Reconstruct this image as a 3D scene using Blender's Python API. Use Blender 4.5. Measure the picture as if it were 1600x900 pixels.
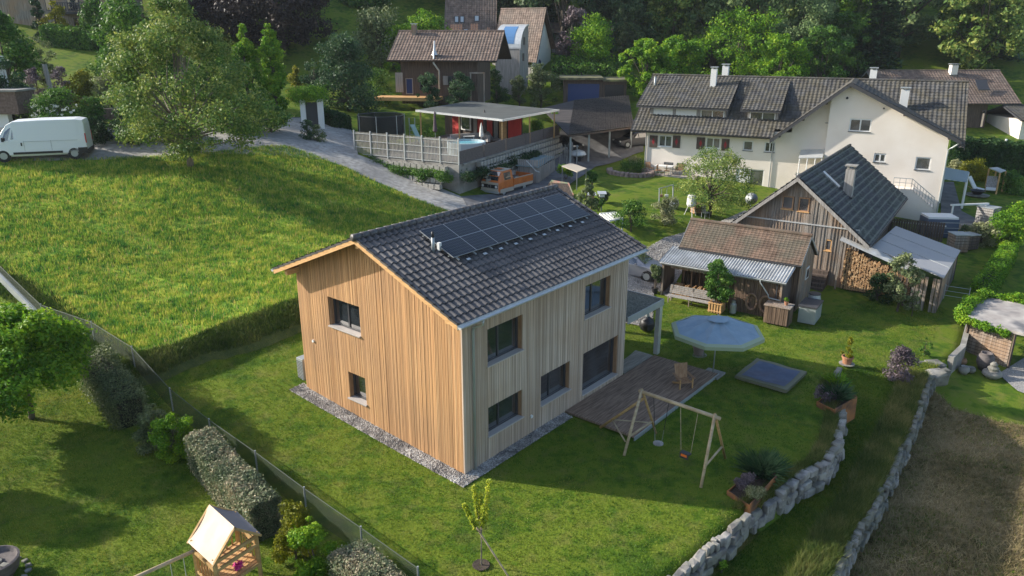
import bpy, bmesh, math, random
import numpy as np
from mathutils import Vector, Matrix
R = math.radians
for o in list(bpy.data.objects): bpy.data.objects.remove(o)
SC = bpy.context.scene
COL = SC.collection
# ---------------------------------------------------------------- camera
F, TH, CZ = 1187.8, .3257, 15.133
cam = bpy.data.cameras.new('camera'); cam.sensor_width = 36; cam.lens = 36*F/1600
cam.clip_start = .5; cam.clip_end = 1500
co = bpy.data.objects.new('camera', cam); COL.objects.link(co)
co.location = (0, 0, CZ); co.rotation_euler = (R(90)-TH, 0, 0)
SC.camera = co
# ---------------------------------------------------------------- sky, sun, exposure
SUN_EL, SDX, SDY = R(26.0), .976, -.218          # light travels towards (SDX, SDY)
w = bpy.data.worlds.new('World'); SC.world = w; w.use_nodes = True
nt = w.node_tree; bg = nt.nodes['Background']
sky = nt.nodes.new('ShaderNodeTexSky'); sky.sky_type = 'NISHITA'; sky.sun_disc = False
sky.sun_elevation = SUN_EL; sky.sun_rotation = math.atan2(-SDX, -SDY); sky.air_density = 1.0; sky.dust_density = 1.5
nt.links.new(sky.outputs[0], bg.inputs[0]); bg.inputs[1].default_value = .15
sl = bpy.data.lights.new('sun', 'SUN'); sl.energy = 4.8; sl.angle = R(.6); sl.color = (1, .93, .82)
so = bpy.data.objects.new('sun', sl); COL.objects.link(so)
so.rotation_euler = Vector((SDX*math.cos(SUN_EL), SDY*math.cos(SUN_EL), -math.sin(SUN_EL))).to_track_quat('-Z', 'Y').to_euler()
vs = SC.view_settings; SC.display_settings.display_device = 'sRGB'
vs.view_transform = 'Standard'; vs.look = 'None'; vs.exposure = .70; vs.gamma = 1; vs.use_curve_mapping = False
SC.cycles.max_bounces = 5; SC.cycles.diffuse_bounces = 3; SC.cycles.transparent_max_bounces = 6
SC.cycles.use_denoising = True
# ---------------------------------------------------------------- pixel -> place (photograph is 1600 x 900)
CT, ST = math.cos(TH), math.sin(TH)
def ray(px, py):
    a = (px-800)/F; b = (py-450)/F
    return np.array([a, CT-b*ST, -ST-b*CT])
O3 = np.array([0, 0, CZ])
def at_z(px, py, z):
    r = ray(px, py); return O3+r*((z-CZ)/r[2])
def at_y(px, py, Y):
    r = ray(px, py); return O3+r*(Y/r[1])
def on_plane(px, py, P, n):
    r = ray(px, py); return O3+r*(((np.array(P)-O3)@np.array(n))/(r@np.array(n)))
def ppm(P):
    d = P[1]*CT-(P[2]-CZ)*ST; return F/d
class Frame:
    def __init__(s, P, yaw):
        s.P = np.array(P, float); s.yaw = yaw
        s.a = np.array([math.cos(yaw), math.sin(yaw), 0]); s.b = np.array([-math.sin(yaw), math.cos(yaw), 0])
    def loc(s, Q):
        d = np.array(Q)-s.P; return np.array([d@s.a, d@s.b, d[2]])
    def wld(s, q): return s.P+s.a*q[0]+s.b*q[1]+np.array([0, 0, q[2]])
    def y(s, px, py, y0): return s.loc(on_plane(px, py, s.P+s.b*y0, s.b))      # point of plane y = y0
    def x(s, px, py, x0): return s.loc(on_plane(px, py, s.P+s.a*x0, s.a))
    def z(s, px, py, z0): return s.loc(at_z(px, py, s.P[2]+z0))
YAW = .8814
HF = Frame((-1.687, 23.69, 0), YAW)
# ---------------------------------------------------------------- terrain
def sdist(poly, x, y):
    "signed distance to a polyline, positive on its right side; also the position along it"
    x = np.asarray(x, float); y = np.asarray(y, float)
    best = np.full(x.shape, 1e9); sg = np.zeros(x.shape); al = np.zeros(x.shape); acc = 0
    for (x0, y0), (x1, y1) in zip(poly[:-1], poly[1:]):
        dx, dy = x1-x0, y1-y0; L2 = dx*dx+dy*dy; L = math.sqrt(L2)
        t = np.clip(((x-x0)*dx+(y-y0)*dy)/L2, 0, 1)
        d = np.hypot(x-x0-t*dx, y-y0-t*dy); c = (x-x0)*dy-(y-y0)*dx
        m = d < best-1e-9
        best = np.where(m, d, best); sg = np.where(m, np.sign(c), sg); al = np.where(m, acc+t*L, al); acc += L
    return best*sg, al
def sm(x): x = np.clip(x, 0, 1); return x*x*(3-2*x)
def pl(pts, z): return [tuple(at_z(px, py, z)[:2]) for px, py in pts]
WALL_UP = pl([(960, 990), (1030, 915), (1062, 893), (1105, 855), (1150, 815), (1168, 800), (1212, 772), (1245, 745), (1283, 722), (1303, 690), (1310, 655), (1308, 620), (1300, 600), (1306, 580)], -.15)
WALL_LOW = pl([(1270, 960), (1300, 892), (1330, 830), (1368, 772), (1402, 700), (1428, 650), (1447, 605), (1478, 580)], -.9)
CONC = [tuple(WALL_LOW[-1])]+pl([(1500, 545), (1512, 500), (1518, 470), (1540, 455), (1590, 440)], -.3)
WALL_LOW_EXT = WALL_LOW+CONC[1:]
BANK = [(-90, 44), (-60, 42)]+[tuple(at_z(*p)[:2]) for p in [(-60, 425, 2.2), (60, 470, 1.9), (150, 525, 1.7), (210, 560, 1.6), (270, 548, 1.6), (340, 523, 1.7), (410, 508, 1.8), (480, 492, 1.9)]]
BANK += [(-4.5, 38.2), (0, 42), (3, 46)]
def plen(P): return sum(math.dist(a, b) for a, b in zip(P, P[1:]))
LB, LU, LW = plen(BANK)-.3, plen(WALL_UP)-.1, plen(WALL_LOW_EXT)-1
def steps(x, y):
    d1, a1 = sdist(BANK, x, y)
    s = 1.0*sm((-d1+1.9)/2.2)*sm((3-x)/9)
    d2, a2 = sdist(WALL_UP, x, y)
    s = s-.95*sm((d2+.1)/.35)*sm((WALL_UP[-1][1]-y)/4.5)
    d3, a3 = sdist(WALL_LOW_EXT, x, y)
    s = s-.75*sm((d3+.1)/.35)*sm((47-y)/6)
    return s
CP = []
def cz(px, py, z): CP.append(at_z(px, py, z))
def cy(px, py, Y): CP.append(at_y(px, py, Y))
for a in [(740, 745, 0), (900, 640, 0), (1100, 600, 0), (1150, 785, 0), (1040, 885, -.05), (1280, 500, 0), (1050, 470, .05), (1010, 440, .35), (640, 890, .1),
          (420, 740, .25), (480, 608, .57), (230, 620, .75), (400, 560, .85), (150, 800, .2), (10, 620, .75), (300, 890, .1), (100, 700, .5), (10, 890, 0), (1180, 520, 0),
          (1300, 570, 0), (1290, 450, 0), (1480, 470, -.1), (1590, 420, 0), (880, 880, 0), (1240, 840, -1.0), (1380, 640, -.75), (1200, 890, -1.1), (1400, 600, -.45), (1330, 545, -.05), (1440, 540, -.15),
          (1560, 600, -1.45), (1590, 890, -2.3), (1450, 800, -2.1), (1590, 700, -1.9), (740, 890, 0), (460, 690, .3), (300, 610, .65)]: cz(*a)
for a in [(600, 218, 5.0), (640, 226, 5.0), (700, 216, 5.0), (760, 212, 4.8), (830, 206, 4.6), (720, 200, 5.0), (680, 240, 5.0), (660, 200, 5.1), (790, 192, 4.9), (600, 200, 5.3)]: cz(*a)
for a in [(470, 480, 34.3), (230, 535, 32.5), (0, 430, 39), (300, 400, 42.5), (100, 380, 42), (300, 300, 49), (297, 258, 53), (0, 250, 52), (0, 300, 47.5), (450, 225, 60), (720, 325, 55), (640, 290, 58), (560, 245, 61),
          (600, 330, 51), (450, 330, 48.5), (150, 330, 46), (785, 308, 60), (930, 248, 74.5), (950, 300, 58), (1000, 370, 49.5), (1008, 268, 70), (1190, 298, 64), (1462, 340, 59.5), (1100, 330, 55), (1060, 300, 61),
          (1560, 350, 58), (1540, 268, 75), (1480, 200, 95), (1590, 200, 95), (940, 158, 94), (700, 150, 84), (640, 120, 92), (580, 170, 78), (500, 190, 70), (780, 100, 106), (100, 180, 62), (130, 100, 84), (90, 48, 96),
          (250, 60, 96), (350, 150, 80), (450, 100, 100), (1200, 150, 105), (830, 160, 80), (870, 100, 104), (1000, 160, 88), (870, 300, 60), (600, 152, 82.3), (665, 153, 82.3), (750, 158, 82.3)]: cy(*a)
for a in [(-70, 60, 9), (-70, 30, 3), (-30, 10, 0), (30, 8, -3), (60, 30, -2), (70, 60, 0), (70, 95, 3), (80, 140, 20), (0, 150, 26), (-80, 150, 36), (-80, 100, 20), (40, 140, 22), (-40, 125, 24), (110, 220, 58), (0, 220, 60), (-110, 220, 66), (35, 112, 7), (0, 5, -.5), (0, 118, 14)]: CP.append(np.array(a, float))
CP = np.array(CP); _x, _y = CP[:, 0], CP[:, 1]; _t = CP[:, 2]-steps(_x, _y)
_n = len(CP); _D = np.hypot(_x[:, None]-_x, _y[:, None]-_y)
_A = np.zeros((_n+3, _n+3)); _A[:_n, :_n] = _D-np.eye(_n)*.9; _A[:_n, _n:] = np.c_[np.ones(_n), _x, _y]; _A[_n:, :_n] = _A[:_n, _n:].T
_W = np.linalg.solve(_A, np.r_[_t, 0, 0, 0])
def H(x, y):
    x = np.asarray(x, float); y = np.asarray(y, float); sh = x.shape; X = x.ravel(); Y = y.ravel()
    out = np.empty(X.shape)
    for i in range(0, len(X), 20000):
        a, b = X[i:i+20000], Y[i:i+20000]
        r = np.sqrt((a[:, None]-_x)**2+(b[:, None]-_y)**2+.8)
        out[i:i+20000] = r@_W[:_n]+_W[_n]+_W[_n+1]*a+_W[_n+2]*b
    return out.reshape(sh)+steps(x, y)
def Hs(x, y): return float(H(np.array([x]), np.array([y]))[0])
_S = np.concatenate([np.arange(14, 80, .12), np.arange(80, 260, .4)])
def Gd(px, py):
    r = ray(px, py); P = O3+r*_S[:, None]; dz = P[:, 2]-H(P[:, 0], P[:, 1])
    k = int(np.argmax(dz < 0))
    if k < 1: k = len(_S)-1
    t = dz[k-1]/(dz[k-1]-dz[k]) if dz[k-1] != dz[k] else 0
    return P[k-1]+(P[k]-P[k-1])*t
# ---------------------------------------------------------------- object helpers
def tag(o, label, cat, group=None, kind=None):
    if label: o['label'] = label
    if cat: o['category'] = cat
    if group: o['group'] = group
    if kind: o['kind'] = kind
    return o
def thing(name, label, cat, loc=(0, 0, 0), rz=0, group=None):
    o = bpy.data.objects.new(name, None); COL.objects.link(o); o.empty_display_size = .2
    o.location = loc; o.rotation_euler = (0, 0, rz); return tag(o, label, cat, group)
def link(name, me, m, parent=None, loc=None):
    if m is not None and not me.materials: me.materials.append(m)
    o = bpy.data.objects.new(name, me); COL.objects.link(o); o.parent = parent
    if loc is not None: o.location = loc
    return o
def np_mesh(name, V, Fq):
    V = np.asarray(V, np.float32); Fq = np.asarray(Fq, np.int32); k = Fq.shape[1]
    me = bpy.data.meshes.new(name); me.vertices.add(len(V)); me.vertices.foreach_set('co', V.ravel())
    me.loops.add(Fq.size); me.loops.foreach_set('vertex_index', Fq.ravel())
    me.polygons.add(len(Fq)); me.polygons.foreach_set('loop_start', np.arange(0, Fq.size, k, dtype=np.int32))
    me.update(calc_edges=True); return me
class MB:
    def __init__(s): s.v = []; s.f = []
    def add(s, V, Fs):
        k = len(s.v); s.v += [tuple(map(float, p)) for p in V]; s.f += [tuple(int(i)+k for i in q) for q in Fs]; return s
    def box(s, a, b):
        x0, y0, z0 = a; x1, y1, z1 = b
        return s.add([(x0, y0, z0), (x1, y0, z0), (x1, y1, z0), (x0, y1, z0), (x0, y0, z1), (x1, y0, z1), (x1, y1, z1), (x0, y1, z1)],
                     [(0, 3, 2, 1), (4, 5, 6, 7), (0, 1, 5, 4), (1, 2, 6, 5), (2, 3, 7, 6), (3, 0, 4, 7)])
    def cbox(s, c, d, rz=0):
        cs, sn = math.cos(rz), math.sin(rz); V = []
        for dz in (-1, 1):
            for dx, dy in ((-1, -1), (1, -1), (1, 1), (-1, 1)):
                x, y = dx*d[0]/2, dy*d[1]/2; V.append((c[0]+x*cs-y*sn, c[1]+x*sn+y*cs, c[2]+dz*d[2]/2))
        return s.add(V, [(0, 3, 2, 1), (4, 5, 6, 7), (0, 1, 5, 4), (1, 2, 6, 5), (2, 3, 7, 6), (3, 0, 4, 7)])
    def bar(s, p, q, w, h, up=(0, 0, 1)):
        p = Vector(p); q = Vector(q); d = (q-p).normalized(); up = Vector(up)
        if abs(d.dot(up)) > .98: up = Vector((1, 0, 0))
        a = d.cross(up).normalized()*(w/2); b = a.cross(d).normalized()*(h/2)
        V = [p-a-b, p+a-b, p+a+b, p-a+b, q-a-b, q+a-b, q+a+b, q-a+b]
        return s.add(V, [(0, 1, 2, 3), (7, 6, 5, 4), (0, 4, 5, 1), (1, 5, 6, 2), (2, 6, 7, 3), (3, 7, 4, 0)])
    def tube(s, pts, rad, n=8):
        pts = [Vector(p) for p in pts]
        if not hasattr(rad, '__len__'): rad = [rad]*len(pts)
        V = []; Fs = []
        for i, p in enumerate(pts):
            d = (pts[min(i+1, len(pts)-1)]-pts[max(i-1, 0)]).normalized()
            a = d.cross(Vector((.31, .95, .05)) if abs(d.z) > .7 else Vector((0, 0, 1))).normalized(); b = d.cross(a)
            V += [p+(a*math.cos(2*math.pi*k/n)+b*math.sin(2*math.pi*k/n))*rad[i] for k in range(n)]
        for i in range(len(pts)-1):
            Fs += [(i*n+k, i*n+(k+1) % n, (i+1)*n+(k+1) % n, (i+1)*n+k) for k in range(n)]
        Fs += [tuple(range(n))[::-1], tuple((len(pts)-1)*n+k for k in range(n))]
        return s.add(V, Fs)
    def lathe(s, prof, c=(0, 0, 0), n=16):
        V = []; Fs = []
        for r, z in prof: V += [(c[0]+r*math.cos(2*math.pi*k/n), c[1]+r*math.sin(2*math.pi*k/n), c[2]+z) for k in range(n)]
        for i in range(len(prof)-1): Fs += [(i*n+k, i*n+(k+1) % n, (i+1)*n+(k+1) % n, (i+1)*n+k) for k in range(n)]
        Fs += [tuple(range(n))[::-1], tuple((len(prof)-1)*n+k for k in range(n))]
        return s.add(V, Fs)
    def prism(s, pts, z0, z1):
        n = len(pts); V = [(p[0], p[1], z0) for p in pts]+[(p[0], p[1], z1) for p in pts]
        return s.add(V, [tuple(range(n))[::-1], tuple(range(n, 2*n))]+[(i, (i+1) % n, n+(i+1) % n, n+i) for i in range(n)])
    def slab(s, pts, t, d=(0, 0, -1)):
        "a polygon in space given thickness t along d"
        n = len(pts); d = np.array(d)*t; V = [np.array(p) for p in pts]+[np.array(p)+d for p in pts]
        return s.add(V, [tuple(range(n)), tuple(range(n, 2*n))[::-1]]+[(i, n+i, n+(i+1) % n, (i+1) % n) for i in range(n)])
    def build(s, name, m, parent=None, smooth=False, bevel=0, loc=None, origin=None):
        V = s.v if origin is None else [(p[0]-origin[0], p[1]-origin[1], p[2]-origin[2]) for p in s.v]
        me = bpy.data.meshes.new(name); me.from_pydata(V, [], s.f); me.update()
        if smooth: me.polygons.foreach_set('use_smooth', [True]*len(me.polygons))
        o = link(name, me, m, parent, loc if loc is not None else origin)
        if bevel:
            b = o.modifiers.new('bevel', 'BEVEL'); b.width = bevel; b.segments = 2; b.limit_method = 'ANGLE'
        return o
def one(mb, name, m, label, cat, at, group=None, **k):
    "a thing that is one mesh, built in world coordinates, its origin moved to its base"
    return tag(mb.build(name, m, origin=tuple(map(float, at)), **k), label, cat, group)
# ---------------------------------------------------------------- materials
def nodes(name):
    m = bpy.data.materials.new(name); m.use_nodes = True; t = m.node_tree
    return m, t, t.nodes['Principled BSDF']
def setc(s, c): s.default_value = (*c, 1) if len(c) == 3 else c
def mat(name, c, rough=.7, c2=None, scale=4, stretch=(1, 1, 1), c3=None, bump=0, bscale=40, metal=0, spec=.5, detail=5, lo=.35, hi=.65, big=None, coord='Object', bstretch=None):
    m, t, b = nodes(name); N = t.nodes; L = t.links
    setc(b.inputs['Base Color'], c); b.inputs['Roughness'].default_value = rough; b.inputs['Metallic'].default_value = metal
    b.inputs['Specular IOR Level'].default_value = spec
    tc = N.new('ShaderNodeTexCoord'); out = tc.outputs[coord]
    def mapped(st):
        mp = N.new('ShaderNodeMapping'); mp.inputs['Scale'].default_value = st; L.new(out, mp.inputs[0]); return mp.outputs[0]
    if c2:
        n = N.new('ShaderNodeTexNoise'); n.inputs['Scale'].default_value = scale; n.inputs['Detail'].default_value = detail; L.new(mapped(stretch), n.inputs[0])
        r = N.new('ShaderNodeValToRGB'); L.new(n.outputs[0], r.inputs[0]); e = r.color_ramp.elements
        e[0].position = lo; setc_ = lambda el, cc: setattr(el, 'color', (*cc, 1)); setc_(e[0], c); e[1].position = hi; setc_(e[1], c2)
        if c3: x = e.new((lo+hi)/2); setc_(x, c3)
        res = r.outputs[0]
        if big:
            n2 = N.new('ShaderNodeTexNoise'); n2.inputs['Scale'].default_value = big[0]; n2.inputs['Detail'].default_value = 3; L.new(out, n2.inputs[0])
            mr = N.new('ShaderNodeMapRange'); mr.inputs[1].default_value = .4; mr.inputs[2].default_value = .62; mr.inputs[3].default_value = 0; mr.inputs[4].default_value = big[2]; L.new(n2.outputs[0], mr.inputs[0])
            mx = N.new('ShaderNodeMix'); mx.data_type = 'RGBA'; L.new(mr.outputs[0], mx.inputs[0]); L.new(res, mx.inputs[6]); setc(mx.inputs[7], big[1]); res = mx.outputs[2]
        L.new(res, b.inputs['Base Color'])
    if bump:
        n = N.new('ShaderNodeTexNoise'); n.inputs['Scale'].default_value = bscale; n.inputs['Detail'].default_value = 4; L.new(mapped(bstretch or stretch), n.inputs[0])
        bp = N.new('ShaderNodeBump'); bp.inputs['Strength'].default_value = bump; bp.inputs['Distance'].default_value = .03; L.new(n.outputs[0], bp.inputs['Height']); L.new(bp.outputs[0], b.inputs['Normal'])
    return m
def island(m, lo=.78, hi=1.2):
    "every board of a cladding a slightly different tone"
    t = m.node_tree; b = t.nodes['Principled BSDF']; src = b.inputs['Base Color'].links[0].from_socket
    g = t.nodes.new('ShaderNodeNewGeometry'); r = t.nodes.new('ShaderNodeMapRange'); r.inputs[3].default_value = lo; r.inputs[4].default_value = hi; t.links.new(g.outputs['Random Per Island'], r.inputs[0])
    x = t.nodes.new('ShaderNodeVectorMath'); x.operation = 'SCALE'; t.links.new(src, x.inputs[0]); t.links.new(r.outputs[0], x.inputs['Scale']); t.links.new(x.outputs[0], b.inputs['Base Color']); return m
def leafmat(name, a, b_, c, trans=.3, nscale=.6, rough=.55):
    "leaves: every leaf island its own tone, drifting over the crown"
    m, t, b = nodes(name); N = t.nodes; L = t.links
    g = N.new('ShaderNodeNewGeometry'); n = N.new('ShaderNodeTexNoise'); n.inputs['Scale'].default_value = nscale; n.inputs['Detail'].default_value = 2; L.new(g.outputs['Position'], n.inputs[0])
    ad = N.new('ShaderNodeMath'); ad.operation = 'MULTIPLY_ADD'; L.new(n.outputs[0], ad.inputs[0]); ad.inputs[1].default_value = 1.4; ad.inputs[2].default_value = -.45
    a2 = N.new('ShaderNodeMath'); a2.operation = 'MULTIPLY_ADD'; L.new(g.outputs['Random Per Island'], a2.inputs[0]); a2.inputs[1].default_value = .55; L.new(ad.outputs[0], a2.inputs[2])
    r = N.new('ShaderNodeValToRGB'); L.new(a2.outputs[0], r.inputs[0]); e = r.color_ramp.elements
    e[0].position = .1; e[0].color = (*a, 1); e[1].position = .95; e[1].color = (*c, 1); x = e.new(.5); x.color = (*b_, 1)
    L.new(r.outputs[0], b.inputs['Base Color']); b.inputs['Roughness'].default_value = rough; b.inputs['Specular IOR Level'].default_value = .25
    tr = N.new('ShaderNodeBsdfTranslucent'); L.new(r.outputs[0], tr.inputs[0]); mx = N.new('ShaderNodeMixShader'); mx.inputs[0].default_value = trans
    o = N['Material Output']; L.new(b.outputs[0], mx.inputs[1]); L.new(tr.outputs[0], mx.inputs[2]); L.new(mx.outputs[0], o.inputs[0]); return m
def grassmat(name, a, b_, c, dry, s1=.25, s2=3, dryamt=.5, bump=.6):
    m, t, b = nodes(name); N = t.nodes; L = t.links; tc = N.new('ShaderNodeTexCoord')
    def noise(s, d=4):
        n = N.new('ShaderNodeTexNoise'); n.inputs['Scale'].default_value = s; n.inputs['Detail'].default_value = d; L.new(tc.outputs['Object'], n.inputs[0]); return n.outputs[0]
    n1 = noise(s1, 3); n2 = noise(s2, 6)
    ad = N.new('ShaderNodeMath'); ad.operation = 'MULTIPLY_ADD'; L.new(n2, ad.inputs[0]); ad.inputs[1].default_value = .9; L.new(n1, ad.inputs[2])
    r = N.new('ShaderNodeValToRGB'); L.new(ad.outputs[0], r.inputs[0]); e = r.color_ramp.elements
    e[0].position = .72; e[0].color = (*a, 1); e[1].position = 1.18/1.2; e[1].color = (*c, 1); x = e.new(.88); x.color = (*b_, 1)
    n3 = noise(s1*3.3, 5); mr = N.new('ShaderNodeMapRange'); mr.inputs[1].default_value = .5; mr.inputs[2].default_value = .7; mr.inputs[4].default_value = dryamt; L.new(n3, mr.inputs[0])
    mx = N.new('ShaderNodeMix'); mx.data_type = 'RGBA'; L.new(mr.outputs[0], mx.inputs[0]); L.new(r.outputs[0], mx.inputs[6]); setc(mx.inputs[7], dry)
    L.new(mx.outputs[2], b.inputs['Base Color']); b.inputs['Roughness'].default_value = .9; b.inputs['Specular IOR Level'].default_value = .1
    nb = noise(14, 5); bp = N.new('ShaderNodeBump'); bp.inputs['Strength'].default_value = bump; bp.inputs['Distance'].default_value = .06; L.new(nb, bp.inputs['Height']); L.new(bp.outputs[0], b.inputs['Normal'])
    return m
M = {}
M['lawn'] = grassmat('lawn', (.045, .095, .010), (.078, .140, .012), (.125, .175, .018), (.19, .17, .05), .4, 2.2, .45)
M['meadow'] = grassmat('meadow', (.07, .17, .02), (.14, .26, .03), (.26, .35, .04), (.24, .22, .05), .28, 1.6, .5, 1)
M['dryfield'] = grassmat('dry_field', (.07, .06, .022), (.17, .125, .06), (.27, .205, .11), (.09, .11, .03), .3, 2.5, .6, 1)
M['asphalt'] = mat('asphalt', (.10, .10, .105), .9, (.17, .17, .175), 1.2, bump=.3, bscale=60)
M['gravelroad'] = mat('gravel_road', (.28, .265, .24), .95, (.46, .44, .41), 3.0, bump=.6, bscale=30, big=(.35, (.22, .21, .20), .6))
M['gravel'] = mat('gravel', (.17, .16, .15), .9, (.42, .40, .37), 22, bump=1, bscale=26)
M['larch'] = mat('larch_cladding', (.36, .165, .055), .65, (.58, .32, .14), 3.2, (4, 4, .12), (.46, .235, .09), .25, 30, (1, 1, 1))if 0 else mat('larch_cladding', (.36, .185, .08), .65, (.60, .365, .18), 2.0, (16, 16, .10), (.48, .27, .12), detail=3, bump=.1, bscale=30, big=(.45, (.34, .20, .11), .4))
M['greywood'] = mat('grey_cladding', (.37, .275, .205), .75, (.68, .56, .46), 2.0, (16, 16, .10), (.49, .395, .31), detail=3, bump=.1, bscale=30, big=(.5, (.42, .29, .19), .45))
island(M['larch'], .76, 1.18); island(M['greywood'], .76, 1.14)
M['reveal'] = mat('reveal_wood', (.30, .165, .085), .7, (.42, .25, .14), 4, (3, 3, .5))
M['freshwood'] = mat('fresh_wood', (.50, .28, .11), .6, (.66, .40, .18), 3, (1, 1, 6))
M['roofdark'] = mat('anthracite_tiles', (.072, .068, .068), .42, (.115, .108, .106), 1.1, c3=(.09, .085, .085), bump=.1, bscale=60)
M['white'] = mat('white_paint', (.72, .72, .70), .5)
M['greymetal'] = mat('grey_metal', (.33, .36, .36), .45, (.40, .42, .42), 2, metal=.3)
M['lightmetal'] = mat('light_metal', (.62, .64, .64), .4, (.55, .56, .56), 3, metal=.4)
M['sill'] = mat('sill_metal', (.46, .42, .39), .5)
M['frame'] = mat('window_frame_dark', (.055, .055, .06), .4)
def glass(name, c, rough=.05):
    m, t, b = nodes(name); setc(b.inputs['Base Color'], c); b.inputs['Roughness'].default_value = rough; b.inputs['Specular IOR Level'].default_value = 1; b.inputs['IOR'].default_value = 1.9
    N = t.nodes; L = t.links; tc = N.new('ShaderNodeTexCoord'); n = N.new('ShaderNodeTexNoise'); n.inputs['Scale'].default_value = 1.3; n.inputs['Detail'].default_value = 1; L.new(tc.outputs['Object'], n.inputs[0])
    r = N.new('ShaderNodeValToRGB'); L.new(n.outputs[0], r.inputs[0]); e = r.color_ramp.elements; e[0].position = .4; e[0].color = (*c, 1); e[1].position = .7; e[1].color = (*[x*2.4 for x in c], 1); L.new(r.outputs[0], b.inputs['Base Color']); return m
M['glass'] = glass('window_glass', (.018, .022, .026))
M['glassgrey'] = glass('grey_window_glass', (.06, .06, .062), .12)
M['bark'] = mat('bark', (.06, .045, .032), .9, (.13, .105, .08), 8, (1, 1, .3), bump=.6, bscale=20)
M['barklight'] = mat('light_bark', (.16, .13, .10), .9, (.26, .22, .18), 8, (1, 1, .3), bump=.5, bscale=20)
M['stone'] = mat('pale_stone', (.15, .14, .13), .9, (.42, .40, .36), 2.2, c3=(.28, .265, .245), big=(1.1, (.10, .105, .06), .55), bump=.8, bscale=9)
M['stonedark'] = mat('grey_stone', (.12, .115, .10), .9, (.36, .34, .31), 2.2, c3=(.23, .22, .20), big=(1.1, (.09, .095, .05), .6), bump=.8, bscale=9)
M['concrete'] = mat('concrete', (.24, .23, .21), .9, (.36, .35, .32), 1.5, bump=.3, bscale=20, big=(.6, (.15, .14, .12), .6))
M['twig'] = mat('dark_twigs', (.022, .024, .014), 1)
M['soil'] = mat('soil', (.04, .03, .022), 1, (.07, .052, .04), 12, bump=.8, bscale=30)
M['black'] = mat('black_plastic', (.015, .015, .017), .5)
M['rubber'] = mat('rubber', (.02, .02, .021), .8)
# ---------------------------------------------------------------- foliage
def leafcloud(rng, C, Rr, n, size, upbias=.25, flat=.75, shell=.5, droop=0):
    C = np.array(C, float); Rr = np.array(Rr, float); w = Rr**2; w = w/w.sum()
    k = rng.choice(len(C), n, p=w); d = rng.normal(size=(n, 3)); d /= np.linalg.norm(d, axis=1)[:, None]
    r = Rr[k]*(shell+(1-shell)*rng.random(n)**.6)*(1+.18*rng.normal(size=n)); p = C[k]+d*r[:, None]*[1, 1, flat]
    nn = d+rng.normal(size=(n, 3))*.75+[0, 0, upbias]; nn /= np.linalg.norm(nn, axis=1)[:, None]
    t = np.cross(nn, rng.normal(size=(n, 3))); t /= np.linalg.norm(t, axis=1)[:, None]
    if droop: t = t*(1-droop)+np.array([0, 0, -droop]); t /= np.linalg.norm(t, axis=1)[:, None]
    b = np.cross(nn, t); b /= np.linalg.norm(b, axis=1)[:, None]+1e-9
    s = (size*(.6+.8*rng.random(n)))[:, None]
    V = np.stack([p-t*s*.6, p+b*s*.32, p+t*s*.6, p-b*s*.32], 1).reshape(-1, 3)
    return V
def leafmesh(name, V): return np_mesh(name, V, np.arange(len(V)).reshape(-1, 4))
def crown_clumps(rng, kind, h, r, K, base):
    "centres and radii of leaf clumps filling the crown volume from height base to h"
    C = []; Rr = []; ch = h-base
    lob = rng.random(8)*6.28; la = .10+.12*rng.random(8)
    while len(C) < K:
        u = rng.random(); a = rng.random()*6.283; q = math.sqrt(rng.random())
        if kind in ('round', 'loose'): env = math.sqrt(max(0, 1-(2*u-1)**2))*(1.0 if u > .4 else 1.0)
        elif kind == 'broad': env = min(1, .5+u*2.4)*(1-max(0, u-.22)/.78)**.62
        elif kind == 'dome': env = math.sqrt(max(0, 1-u**2.2))*(.75+.25*min(1, u*5))
        elif kind == 'column': env = (1-u)**.6*min(1, .45+u*4)
        elif kind == 'cone': env = (1-u)**.85*min(1, .5+u*6)
        else: env = 1
        env *= 1+sum(la[i]*math.sin((i % 3+1)*a+lob[i]+u*3*(i % 2)) for i in range(5))*.7
        if q < (.35 if kind in ('loose', 'broad') else .3) and rng.random() < .5: continue
        rr = q*env*r; C.append((rr*math.cos(a), rr*math.sin(a), base+u*ch)); Rr.append(r*(.20 if kind not in ('loose', 'broad') else .14)*(.6+.8*rng.random())*(1 if env > .4 else .6))
    return C, Rr
def limbs(mb, rng, h, r, C, n, tr, base):
    top = h*.82; mb.tube([(0, 0, -.3), (.02*h, 0, h*.22), (-.015*h, .02*h, h*.5), (0, 0, top)], [tr*1.25, tr*.95, tr*.6, tr*.12], 8)
    idx = rng.choice(len(C), min(n, len(C)), replace=False)
    for i in idx:
        c = np.array(C[i]); z0 = max(h*.12, min(base+.1*h, c[2]*.5+rng.random()*.1*h)); s = np.array([0, 0, z0])
        m = s*.5+c*.5+rng.normal(size=3)*.05*r; m[2] = min(m[2], c[2]); q = tr*(.5-.35*z0/h)
        mb.tube([s, m, c], [q, q*.6, q*.15], 5)
def plant(name, label, cat, P, kind, h, r, leaf, n, size, seed=0, base=.15, K=60, tr=None, bark='bark', nl=12, group=None, cname='crown', tname='trunk', flat=.75, shell=.5, droop=0, sx=1, ky=1):
    rng = np.random.default_rng(seed+1); C, Rr = crown_clumps(rng, kind, h, r, K, h*base)
    if K < 62: Rr = [q*1.45 for q in Rr]; C = [(c[0]*.88, c[1]*.88, c[2]) for c in C]
    t = thing(name, label, cat, tuple(P), rng.random()*.5, group)
    mb = MB(); limbs(mb, rng, h, r, C, nl, tr or h*.022, h*base); mb.build(tname, M[bark], t, True)
    V = leafcloud(rng, C, Rr, n, size, flat=flat, shell=shell, droop=droop)
    link(cname, leafmesh(name+'_'+cname, V), leaf, t)
    if sx != 1 or ky != 1: t.scale = (sx, ky, 1)
    return t
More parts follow.
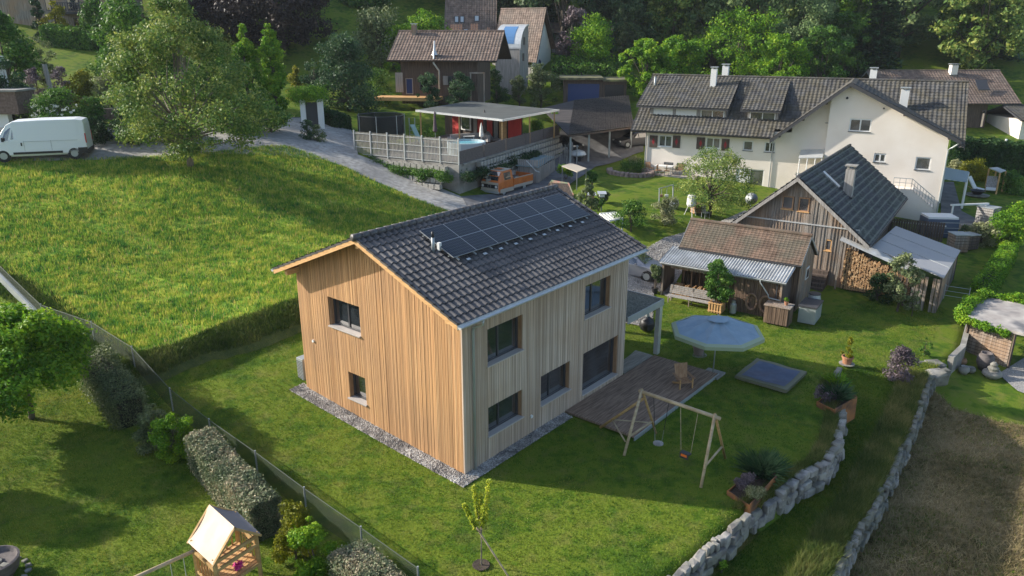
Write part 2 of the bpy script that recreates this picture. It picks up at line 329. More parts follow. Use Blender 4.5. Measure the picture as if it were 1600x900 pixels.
def copy_thing(t, label=None, loc=None, rz=None, sc=None, group=None):
    c = t.copy(); COL.objects.link(c)
    if label: c['label'] = label
    if group: c['group'] = group
    if loc is not None: c.location = loc
    if rz is not None: c.rotation_euler[2] = rz
    if sc is not None: c.scale = sc if hasattr(sc, '__len__') else (sc, sc, sc)
    for ch in list(t.children):
        d = ch.copy(); COL.objects.link(d); d.parent = c
        for g in list(ch.children):
            e = g.copy(); COL.objects.link(e); e.parent = d
    return c
LG = leafmat
L_ = dict(
    olive=LG('olive_leaves', (.045, .115, .025), (.14, .23, .045), (.38, .40, .09)),
    bright=LG('bright_leaves', (0.047, 0.134, 0.009), (0.134, 0.300, 0.017), (0.332, 0.458, 0.024), .4),
    mid=LG('mid_leaves', (0.021, 0.070, 0.010), (0.066, 0.166, 0.021), (0.176, 0.299, 0.039)),
    dark=LG('dark_leaves', (0.010, 0.031, 0.010), (0.025, 0.070, 0.019), (0.062, 0.133, 0.031)),
    bluish=LG('bluish_leaves', (0.016, 0.047, 0.018), (0.039, 0.098, 0.039), (0.111, 0.182, 0.072)),
    purple=LG('copper_leaves', (.010, .008, .008), (.026, .018, .017), (.055, .038, .035), .15),
    mauve=LG('mauve_leaves', (0.070, 0.053, 0.063), (0.154, 0.119, 0.133), (0.266, 0.210, 0.210), .15),
    yellow=LG('yellow_green_leaves', (.08, .10, .006), (.20, .22, .010), (.36, .32, .02), .4),
    pale=LG('pale_leaves', (.10, .13, .05), (.24, .26, .12), (.45, .44, .26), .3),
    beige=LG('browned_hedge_leaves', (.06, .10, .045), (.17, .21, .11), (.46, .38, .25), .2, 1.2),
    grey=LG('grey_green_leaves', (.055, .085, .035), (.13, .175, .070), (.30, .33, .15), .25),
    forest=LG('forest_leaves', (0.082, 0.154, 0.064), (0.180, 0.278, 0.108), (0.432, 0.504, 0.216), .45, .25),
    forestdark=LG('dark_forest_leaves', (0.032, 0.072, 0.032), (0.074, 0.132, 0.054), (0.180, 0.233, 0.090), .4, .25),
    spruce=LG('spruce_needles', (0.014, 0.043, 0.018), (0.035, 0.083, 0.031), (0.078, 0.141, 0.050), .12, .5))
# ================================================================ GROUND
def axis(lo, f0, f1, hi, fine, coarse):
    a = list(np.arange(f0, f1, fine)); x, s = f1, fine
    while x < hi: a.append(x); s = min(coarse, s*1.12); x += s
    a.append(hi); x, s = f0, fine; b = []
    while x > lo: s = min(coarse, s*1.12); x -= s; b.append(x)
    return np.array(b[::-1]+a)
gx = axis(-130, -26, 26, 130, .28, 3); gy = axis(2, 15, 46, 232, .28, 3)
X, Y = np.meshgrid(gx, gy); Z = H(X, Y); nx = len(gx)
i, j = np.meshgrid(np.arange(nx-1), np.arange(len(gy)-1)); k = (j*nx+i).ravel()
me = np_mesh('ground', np.c_[X.ravel(), Y.ravel(), Z.ravel()], np.c_[k, k+1, k+nx+1, k+nx]); me.polygons.foreach_set('use_smooth', [True]*len(me.polygons))
tag(link('ground', me, M['lawn']), None, None, None, 'structure')
def patch_geo(P2, off, cell):
    bm = bmesh.new(); vs_ = [bm.verts.new((p[0], p[1], 0)) for p in P2]; bm.faces.new(vs_); bmesh.ops.triangulate(bm, faces=bm.faces[:])
    xs = [p[0] for p in P2]; ys = [p[1] for p in P2]
    for ax, lo, hi in ((0, min(xs), max(xs)), (1, min(ys), max(ys))):
        q = math.floor(lo/cell)*cell+cell*.37
        while q < hi:
            c = [0, 0, 0]; c[ax] = q; nrm = [0, 0, 0]; nrm[ax] = 1
            bmesh.ops.bisect_plane(bm, geom=bm.verts[:]+bm.edges[:]+bm.faces[:], plane_co=c, plane_no=nrm); q += cell
    co_ = np.array([v.co[:] for v in bm.verts]); z = H(co_[:, 0], co_[:, 1])+off
    for v_, zz in zip(bm.verts, z): v_.co.z = zz
    bmesh.ops.recalc_face_normals(bm, faces=bm.faces[:]); return bm
def patch(name, P2, m, off=.03, cell=.9, kind='structure'):
    bm = patch_geo(P2, off, cell); me = bpy.data.meshes.new(name); bm.to_mesh(me); bm.free()
    if len(me.polygons) and me.polygons[0].normal.z < 0: me.flip_normals()
    me.polygons.foreach_set('use_smooth', [True]*len(me.polygons)); o = link(name, me, m); return tag(o, None, None, None, kind)
def G2(pts): return [tuple(Gd(*p)[:2]) for p in pts]
def wig(P, amp, step, seed=1):
    "subdivide an outline and roughen it"
    rng = random.Random(seed); out = []
    for (a, b) in zip(P, P[1:]+P[:1]):
        n = max(1, int(math.hypot(b[0]-a[0], b[1]-a[1])/step))
        for q in range(n): t = q/n; out.append((a[0]+(b[0]-a[0])*t+rng.uniform(-amp, amp), a[1]+(b[1]-a[1])*t+rng.uniform(-amp, amp)))
    return out
# meadow
MEAD = G2([(-60, 262), (0, 252), (120, 250), (250, 246), (330, 240), (400, 231), (445, 229), (480, 240), (540, 262), (600, 290), (650, 312), (700, 332)])+[(1.5, 50), (3.5, 47), (2.6, 44.6)]
MEAD += [(p[0]-.1, p[1]+.25) for p in BANK[::-1][1:]]+G2([(0, 445), (-80, 420)])
patch('meadow', wig(MEAD, .12, .8), M['meadow'], .05)
# road along the top of the meadow, past the terrace and down to the carport
ROAD = G2([(-60, 264), (0, 254), (120, 252), (250, 248), (330, 242), (400, 233), (445, 230), (480, 241), (540, 263), (600, 291), (650, 313), (700, 333), (745, 350)])+G2([(800, 330), (745, 312), (722, 309), (640, 275), (560, 243), (550, 205), (530, 190), (455, 190), (440, 215), (330, 226), (140, 235), (0, 238), (-60, 240)])
patch('road', wig(ROAD, .06, 1.2, 2), M['gravelroad'], .09)
DRIVE = G2([(722, 309), (745, 350), (850, 330), (890, 290), (930, 262), (990, 243), (1005, 238), (1003, 200), (960, 170), (905, 172), (872, 215), (880, 240), (800, 300)])
patch('driveway', wig(DRIVE, .05, 1.2, 3), M['asphalt'], .12)
YARD = G2([(1075, 362), (1040, 372), (1005, 392), (960, 410)])+[(3.2, 42), (5.4, 38.4), (7.5, 37.6)]+G2([(1022, 452), (1048, 468), (1062, 430), (1120, 395), (1140, 360)])
patch('gravel_yard', wig(YARD, .1, .8, 4), M['gravel'], .05, .7)
FIELD = [(p[0]+.45*0+.35, p[1]+.05) for p in WALL_LOW[:-1]]+G2([(1490, 640), (1560, 660), (1700, 680)])+[(26, 10), (9, 12)]
patch('dry_field', wig(FIELD, .05, .8, 5), M['dryfield'], .04)
PATHR = G2([(1600, 560), (1560, 585), (1590, 612), (1680, 660), (1700, 560)]); patch('gravel_path', PATHR, M['gravel'], .05)
patch('paved_path', G2([(1470, 285), (1490, 285), (1502, 330), (1540, 350), (1515, 372), (1470, 340)]), M['asphalt'], .05)
# bank below the meadow edge, its shade put into a darker grass colour
BK = [(p[0], p[1]) for p in BANK[3:-2]]; BK2 = [(p[0]+.25, p[1]-1.45) for p in BK]
patch('bank', wig(BK+BK2[::-1], .06, .5, 7), mat('bank_grass', (.045, .075, .016), 1, (.095, .12, .03), 3, bump=1, bscale=20), .03, .4)
# gravel drip strip round the timber house, with a thin edging
def hw(x, y, z=0): return HF.wld((x, y, z))
def strip(pts, z): return [tuple(hw(a, b)[:2]) for a, b in pts]
GS = strip([(-.62, -.5), (6.0, -.5), (6.0, .15), (.1, .15), (.1, 9.6), (-.62, 9.6)], 0)
patch('gravel_strip', GS, M['gravel'], .035, .5)
def pebbles(name, P2, n, size, m, seed, off=.045):
    rng = np.random.default_rng(seed); xs = [p[0] for p in P2]; ys = [p[1] for p in P2]; q = rng.random((n*6, 2))*[max(xs)-min(xs), max(ys)-min(ys)]+[min(xs), min(ys)]
    q = q[inpoly(P2, q[:, 0], q[:, 1])][:n]; n = len(q); z = H(q[:, 0], q[:, 1])+off; c = np.c_[q, z]; s = size*(.5+rng.random((n, 3))); a = rng.random(n)*6.28
    e1 = np.c_[np.cos(a), np.sin(a), np.zeros(n)]*s[:, :1]; e2 = np.c_[-np.sin(a), np.cos(a), np.zeros(n)]*s[:, 1:2]; e3 = np.c_[np.zeros((n, 2)), s[:, 2]*.7]
    V = np.stack([c+e1, c+e2, c-e1, c-e2, c+e3+e1*.2, c-e3], 1).reshape(-1, 3); T = np.array([(0, 1, 4), (1, 2, 4), (2, 3, 4), (3, 0, 4), (1, 0, 5), (2, 1, 5), (3, 2, 5), (0, 3, 5)])
    Fs = (np.arange(n)[:, None, None]*6+T).reshape(-1, 3); return tag(link(name, np_mesh(name, V, Fs), m), None, None, None, 'stuff')
# ---------------------------------------------------------------- grass
def inpoly(P2, x, y):
    c = np.zeros(x.shape, bool); n = len(P2)
    for a in range(n):
        x0, y0 = P2[a]; x1, y1 = P2[a-1]
        m = ((y0 > y) != (y1 > y)) & (x < (x1-x0)*(y-y0)/((y1-y0) or 1e-9)+x0); c ^= m
    return c
def tufts(name, P2, n, h, wdt, m, seed, blades=3, lean=.5, off=.02, dens=None, avoid=()):
    rng = np.random.default_rng(seed); xs = [p[0] for p in P2]; ys = [p[1] for p in P2]; px = []; tot = 0
    while tot < n:
        q = rng.random((n*2, 2))*[max(xs)-min(xs), max(ys)-min(ys)]+[min(xs), min(ys)]
        ok = inpoly(P2, q[:, 0], q[:, 1])
        for av in avoid: ok &= ~inpoly(av, q[:, 0], q[:, 1])
        if dens is not None: ok &= rng.random(len(q)) < dens(q[:, 0], q[:, 1])
        px.append(q[ok]); tot += ok.sum()
    q = np.concatenate(px)[:n]; z = H(q[:, 0], q[:, 1])+off
    q = np.repeat(np.c_[q, z], blades, 0)+np.c_[rng.normal(size=(n*blades, 2))*wdt*2.2, np.zeros(n*blades)]
    N_ = len(q); a = rng.random(N_)*6.283; hh = h*(.45+1.0*rng.random(N_)); ww = wdt*(.6+.8*rng.random(N_)); le = lean*rng.random(N_)*hh; b = rng.random(N_)*6.283
    d = np.c_[np.cos(a), np.sin(a), np.zeros(N_)]*ww[:, None]; t = q+np.c_[np.cos(b)*le, np.sin(b)*le, hh]
    V = np.stack([q-d, q+d, t], 1).reshape(-1, 3)
    return tag(link(name, np_mesh(name, V, np.arange(len(V)).reshape(-1, 3)), m), None, None, None, 'stuff')
BL = dict(bank=LG('bank_blades', (.03, .07, .012), (.08, .14, .02), (.20, .22, .06), .3, .6), meadow=LG('meadow_blades', (.035, .17, .045), (.20, .36, .035), (.66, .60, .12), .35, 1.5), lawn=LG('lawn_blades', (.040, .115, .010), (.105, .19, .014), (.30, .29, .05), .3, .5),
          dry=LG('straw_blades', (.09, .095, .03), (.27, .21, .095), (.50, .40, .22), .2, .5), edge=LG('long_edge_grass', (.05, .10, .018), (.13, .17, .035), (.40, .34, .13), .3, .8))
mead_d = lambda x, y: .35+.65*(np.sin(x*.9+np.sin(y*1.3)*1.7)*np.sin(y*.8+x*.35) > -.25)
tufts('meadow_grass', MEAD, 95000, .20, .022, BL['meadow'], 1, dens=mead_d)
tufts('meadow_flowers', MEAD, 9000, .27, .016, LG('seed_heads', (.35, .30, .10), (.60, .50, .10), (.70, .45, .28), .3, 2), 31, blades=2, lean=.5)
HB = strip([(-.65, -.55), (13.8, -3.5), (13.9, 2.6), (11, 9.6), (-.65, 9.6)], 0); HB = strip([(-.65, -.52), (5.9, -.52), (5.9, -3.4), (13.6, -3.4), (13.7, 2.5), (10.7, 9.4), (-.65, 9.6)], 0)
LAWN_IN = [tuple(at_z(*p, 0)[:2]) for p in [(130, 560), (240, 650), (380, 755), (540, 875), (640, 960), (1000, 960)]]+[(p[0]-.1, p[1]) for p in WALL_UP[1:]]+[tuple(at_z(*p, 0)[:2]) for p in [(1430, 575), (1480, 480), (1420, 455), (1240, 505), (1040, 475)]]+[(p[0]+.3, p[1]-.6) for p in BANK[::-1][3:]]
tufts('lawn_grass', LAWN_IN, 110000, .045, .012, BL['lawn'], 2, blades=2, lean=.9, avoid=[HB])
LEFT_LAWN = [tuple(at_z(*p, .3)[:2]) for p in [(-60, 560), (90, 560), (130, 565), (240, 655), (380, 762), (540, 882), (635, 960), (600, 1000), (-60, 1000)]]
tufts('garden_grass', LEFT_LAWN, 60000, .045, .011, BL['lawn'], 3, blades=2, lean=.9)
LOW = [(p[0]+.3, p[1]-.1) for p in WALL_UP]+[(p[0]-.1, p[1]) for p in WALL_LOW[::-1]]
tufts('lower_lawn_grass', LOW, 40000, .05, .012, BL['lawn'], 4, blades=2, lean=.9)
tufts('dry_grass', FIELD, 70000, .16, .012, BL['dry'], 5, blades=2, lean=2.2)
tufts('field_weeds', FIELD, 16000, .10, .016, BL['lawn'], 15, blades=2, lean=1.2, dens=lambda x, y: .12+.88*(np.sin(x*.7+np.sin(y*.9)*2)*np.sin(y*.6+x*.25) > .1))
def band(poly, w0, w1): return [(p[0]+w0, p[1]) for p in poly]+[(p[0]+w1, p[1]) for p in poly[::-1]]
tufts('wall_edge_grass', band(WALL_LOW[:-1], -1.3, -.0), 15000, .30, .012, BL['edge'], 6, lean=1.1)
tufts('terrace_edge_grass', band(WALL_UP[5:-1], -.55, .05), 7000, .22, .012, BL['edge'], 8, lean=1)
tufts('terrace_foot_grass', band(WALL_UP[:6], .12, .5), 2600, .20, .010, BL['edge'], 9, lean=1)
tufts('bank_edge_grass', [(p[0], p[1]+.5) for p in BANK[2:-1]]+[(p[0]+.1, p[1]-1.1) for p in BANK[2:-1]][::-1], 17000, .17, .02, BL['bank'], 10, lean=.9)
M['pebble'] = leafmat('pebble_stone', (.10, .10, .095), (.30, .28, .26), (.62, .60, .56), 0, 2, .8)
pebbles('gravel_stones', GS, 9000, .035, M['pebble'], 21); pebbles('yard_stones', YARD, 9000, .035, M['pebble'], 22, .06)
# ================================================================ BUILDING HELPERS
def facade(mb, O, a, outline, opens=(), depth=.12):
    "wall sheet with openings; O origin, a unit direction along, outline convex (t, z) counter-clockwise, outward normal = a x z"
    O = np.array(O, float); a = np.array(a, float); nn = np.array([a[1], -a[0], 0])
    ts = sorted({round(p[0], 5) for p in outline} | {q for o in opens for q in o[:2]}); zs = sorted({min(p[1] for p in outline), max(p[1] for p in outline)} | {q for o in opens for q in o[2:4]})
    bm = bmesh.new()
    for t0, t1 in zip(ts, ts[1:]):
        for z0, z1 in zip(zs, zs[1:]):
            tc, zc = (t0+t1)/2, (z0+z1)/2
            if any(o[0] < tc < o[1] and o[2] < zc < o[3] for o in opens): continue
            bm.faces.new([bm.verts.new((t, z, 0)) for t, z in ((t0, z0), (t1, z0), (t1, z1), (t0, z1))])
    n = len(outline)
    for q in range(n):
        p0, p1 = outline[q], outline[(q+1) % n]; d = (p1[0]-p0[0], p1[1]-p0[1])
        bmesh.ops.bisect_plane(bm, geom=bm.verts[:]+bm.edges[:]+bm.faces[:], plane_co=(*p0, 0), plane_no=(d[1], -d[0], 0), clear_outer=True)
    bm.verts.index_update()
    mb.add([O+a*v.co.x+np.array([0, 0, v.co.y]) for v in bm.verts], [[v.index for v in f_.verts] for f_ in bm.faces]); bm.free()
    for t0, t1, z0, z1 in [o[:4] for o in opens]:
        c = [O+a*t+np.array([0, 0, z]) for t, z in ((t0, z0), (t1, z0), (t1, z1), (t0, z1))]; d = [p-nn*depth for p in c]
        mb.add(c+d, [(q, (q+1) % 4, 4+(q+1) % 4, 4+q) for q in range(4)])
def window(parent, O, a, t0, t1, z0, z1, depth=.12, panes=2, fw=.07, fm='frame', gm='glass', sill='sill', split=None, shutter=None, sillout=.06, name='window'):
    "frame in its opening; pane and sill are its sub-parts. Coordinates are the parent's"
    O = np.array(O, float); a = np.array(a, float); nn = np.array([a[1], -a[0], 0]); up = np.array([0, 0, 1.])
    def bx(mb, ta, tb, za, zb, d0, d1):
        V = [O+a*t+up*z+nn*d for d in (d0, d1) for t, z in ((ta, za), (tb, za), (tb, zb), (ta, zb))]
        mb.add(V, [(0, 3, 2, 1), (4, 5, 6, 7), (0, 1, 5, 4), (1, 2, 6, 5), (2, 3, 7, 6), (3, 0, 4, 7)])
    f = MB(); e = .003; da, db = -depth, -depth+.05
    bx(f, t0+e, t0+fw, z0+e, z1-e, da, db); bx(f, t1-fw, t1-e, z0+e, z1-e, da, db); bx(f, t0+fw, t1-fw, z0+e, z0+fw, da, db); bx(f, t0+fw, t1-fw, z1-fw, z1-e, da, db)
    cuts = split or [t0+(t1-t0)*k/panes for k in range(1, panes)]
    for c in cuts: bx(f, c-fw*.5, c+fw*.5, z0+fw, z1-fw, da, db)
    fo = f.build(name, M[fm], parent)
    g = MB(); ed = [t0+fw*.5]+list(cuts)+[t1-fw*.5]
    bx(g, t0+fw*.5, t1-fw*.5, z0+fw*.5, z1-fw*.5, da-.02, da+.012)
    g.build('pane', M[gm], fo)
    if shutter: s = MB(); [bx(s, ta, tb, z0+fw+.001, z1-fw-.001, da+.015, da+.032) for ta, tb in shutter]; s.build('shutter', M['white'], fo)
    if sill: s = MB(); bx(s, t0-.04, t1+.04, z0-.035, z0+.012, -depth+.052, sillout); s.build('sill', M[sill], fo)
    return fo
def tiles(mb, A, B, D, tw, th, amp, seg=5, lip=.035, power=1.0):
    "real tile courses on the slope with eave A-B and ridge end D above A"
    A, B, D = (np.array(p, float) for p in (A, B, D)); L = np.linalg.norm(B-A); S = np.linalg.norm(D-A); a = (B-A)/L; s = (D-A)/S; n = np.cross(a, s); n /= np.linalg.norm(n)
    nt_ = max(1, round(L/tw)); ns = max(1, round(S/th)); x = np.linspace(0, L, nt_*seg+1); ph = x/L*nt_*2*math.pi
    prof = amp*(.5+.5*np.cos(ph))**power; V = []; Fs = []; m = len(x)
    for r in range(ns):
        s0, s1 = r*S/ns, min(S, (r+1)*S/ns+.02)
        lo = A+a*x[:, None]+s*s0+n*(prof+lip)[:, None]; hi = A+a*x[:, None]+s*s1+n*(prof+.002)[:, None]; un = A+a*x[:, None]+s*(s0+.004)+n*(prof*.9-.004)[:, None]
        k = len(V)*1; base = sum(len(q) for q in V); V.append(np.concatenate([un, lo, hi]))
        q = np.arange(m-1); Fs += [(base+i_, base+i_+1, base+m+i_+1, base+m+i_) for i_ in q]+[(base+m+i_, base+m+i_+1, base+2*m+i_+1, base+2*m+i_) for i_ in q]
    return mb.add(np.concatenate(V), Fs)
def corrug(mb, A, B, D, pitch, amp, seg=4):
    A, B, D = (np.array(p, float) for p in (A, B, D)); L = np.linalg.norm(B-A); a = (B-A)/L; n = np.cross(a, D-A); n /= np.linalg.norm(n)
    k = max(1, round(L/pitch))*seg; x = np.linspace(0, L, k+1); pr = amp*np.cos(x/pitch*2*math.pi); lo = A+a*x[:, None]+n*pr[:, None]; hi = lo+(D-A)
    V = np.concatenate([lo, hi, lo-n*.012, hi-n*.012]); m = k+1
    return mb.add(V, [(q, q+1, m+q+1, m+q) for q in range(k)]+[(2*m+q, 3*m+q, 3*m+q+1, 2*m+q+1) for q in range(k)]+[(q, 2*m+q, 2*m+q+1, q+1) for q in range(k)])
def ridge_tiles(mb, A, B, r, step=.4):
    A = np.array(A, float); B = np.array(B, float); L = np.linalg.norm(B-A); d = (B-A)/L; n = max(1, round(L/step))
    for q in range(n): mb.tube([A+d*L*q/n, A+d*(L*(q+1)/n+.03)], [r*1.08, r*.92], 10)
def chimney(parent, c, w, d, h, m, capm, cap=.12, sleeve=True, name='chimney', rz=0):
    b = MB().cbox((c[0], c[1], c[2]+h/2), (w, d, h), rz); o = b.build(name, m, parent)
    k = MB()
    for sx, sy in ((-1, -1), (1, -1), (1, 1), (-1, 1)):
        cs, sn = math.cos(rz), math.sin(rz); x, y = sx*w*.36, sy*d*.36; k.cbox((c[0]+x*cs-y*sn, c[1]+x*sn+y*cs, c[2]+h+cap/2), (.08, .08, cap-.002), rz)
    k.cbox((c[0], c[1], c[2]+h+cap+.035), (w*1.3, d*1.3, .07), rz); k.build('cap', capm, o)
    f = MB().cbox((c[0], c[1], c[2]+h*.10), (w*1.3, d*1.3, .1), rz); f.build('flashing', M['frame'], o)
    return o
# ================================================================ TIMBER HOUSE
L, W = 10.70, 9.22; YR, ZR = 4.5, 8.20; ZE, OV = 6.14, .466; XO = -.69; X1 = 11.33; YB, ZB = 9.75, 6.03
sf = (ZR-ZE)/(YR+OV); sb = (ZR-ZB)/(YB-YR)
house = thing('timber_house', 'larch clad two storey house with dark tiled roof and solar panels in the centre', 'house', tuple(HF.P), YAW)
def topz(y): return (ZE+sf*(y+OV) if y < YR else ZR-sb*(y-YR))-.16
gw = [(5.37, 7.20, 4.02, 5.23), (5.25, 6.30, 1.12, 2.27)]
fwn = [(1.28, 3.26, 3.86, 5.26), (1.29, 3.28, 1.04, 2.21), (4.46, 6.42, 1.03, 2.31), (7.34, 9.28, 3.86, 5.30), (7.36, 10.12, .38, 2.29)]
DEP = .26
wb = MB()
# gable x = .05: runs along -y so that its outward normal is -x
gout = [(0, -.1), (W-.1, .42), (W-.1, topz(W)), (W-YR, topz(YR)), (0+.05, topz(0)), (0, topz(0))]
def gy_(t): return W-.05-t          # gable t -> local y
gop = [(W-.05-b, W-.05-a, c, d) for a, b, c, d in gw]
facade(wb, (.05, W-.05, 0), (0, -1, 0), [(0, .42), (W-.1, -.12), (W-.1, topz(.05)), (W-.05-YR, topz(YR)), (0, topz(W-.05))], gop, DEP)
facade(wb, (.05, .05, 0), (1, 0, 0), [(0, -.12), (L-.1, -.12), (L-.1, topz(.05)), (0, topz(.05))], [(a-.05, b-.05, c, d) for a, b, c, d in fwn], DEP)
facade(wb, (L-.05, .05, 0), (0, 1, 0), [(0, -.12), (W-.1, -.1), (W-.1, topz(W)), (YR-.05, topz(YR)), (0, topz(.05))], (), DEP)
facade(wb, (L-.05, W-.05, 0), (-1, 0, 0), [(0, -.1), (L-.1, .3), (L-.1, topz(W)), (0, topz(W))], (), DEP)
wall_o = wb.build('wall', M['reveal'], house)
rng = random.Random(5)
def battens(axis_, t0, t1, bot, top, opens, out, m, name, pitch=.068):
    b = MB(); n = int((t1-t0)/pitch); p = (t1-t0)/n
    for q in range(n):
        a, c = t0+q*p+.006, t0+(q+1)*p-.006; tc = (a+c)/2; segs = [(bot(tc), top(tc))]
        for o in opens:
            if o[0]-.01 < tc < o[1]+.01: segs = [s_ for z0, z1 in segs for s_ in ((z0, min(z1, o[2]-.02)), (max(z0, o[3]+.005), z1)) if s_[1]-s_[0] > .02]
        j_ = rng.uniform(0, .012)
        for z0, z1 in segs:
            if axis_ == 'y': b.box((-out-j_, a, z0), (.048, c, z1))
            else: b.box((a, -out-j_, z0), (c, .048, z1))
    return b.build(name, M[m], house)
battens('y', 0, W, lambda t: -.12+.54*t/W+0.02, topz, gw, .0, 'cladding', 'x') if 0 else None
battens('y', 0.0, W, lambda t: -.10+.62*t/W, topz, gw, .0, 'gable_cladding', 'x') if 0 else None
o = battens('y', 0.0, W, lambda t: -.06+.60*t/W, topz, gw, .0, 'larch', 'cladding') if 0 else None
def clad(axis_, t1, bot, opens, m, label):
    o = battens(axis_, 0.0, t1, bot, topz if axis_ == 'y' else (lambda t: topz(0)), opens, .0, m, 'cladding'); o['label'] = label; return o
clad('y', W, lambda t: -.05+.60*t/W, gw, 'larch', 'sunlit orange brown larch cladding of the gable wall')
clad('x', L, lambda t: -.05, fwn, 'greywood', 'weathered grey cladding of the long wall')
MB().box((-.008, -.012, -.05), (.05, .05, topz(0))).build('corner_board', M['greywood'], house)
for a, b, c, d in gw: window(house, (.05, W-.05, 0), (0, -1, 0), W-.05-b, W-.05-a, c, d, DEP-.04, 2 if b-a > 1.5 else 1, .075, sillout=.14)
for q, (a, b, c, d) in enumerate(fwn): window(house, (.05, .05, 0), (1, 0, 0), a-.05, b-.05, c, d, DEP-.04, 2, .075, split=[a-.05+(b-a)*(.42 if q != 4 else .97)] if q != 4 else [b-.05-.09], sillout=.12)
curt = mat('curtain', (.30, .30, .29), .9, (.22, .22, .22), 12, (8, 8, .3))
for (a, b, c, d), f0, f1 in ((fwn[0], .04, .12), (fwn[1], .86, .95), (fwn[2], .06, .2), (fwn[3], .08, .36)): MB().box((a+(b-a)*f0, DEP+.012, c+.09), (a+(b-a)*f1, DEP+.018, d-.09)).build('curtain', curt, house)
for (a, b, c, d), f0, f1 in ((gw[0], .55, .9), (gw[1], .1, .3)): MB().box((DEP+.012, a+(b-a)*f0, c+.09), (DEP+.018, a+(b-a)*f1, d-.09)).build('curtain', curt, house)
MB().tube([(-.06, 8.62-.2, 3.02), (.0, 8.62-.2, 3.02)], .06, 10).build('vent_cap', M['white'], house)
MB().tube([(3.82, -.06, .83), (3.82, .0, .83)], .07, 10).build('vent_cap', M['white'], house)
# roof
rf = MB(); tiles(rf, (XO, -OV, ZE-.04), (X1, -OV, ZE-.04), (XO, YR, ZR-.04), .30, .355, .078, 8, .045, 2.0)
tiles(rf, (X1, YB, ZB-.04), (XO, YB, ZB-.04), (X1, YR, ZR-.04), .30, .355, .078, 8, .045, 2.0)
roof = rf.build('roof', M['roofdark'], house)
k = MB(); k.slab([(XO+.03, -OV+.05, ZE-.05), (X1-.03, -OV+.05, ZE-.05), (X1-.03, YR, ZR-.07), (XO+.03, YR, ZR-.07)], .09); k.slab([(XO+.03, YR, ZR-.07), (X1-.03, YR, ZR-.07), (X1-.03, YB-.05, ZB-.05), (XO+.03, YB-.05, ZB-.05)], .09); k.build('soffit', M['freshwood'], house)
k = MB()
for x0 in (XO, X1-.035):
    k = MB(); k.slab([(x0, -OV, ZE-.035), (x0+.035, -OV, ZE-.035), (x0+.035, YR, ZR-.035), (x0, YR, ZR-.035)], .17); k.slab([(x0, YR, ZR-.036), (x0+.035, YR, ZR-.036), (x0+.035, YB, ZB-.036), (x0, YB, ZB-.036)], .17)
    k.build('verge_board', M['freshwood'], house)
k = MB(); ridge_tiles(k, (XO-.05, YR, ZR+.02), (X1+.05, YR, ZR+.02), .13, .38); k.build('ridge_tiles', M['roofdark'], roof, True)
k = MB()     # verge tiles: stepped caps along both rakes
for x0 in (XO-.01, X1-.12):
    k = MB()
    for (y0, z0, y1, z1) in ((-OV, ZE, YR, ZR), (YB, ZB, YR, ZR)):
        n = 14
        for q in range(n):
            t0, t1 = q/n, (q+1)/n+.012; k.slab([(x0, y0+(y1-y0)*t0, z0+(z1-z0)*t0+.055), (x0+.14, y0+(y1-y0)*t0, z0+(z1-z0)*t0+.055), (x0+.14, y0+(y1-y0)*t1, z0+(z1-z0)*t1+.02), (x0, y0+(y1-y0)*t1, z0+(z1-z0)*t1+.02)], .075)
    k.build('verge_tiles', M['roofdark'], roof)
def purlin(y, z): MB().box((XO+.12, y-.09, z-.22), (.04, y+.09, z)).build('purlin', M['freshwood'], house)
purlin(.12, topz(0.05)+.03); purlin(YR, topz(YR)-.03); purlin(W-.15, topz(W)+.02)
def gutter(parent, A, B, r, m, name='gutter'):
    g = MB(); A = np.array(A, float); B = np.array(B, float); n = 9; d = (B-A)/np.linalg.norm(B-A); s = np.cross(d, [0, 0, 1.]); V = []
    for P in (A, B):
        for rr in (r, r-.012): V += [P+s*rr*math.cos(math.pi+math.pi*q/(n-1))+np.array([0, 0, rr*math.sin(math.pi+math.pi*q/(n-1))]) for q in range(n)]
    Fs = [(q, q+1, 2*n+q+1, 2*n+q) for q in range(n-1)]+[(n+q, 3*n+q, 3*n+q+1, n+q+1) for q in range(n-1)]+[(0, 2*n, 3*n, n), (n-1, 2*n-1, 4*n-1, 3*n-1)]+[tuple(range(n)), tuple(range(2*n, 3*n))[::-1]]
    g.add(V, Fs); return g.build(name, m, parent)
gutter(house, (XO, -OV-.10, ZE-.06), (X1, -OV-.10, ZE-.06), .085, M['lightmetal']); gutter(house, (X1, YB+.1, ZB-.05), (XO, YB+.1, ZB-.05), .085, M['lightmetal'])
MB().slab([(XO, -OV-.012, ZE-.02), (X1, -OV-.012, ZE-.02), (X1, -OV+.02, ZE+.0), (XO, -OV+.02, ZE+.0)], .15).build('eave_board', M['lightmetal'], house)
MB().tube([(.45, -OV-.10, ZE-.14), (.45, -OV-.08, ZE-.30), (.45, -.14, ZE-.50), (.45, -.10, ZE-.62), (.45, -.10, .0)], .048, 10).build('downpipe', M['greymetal'], house, True)
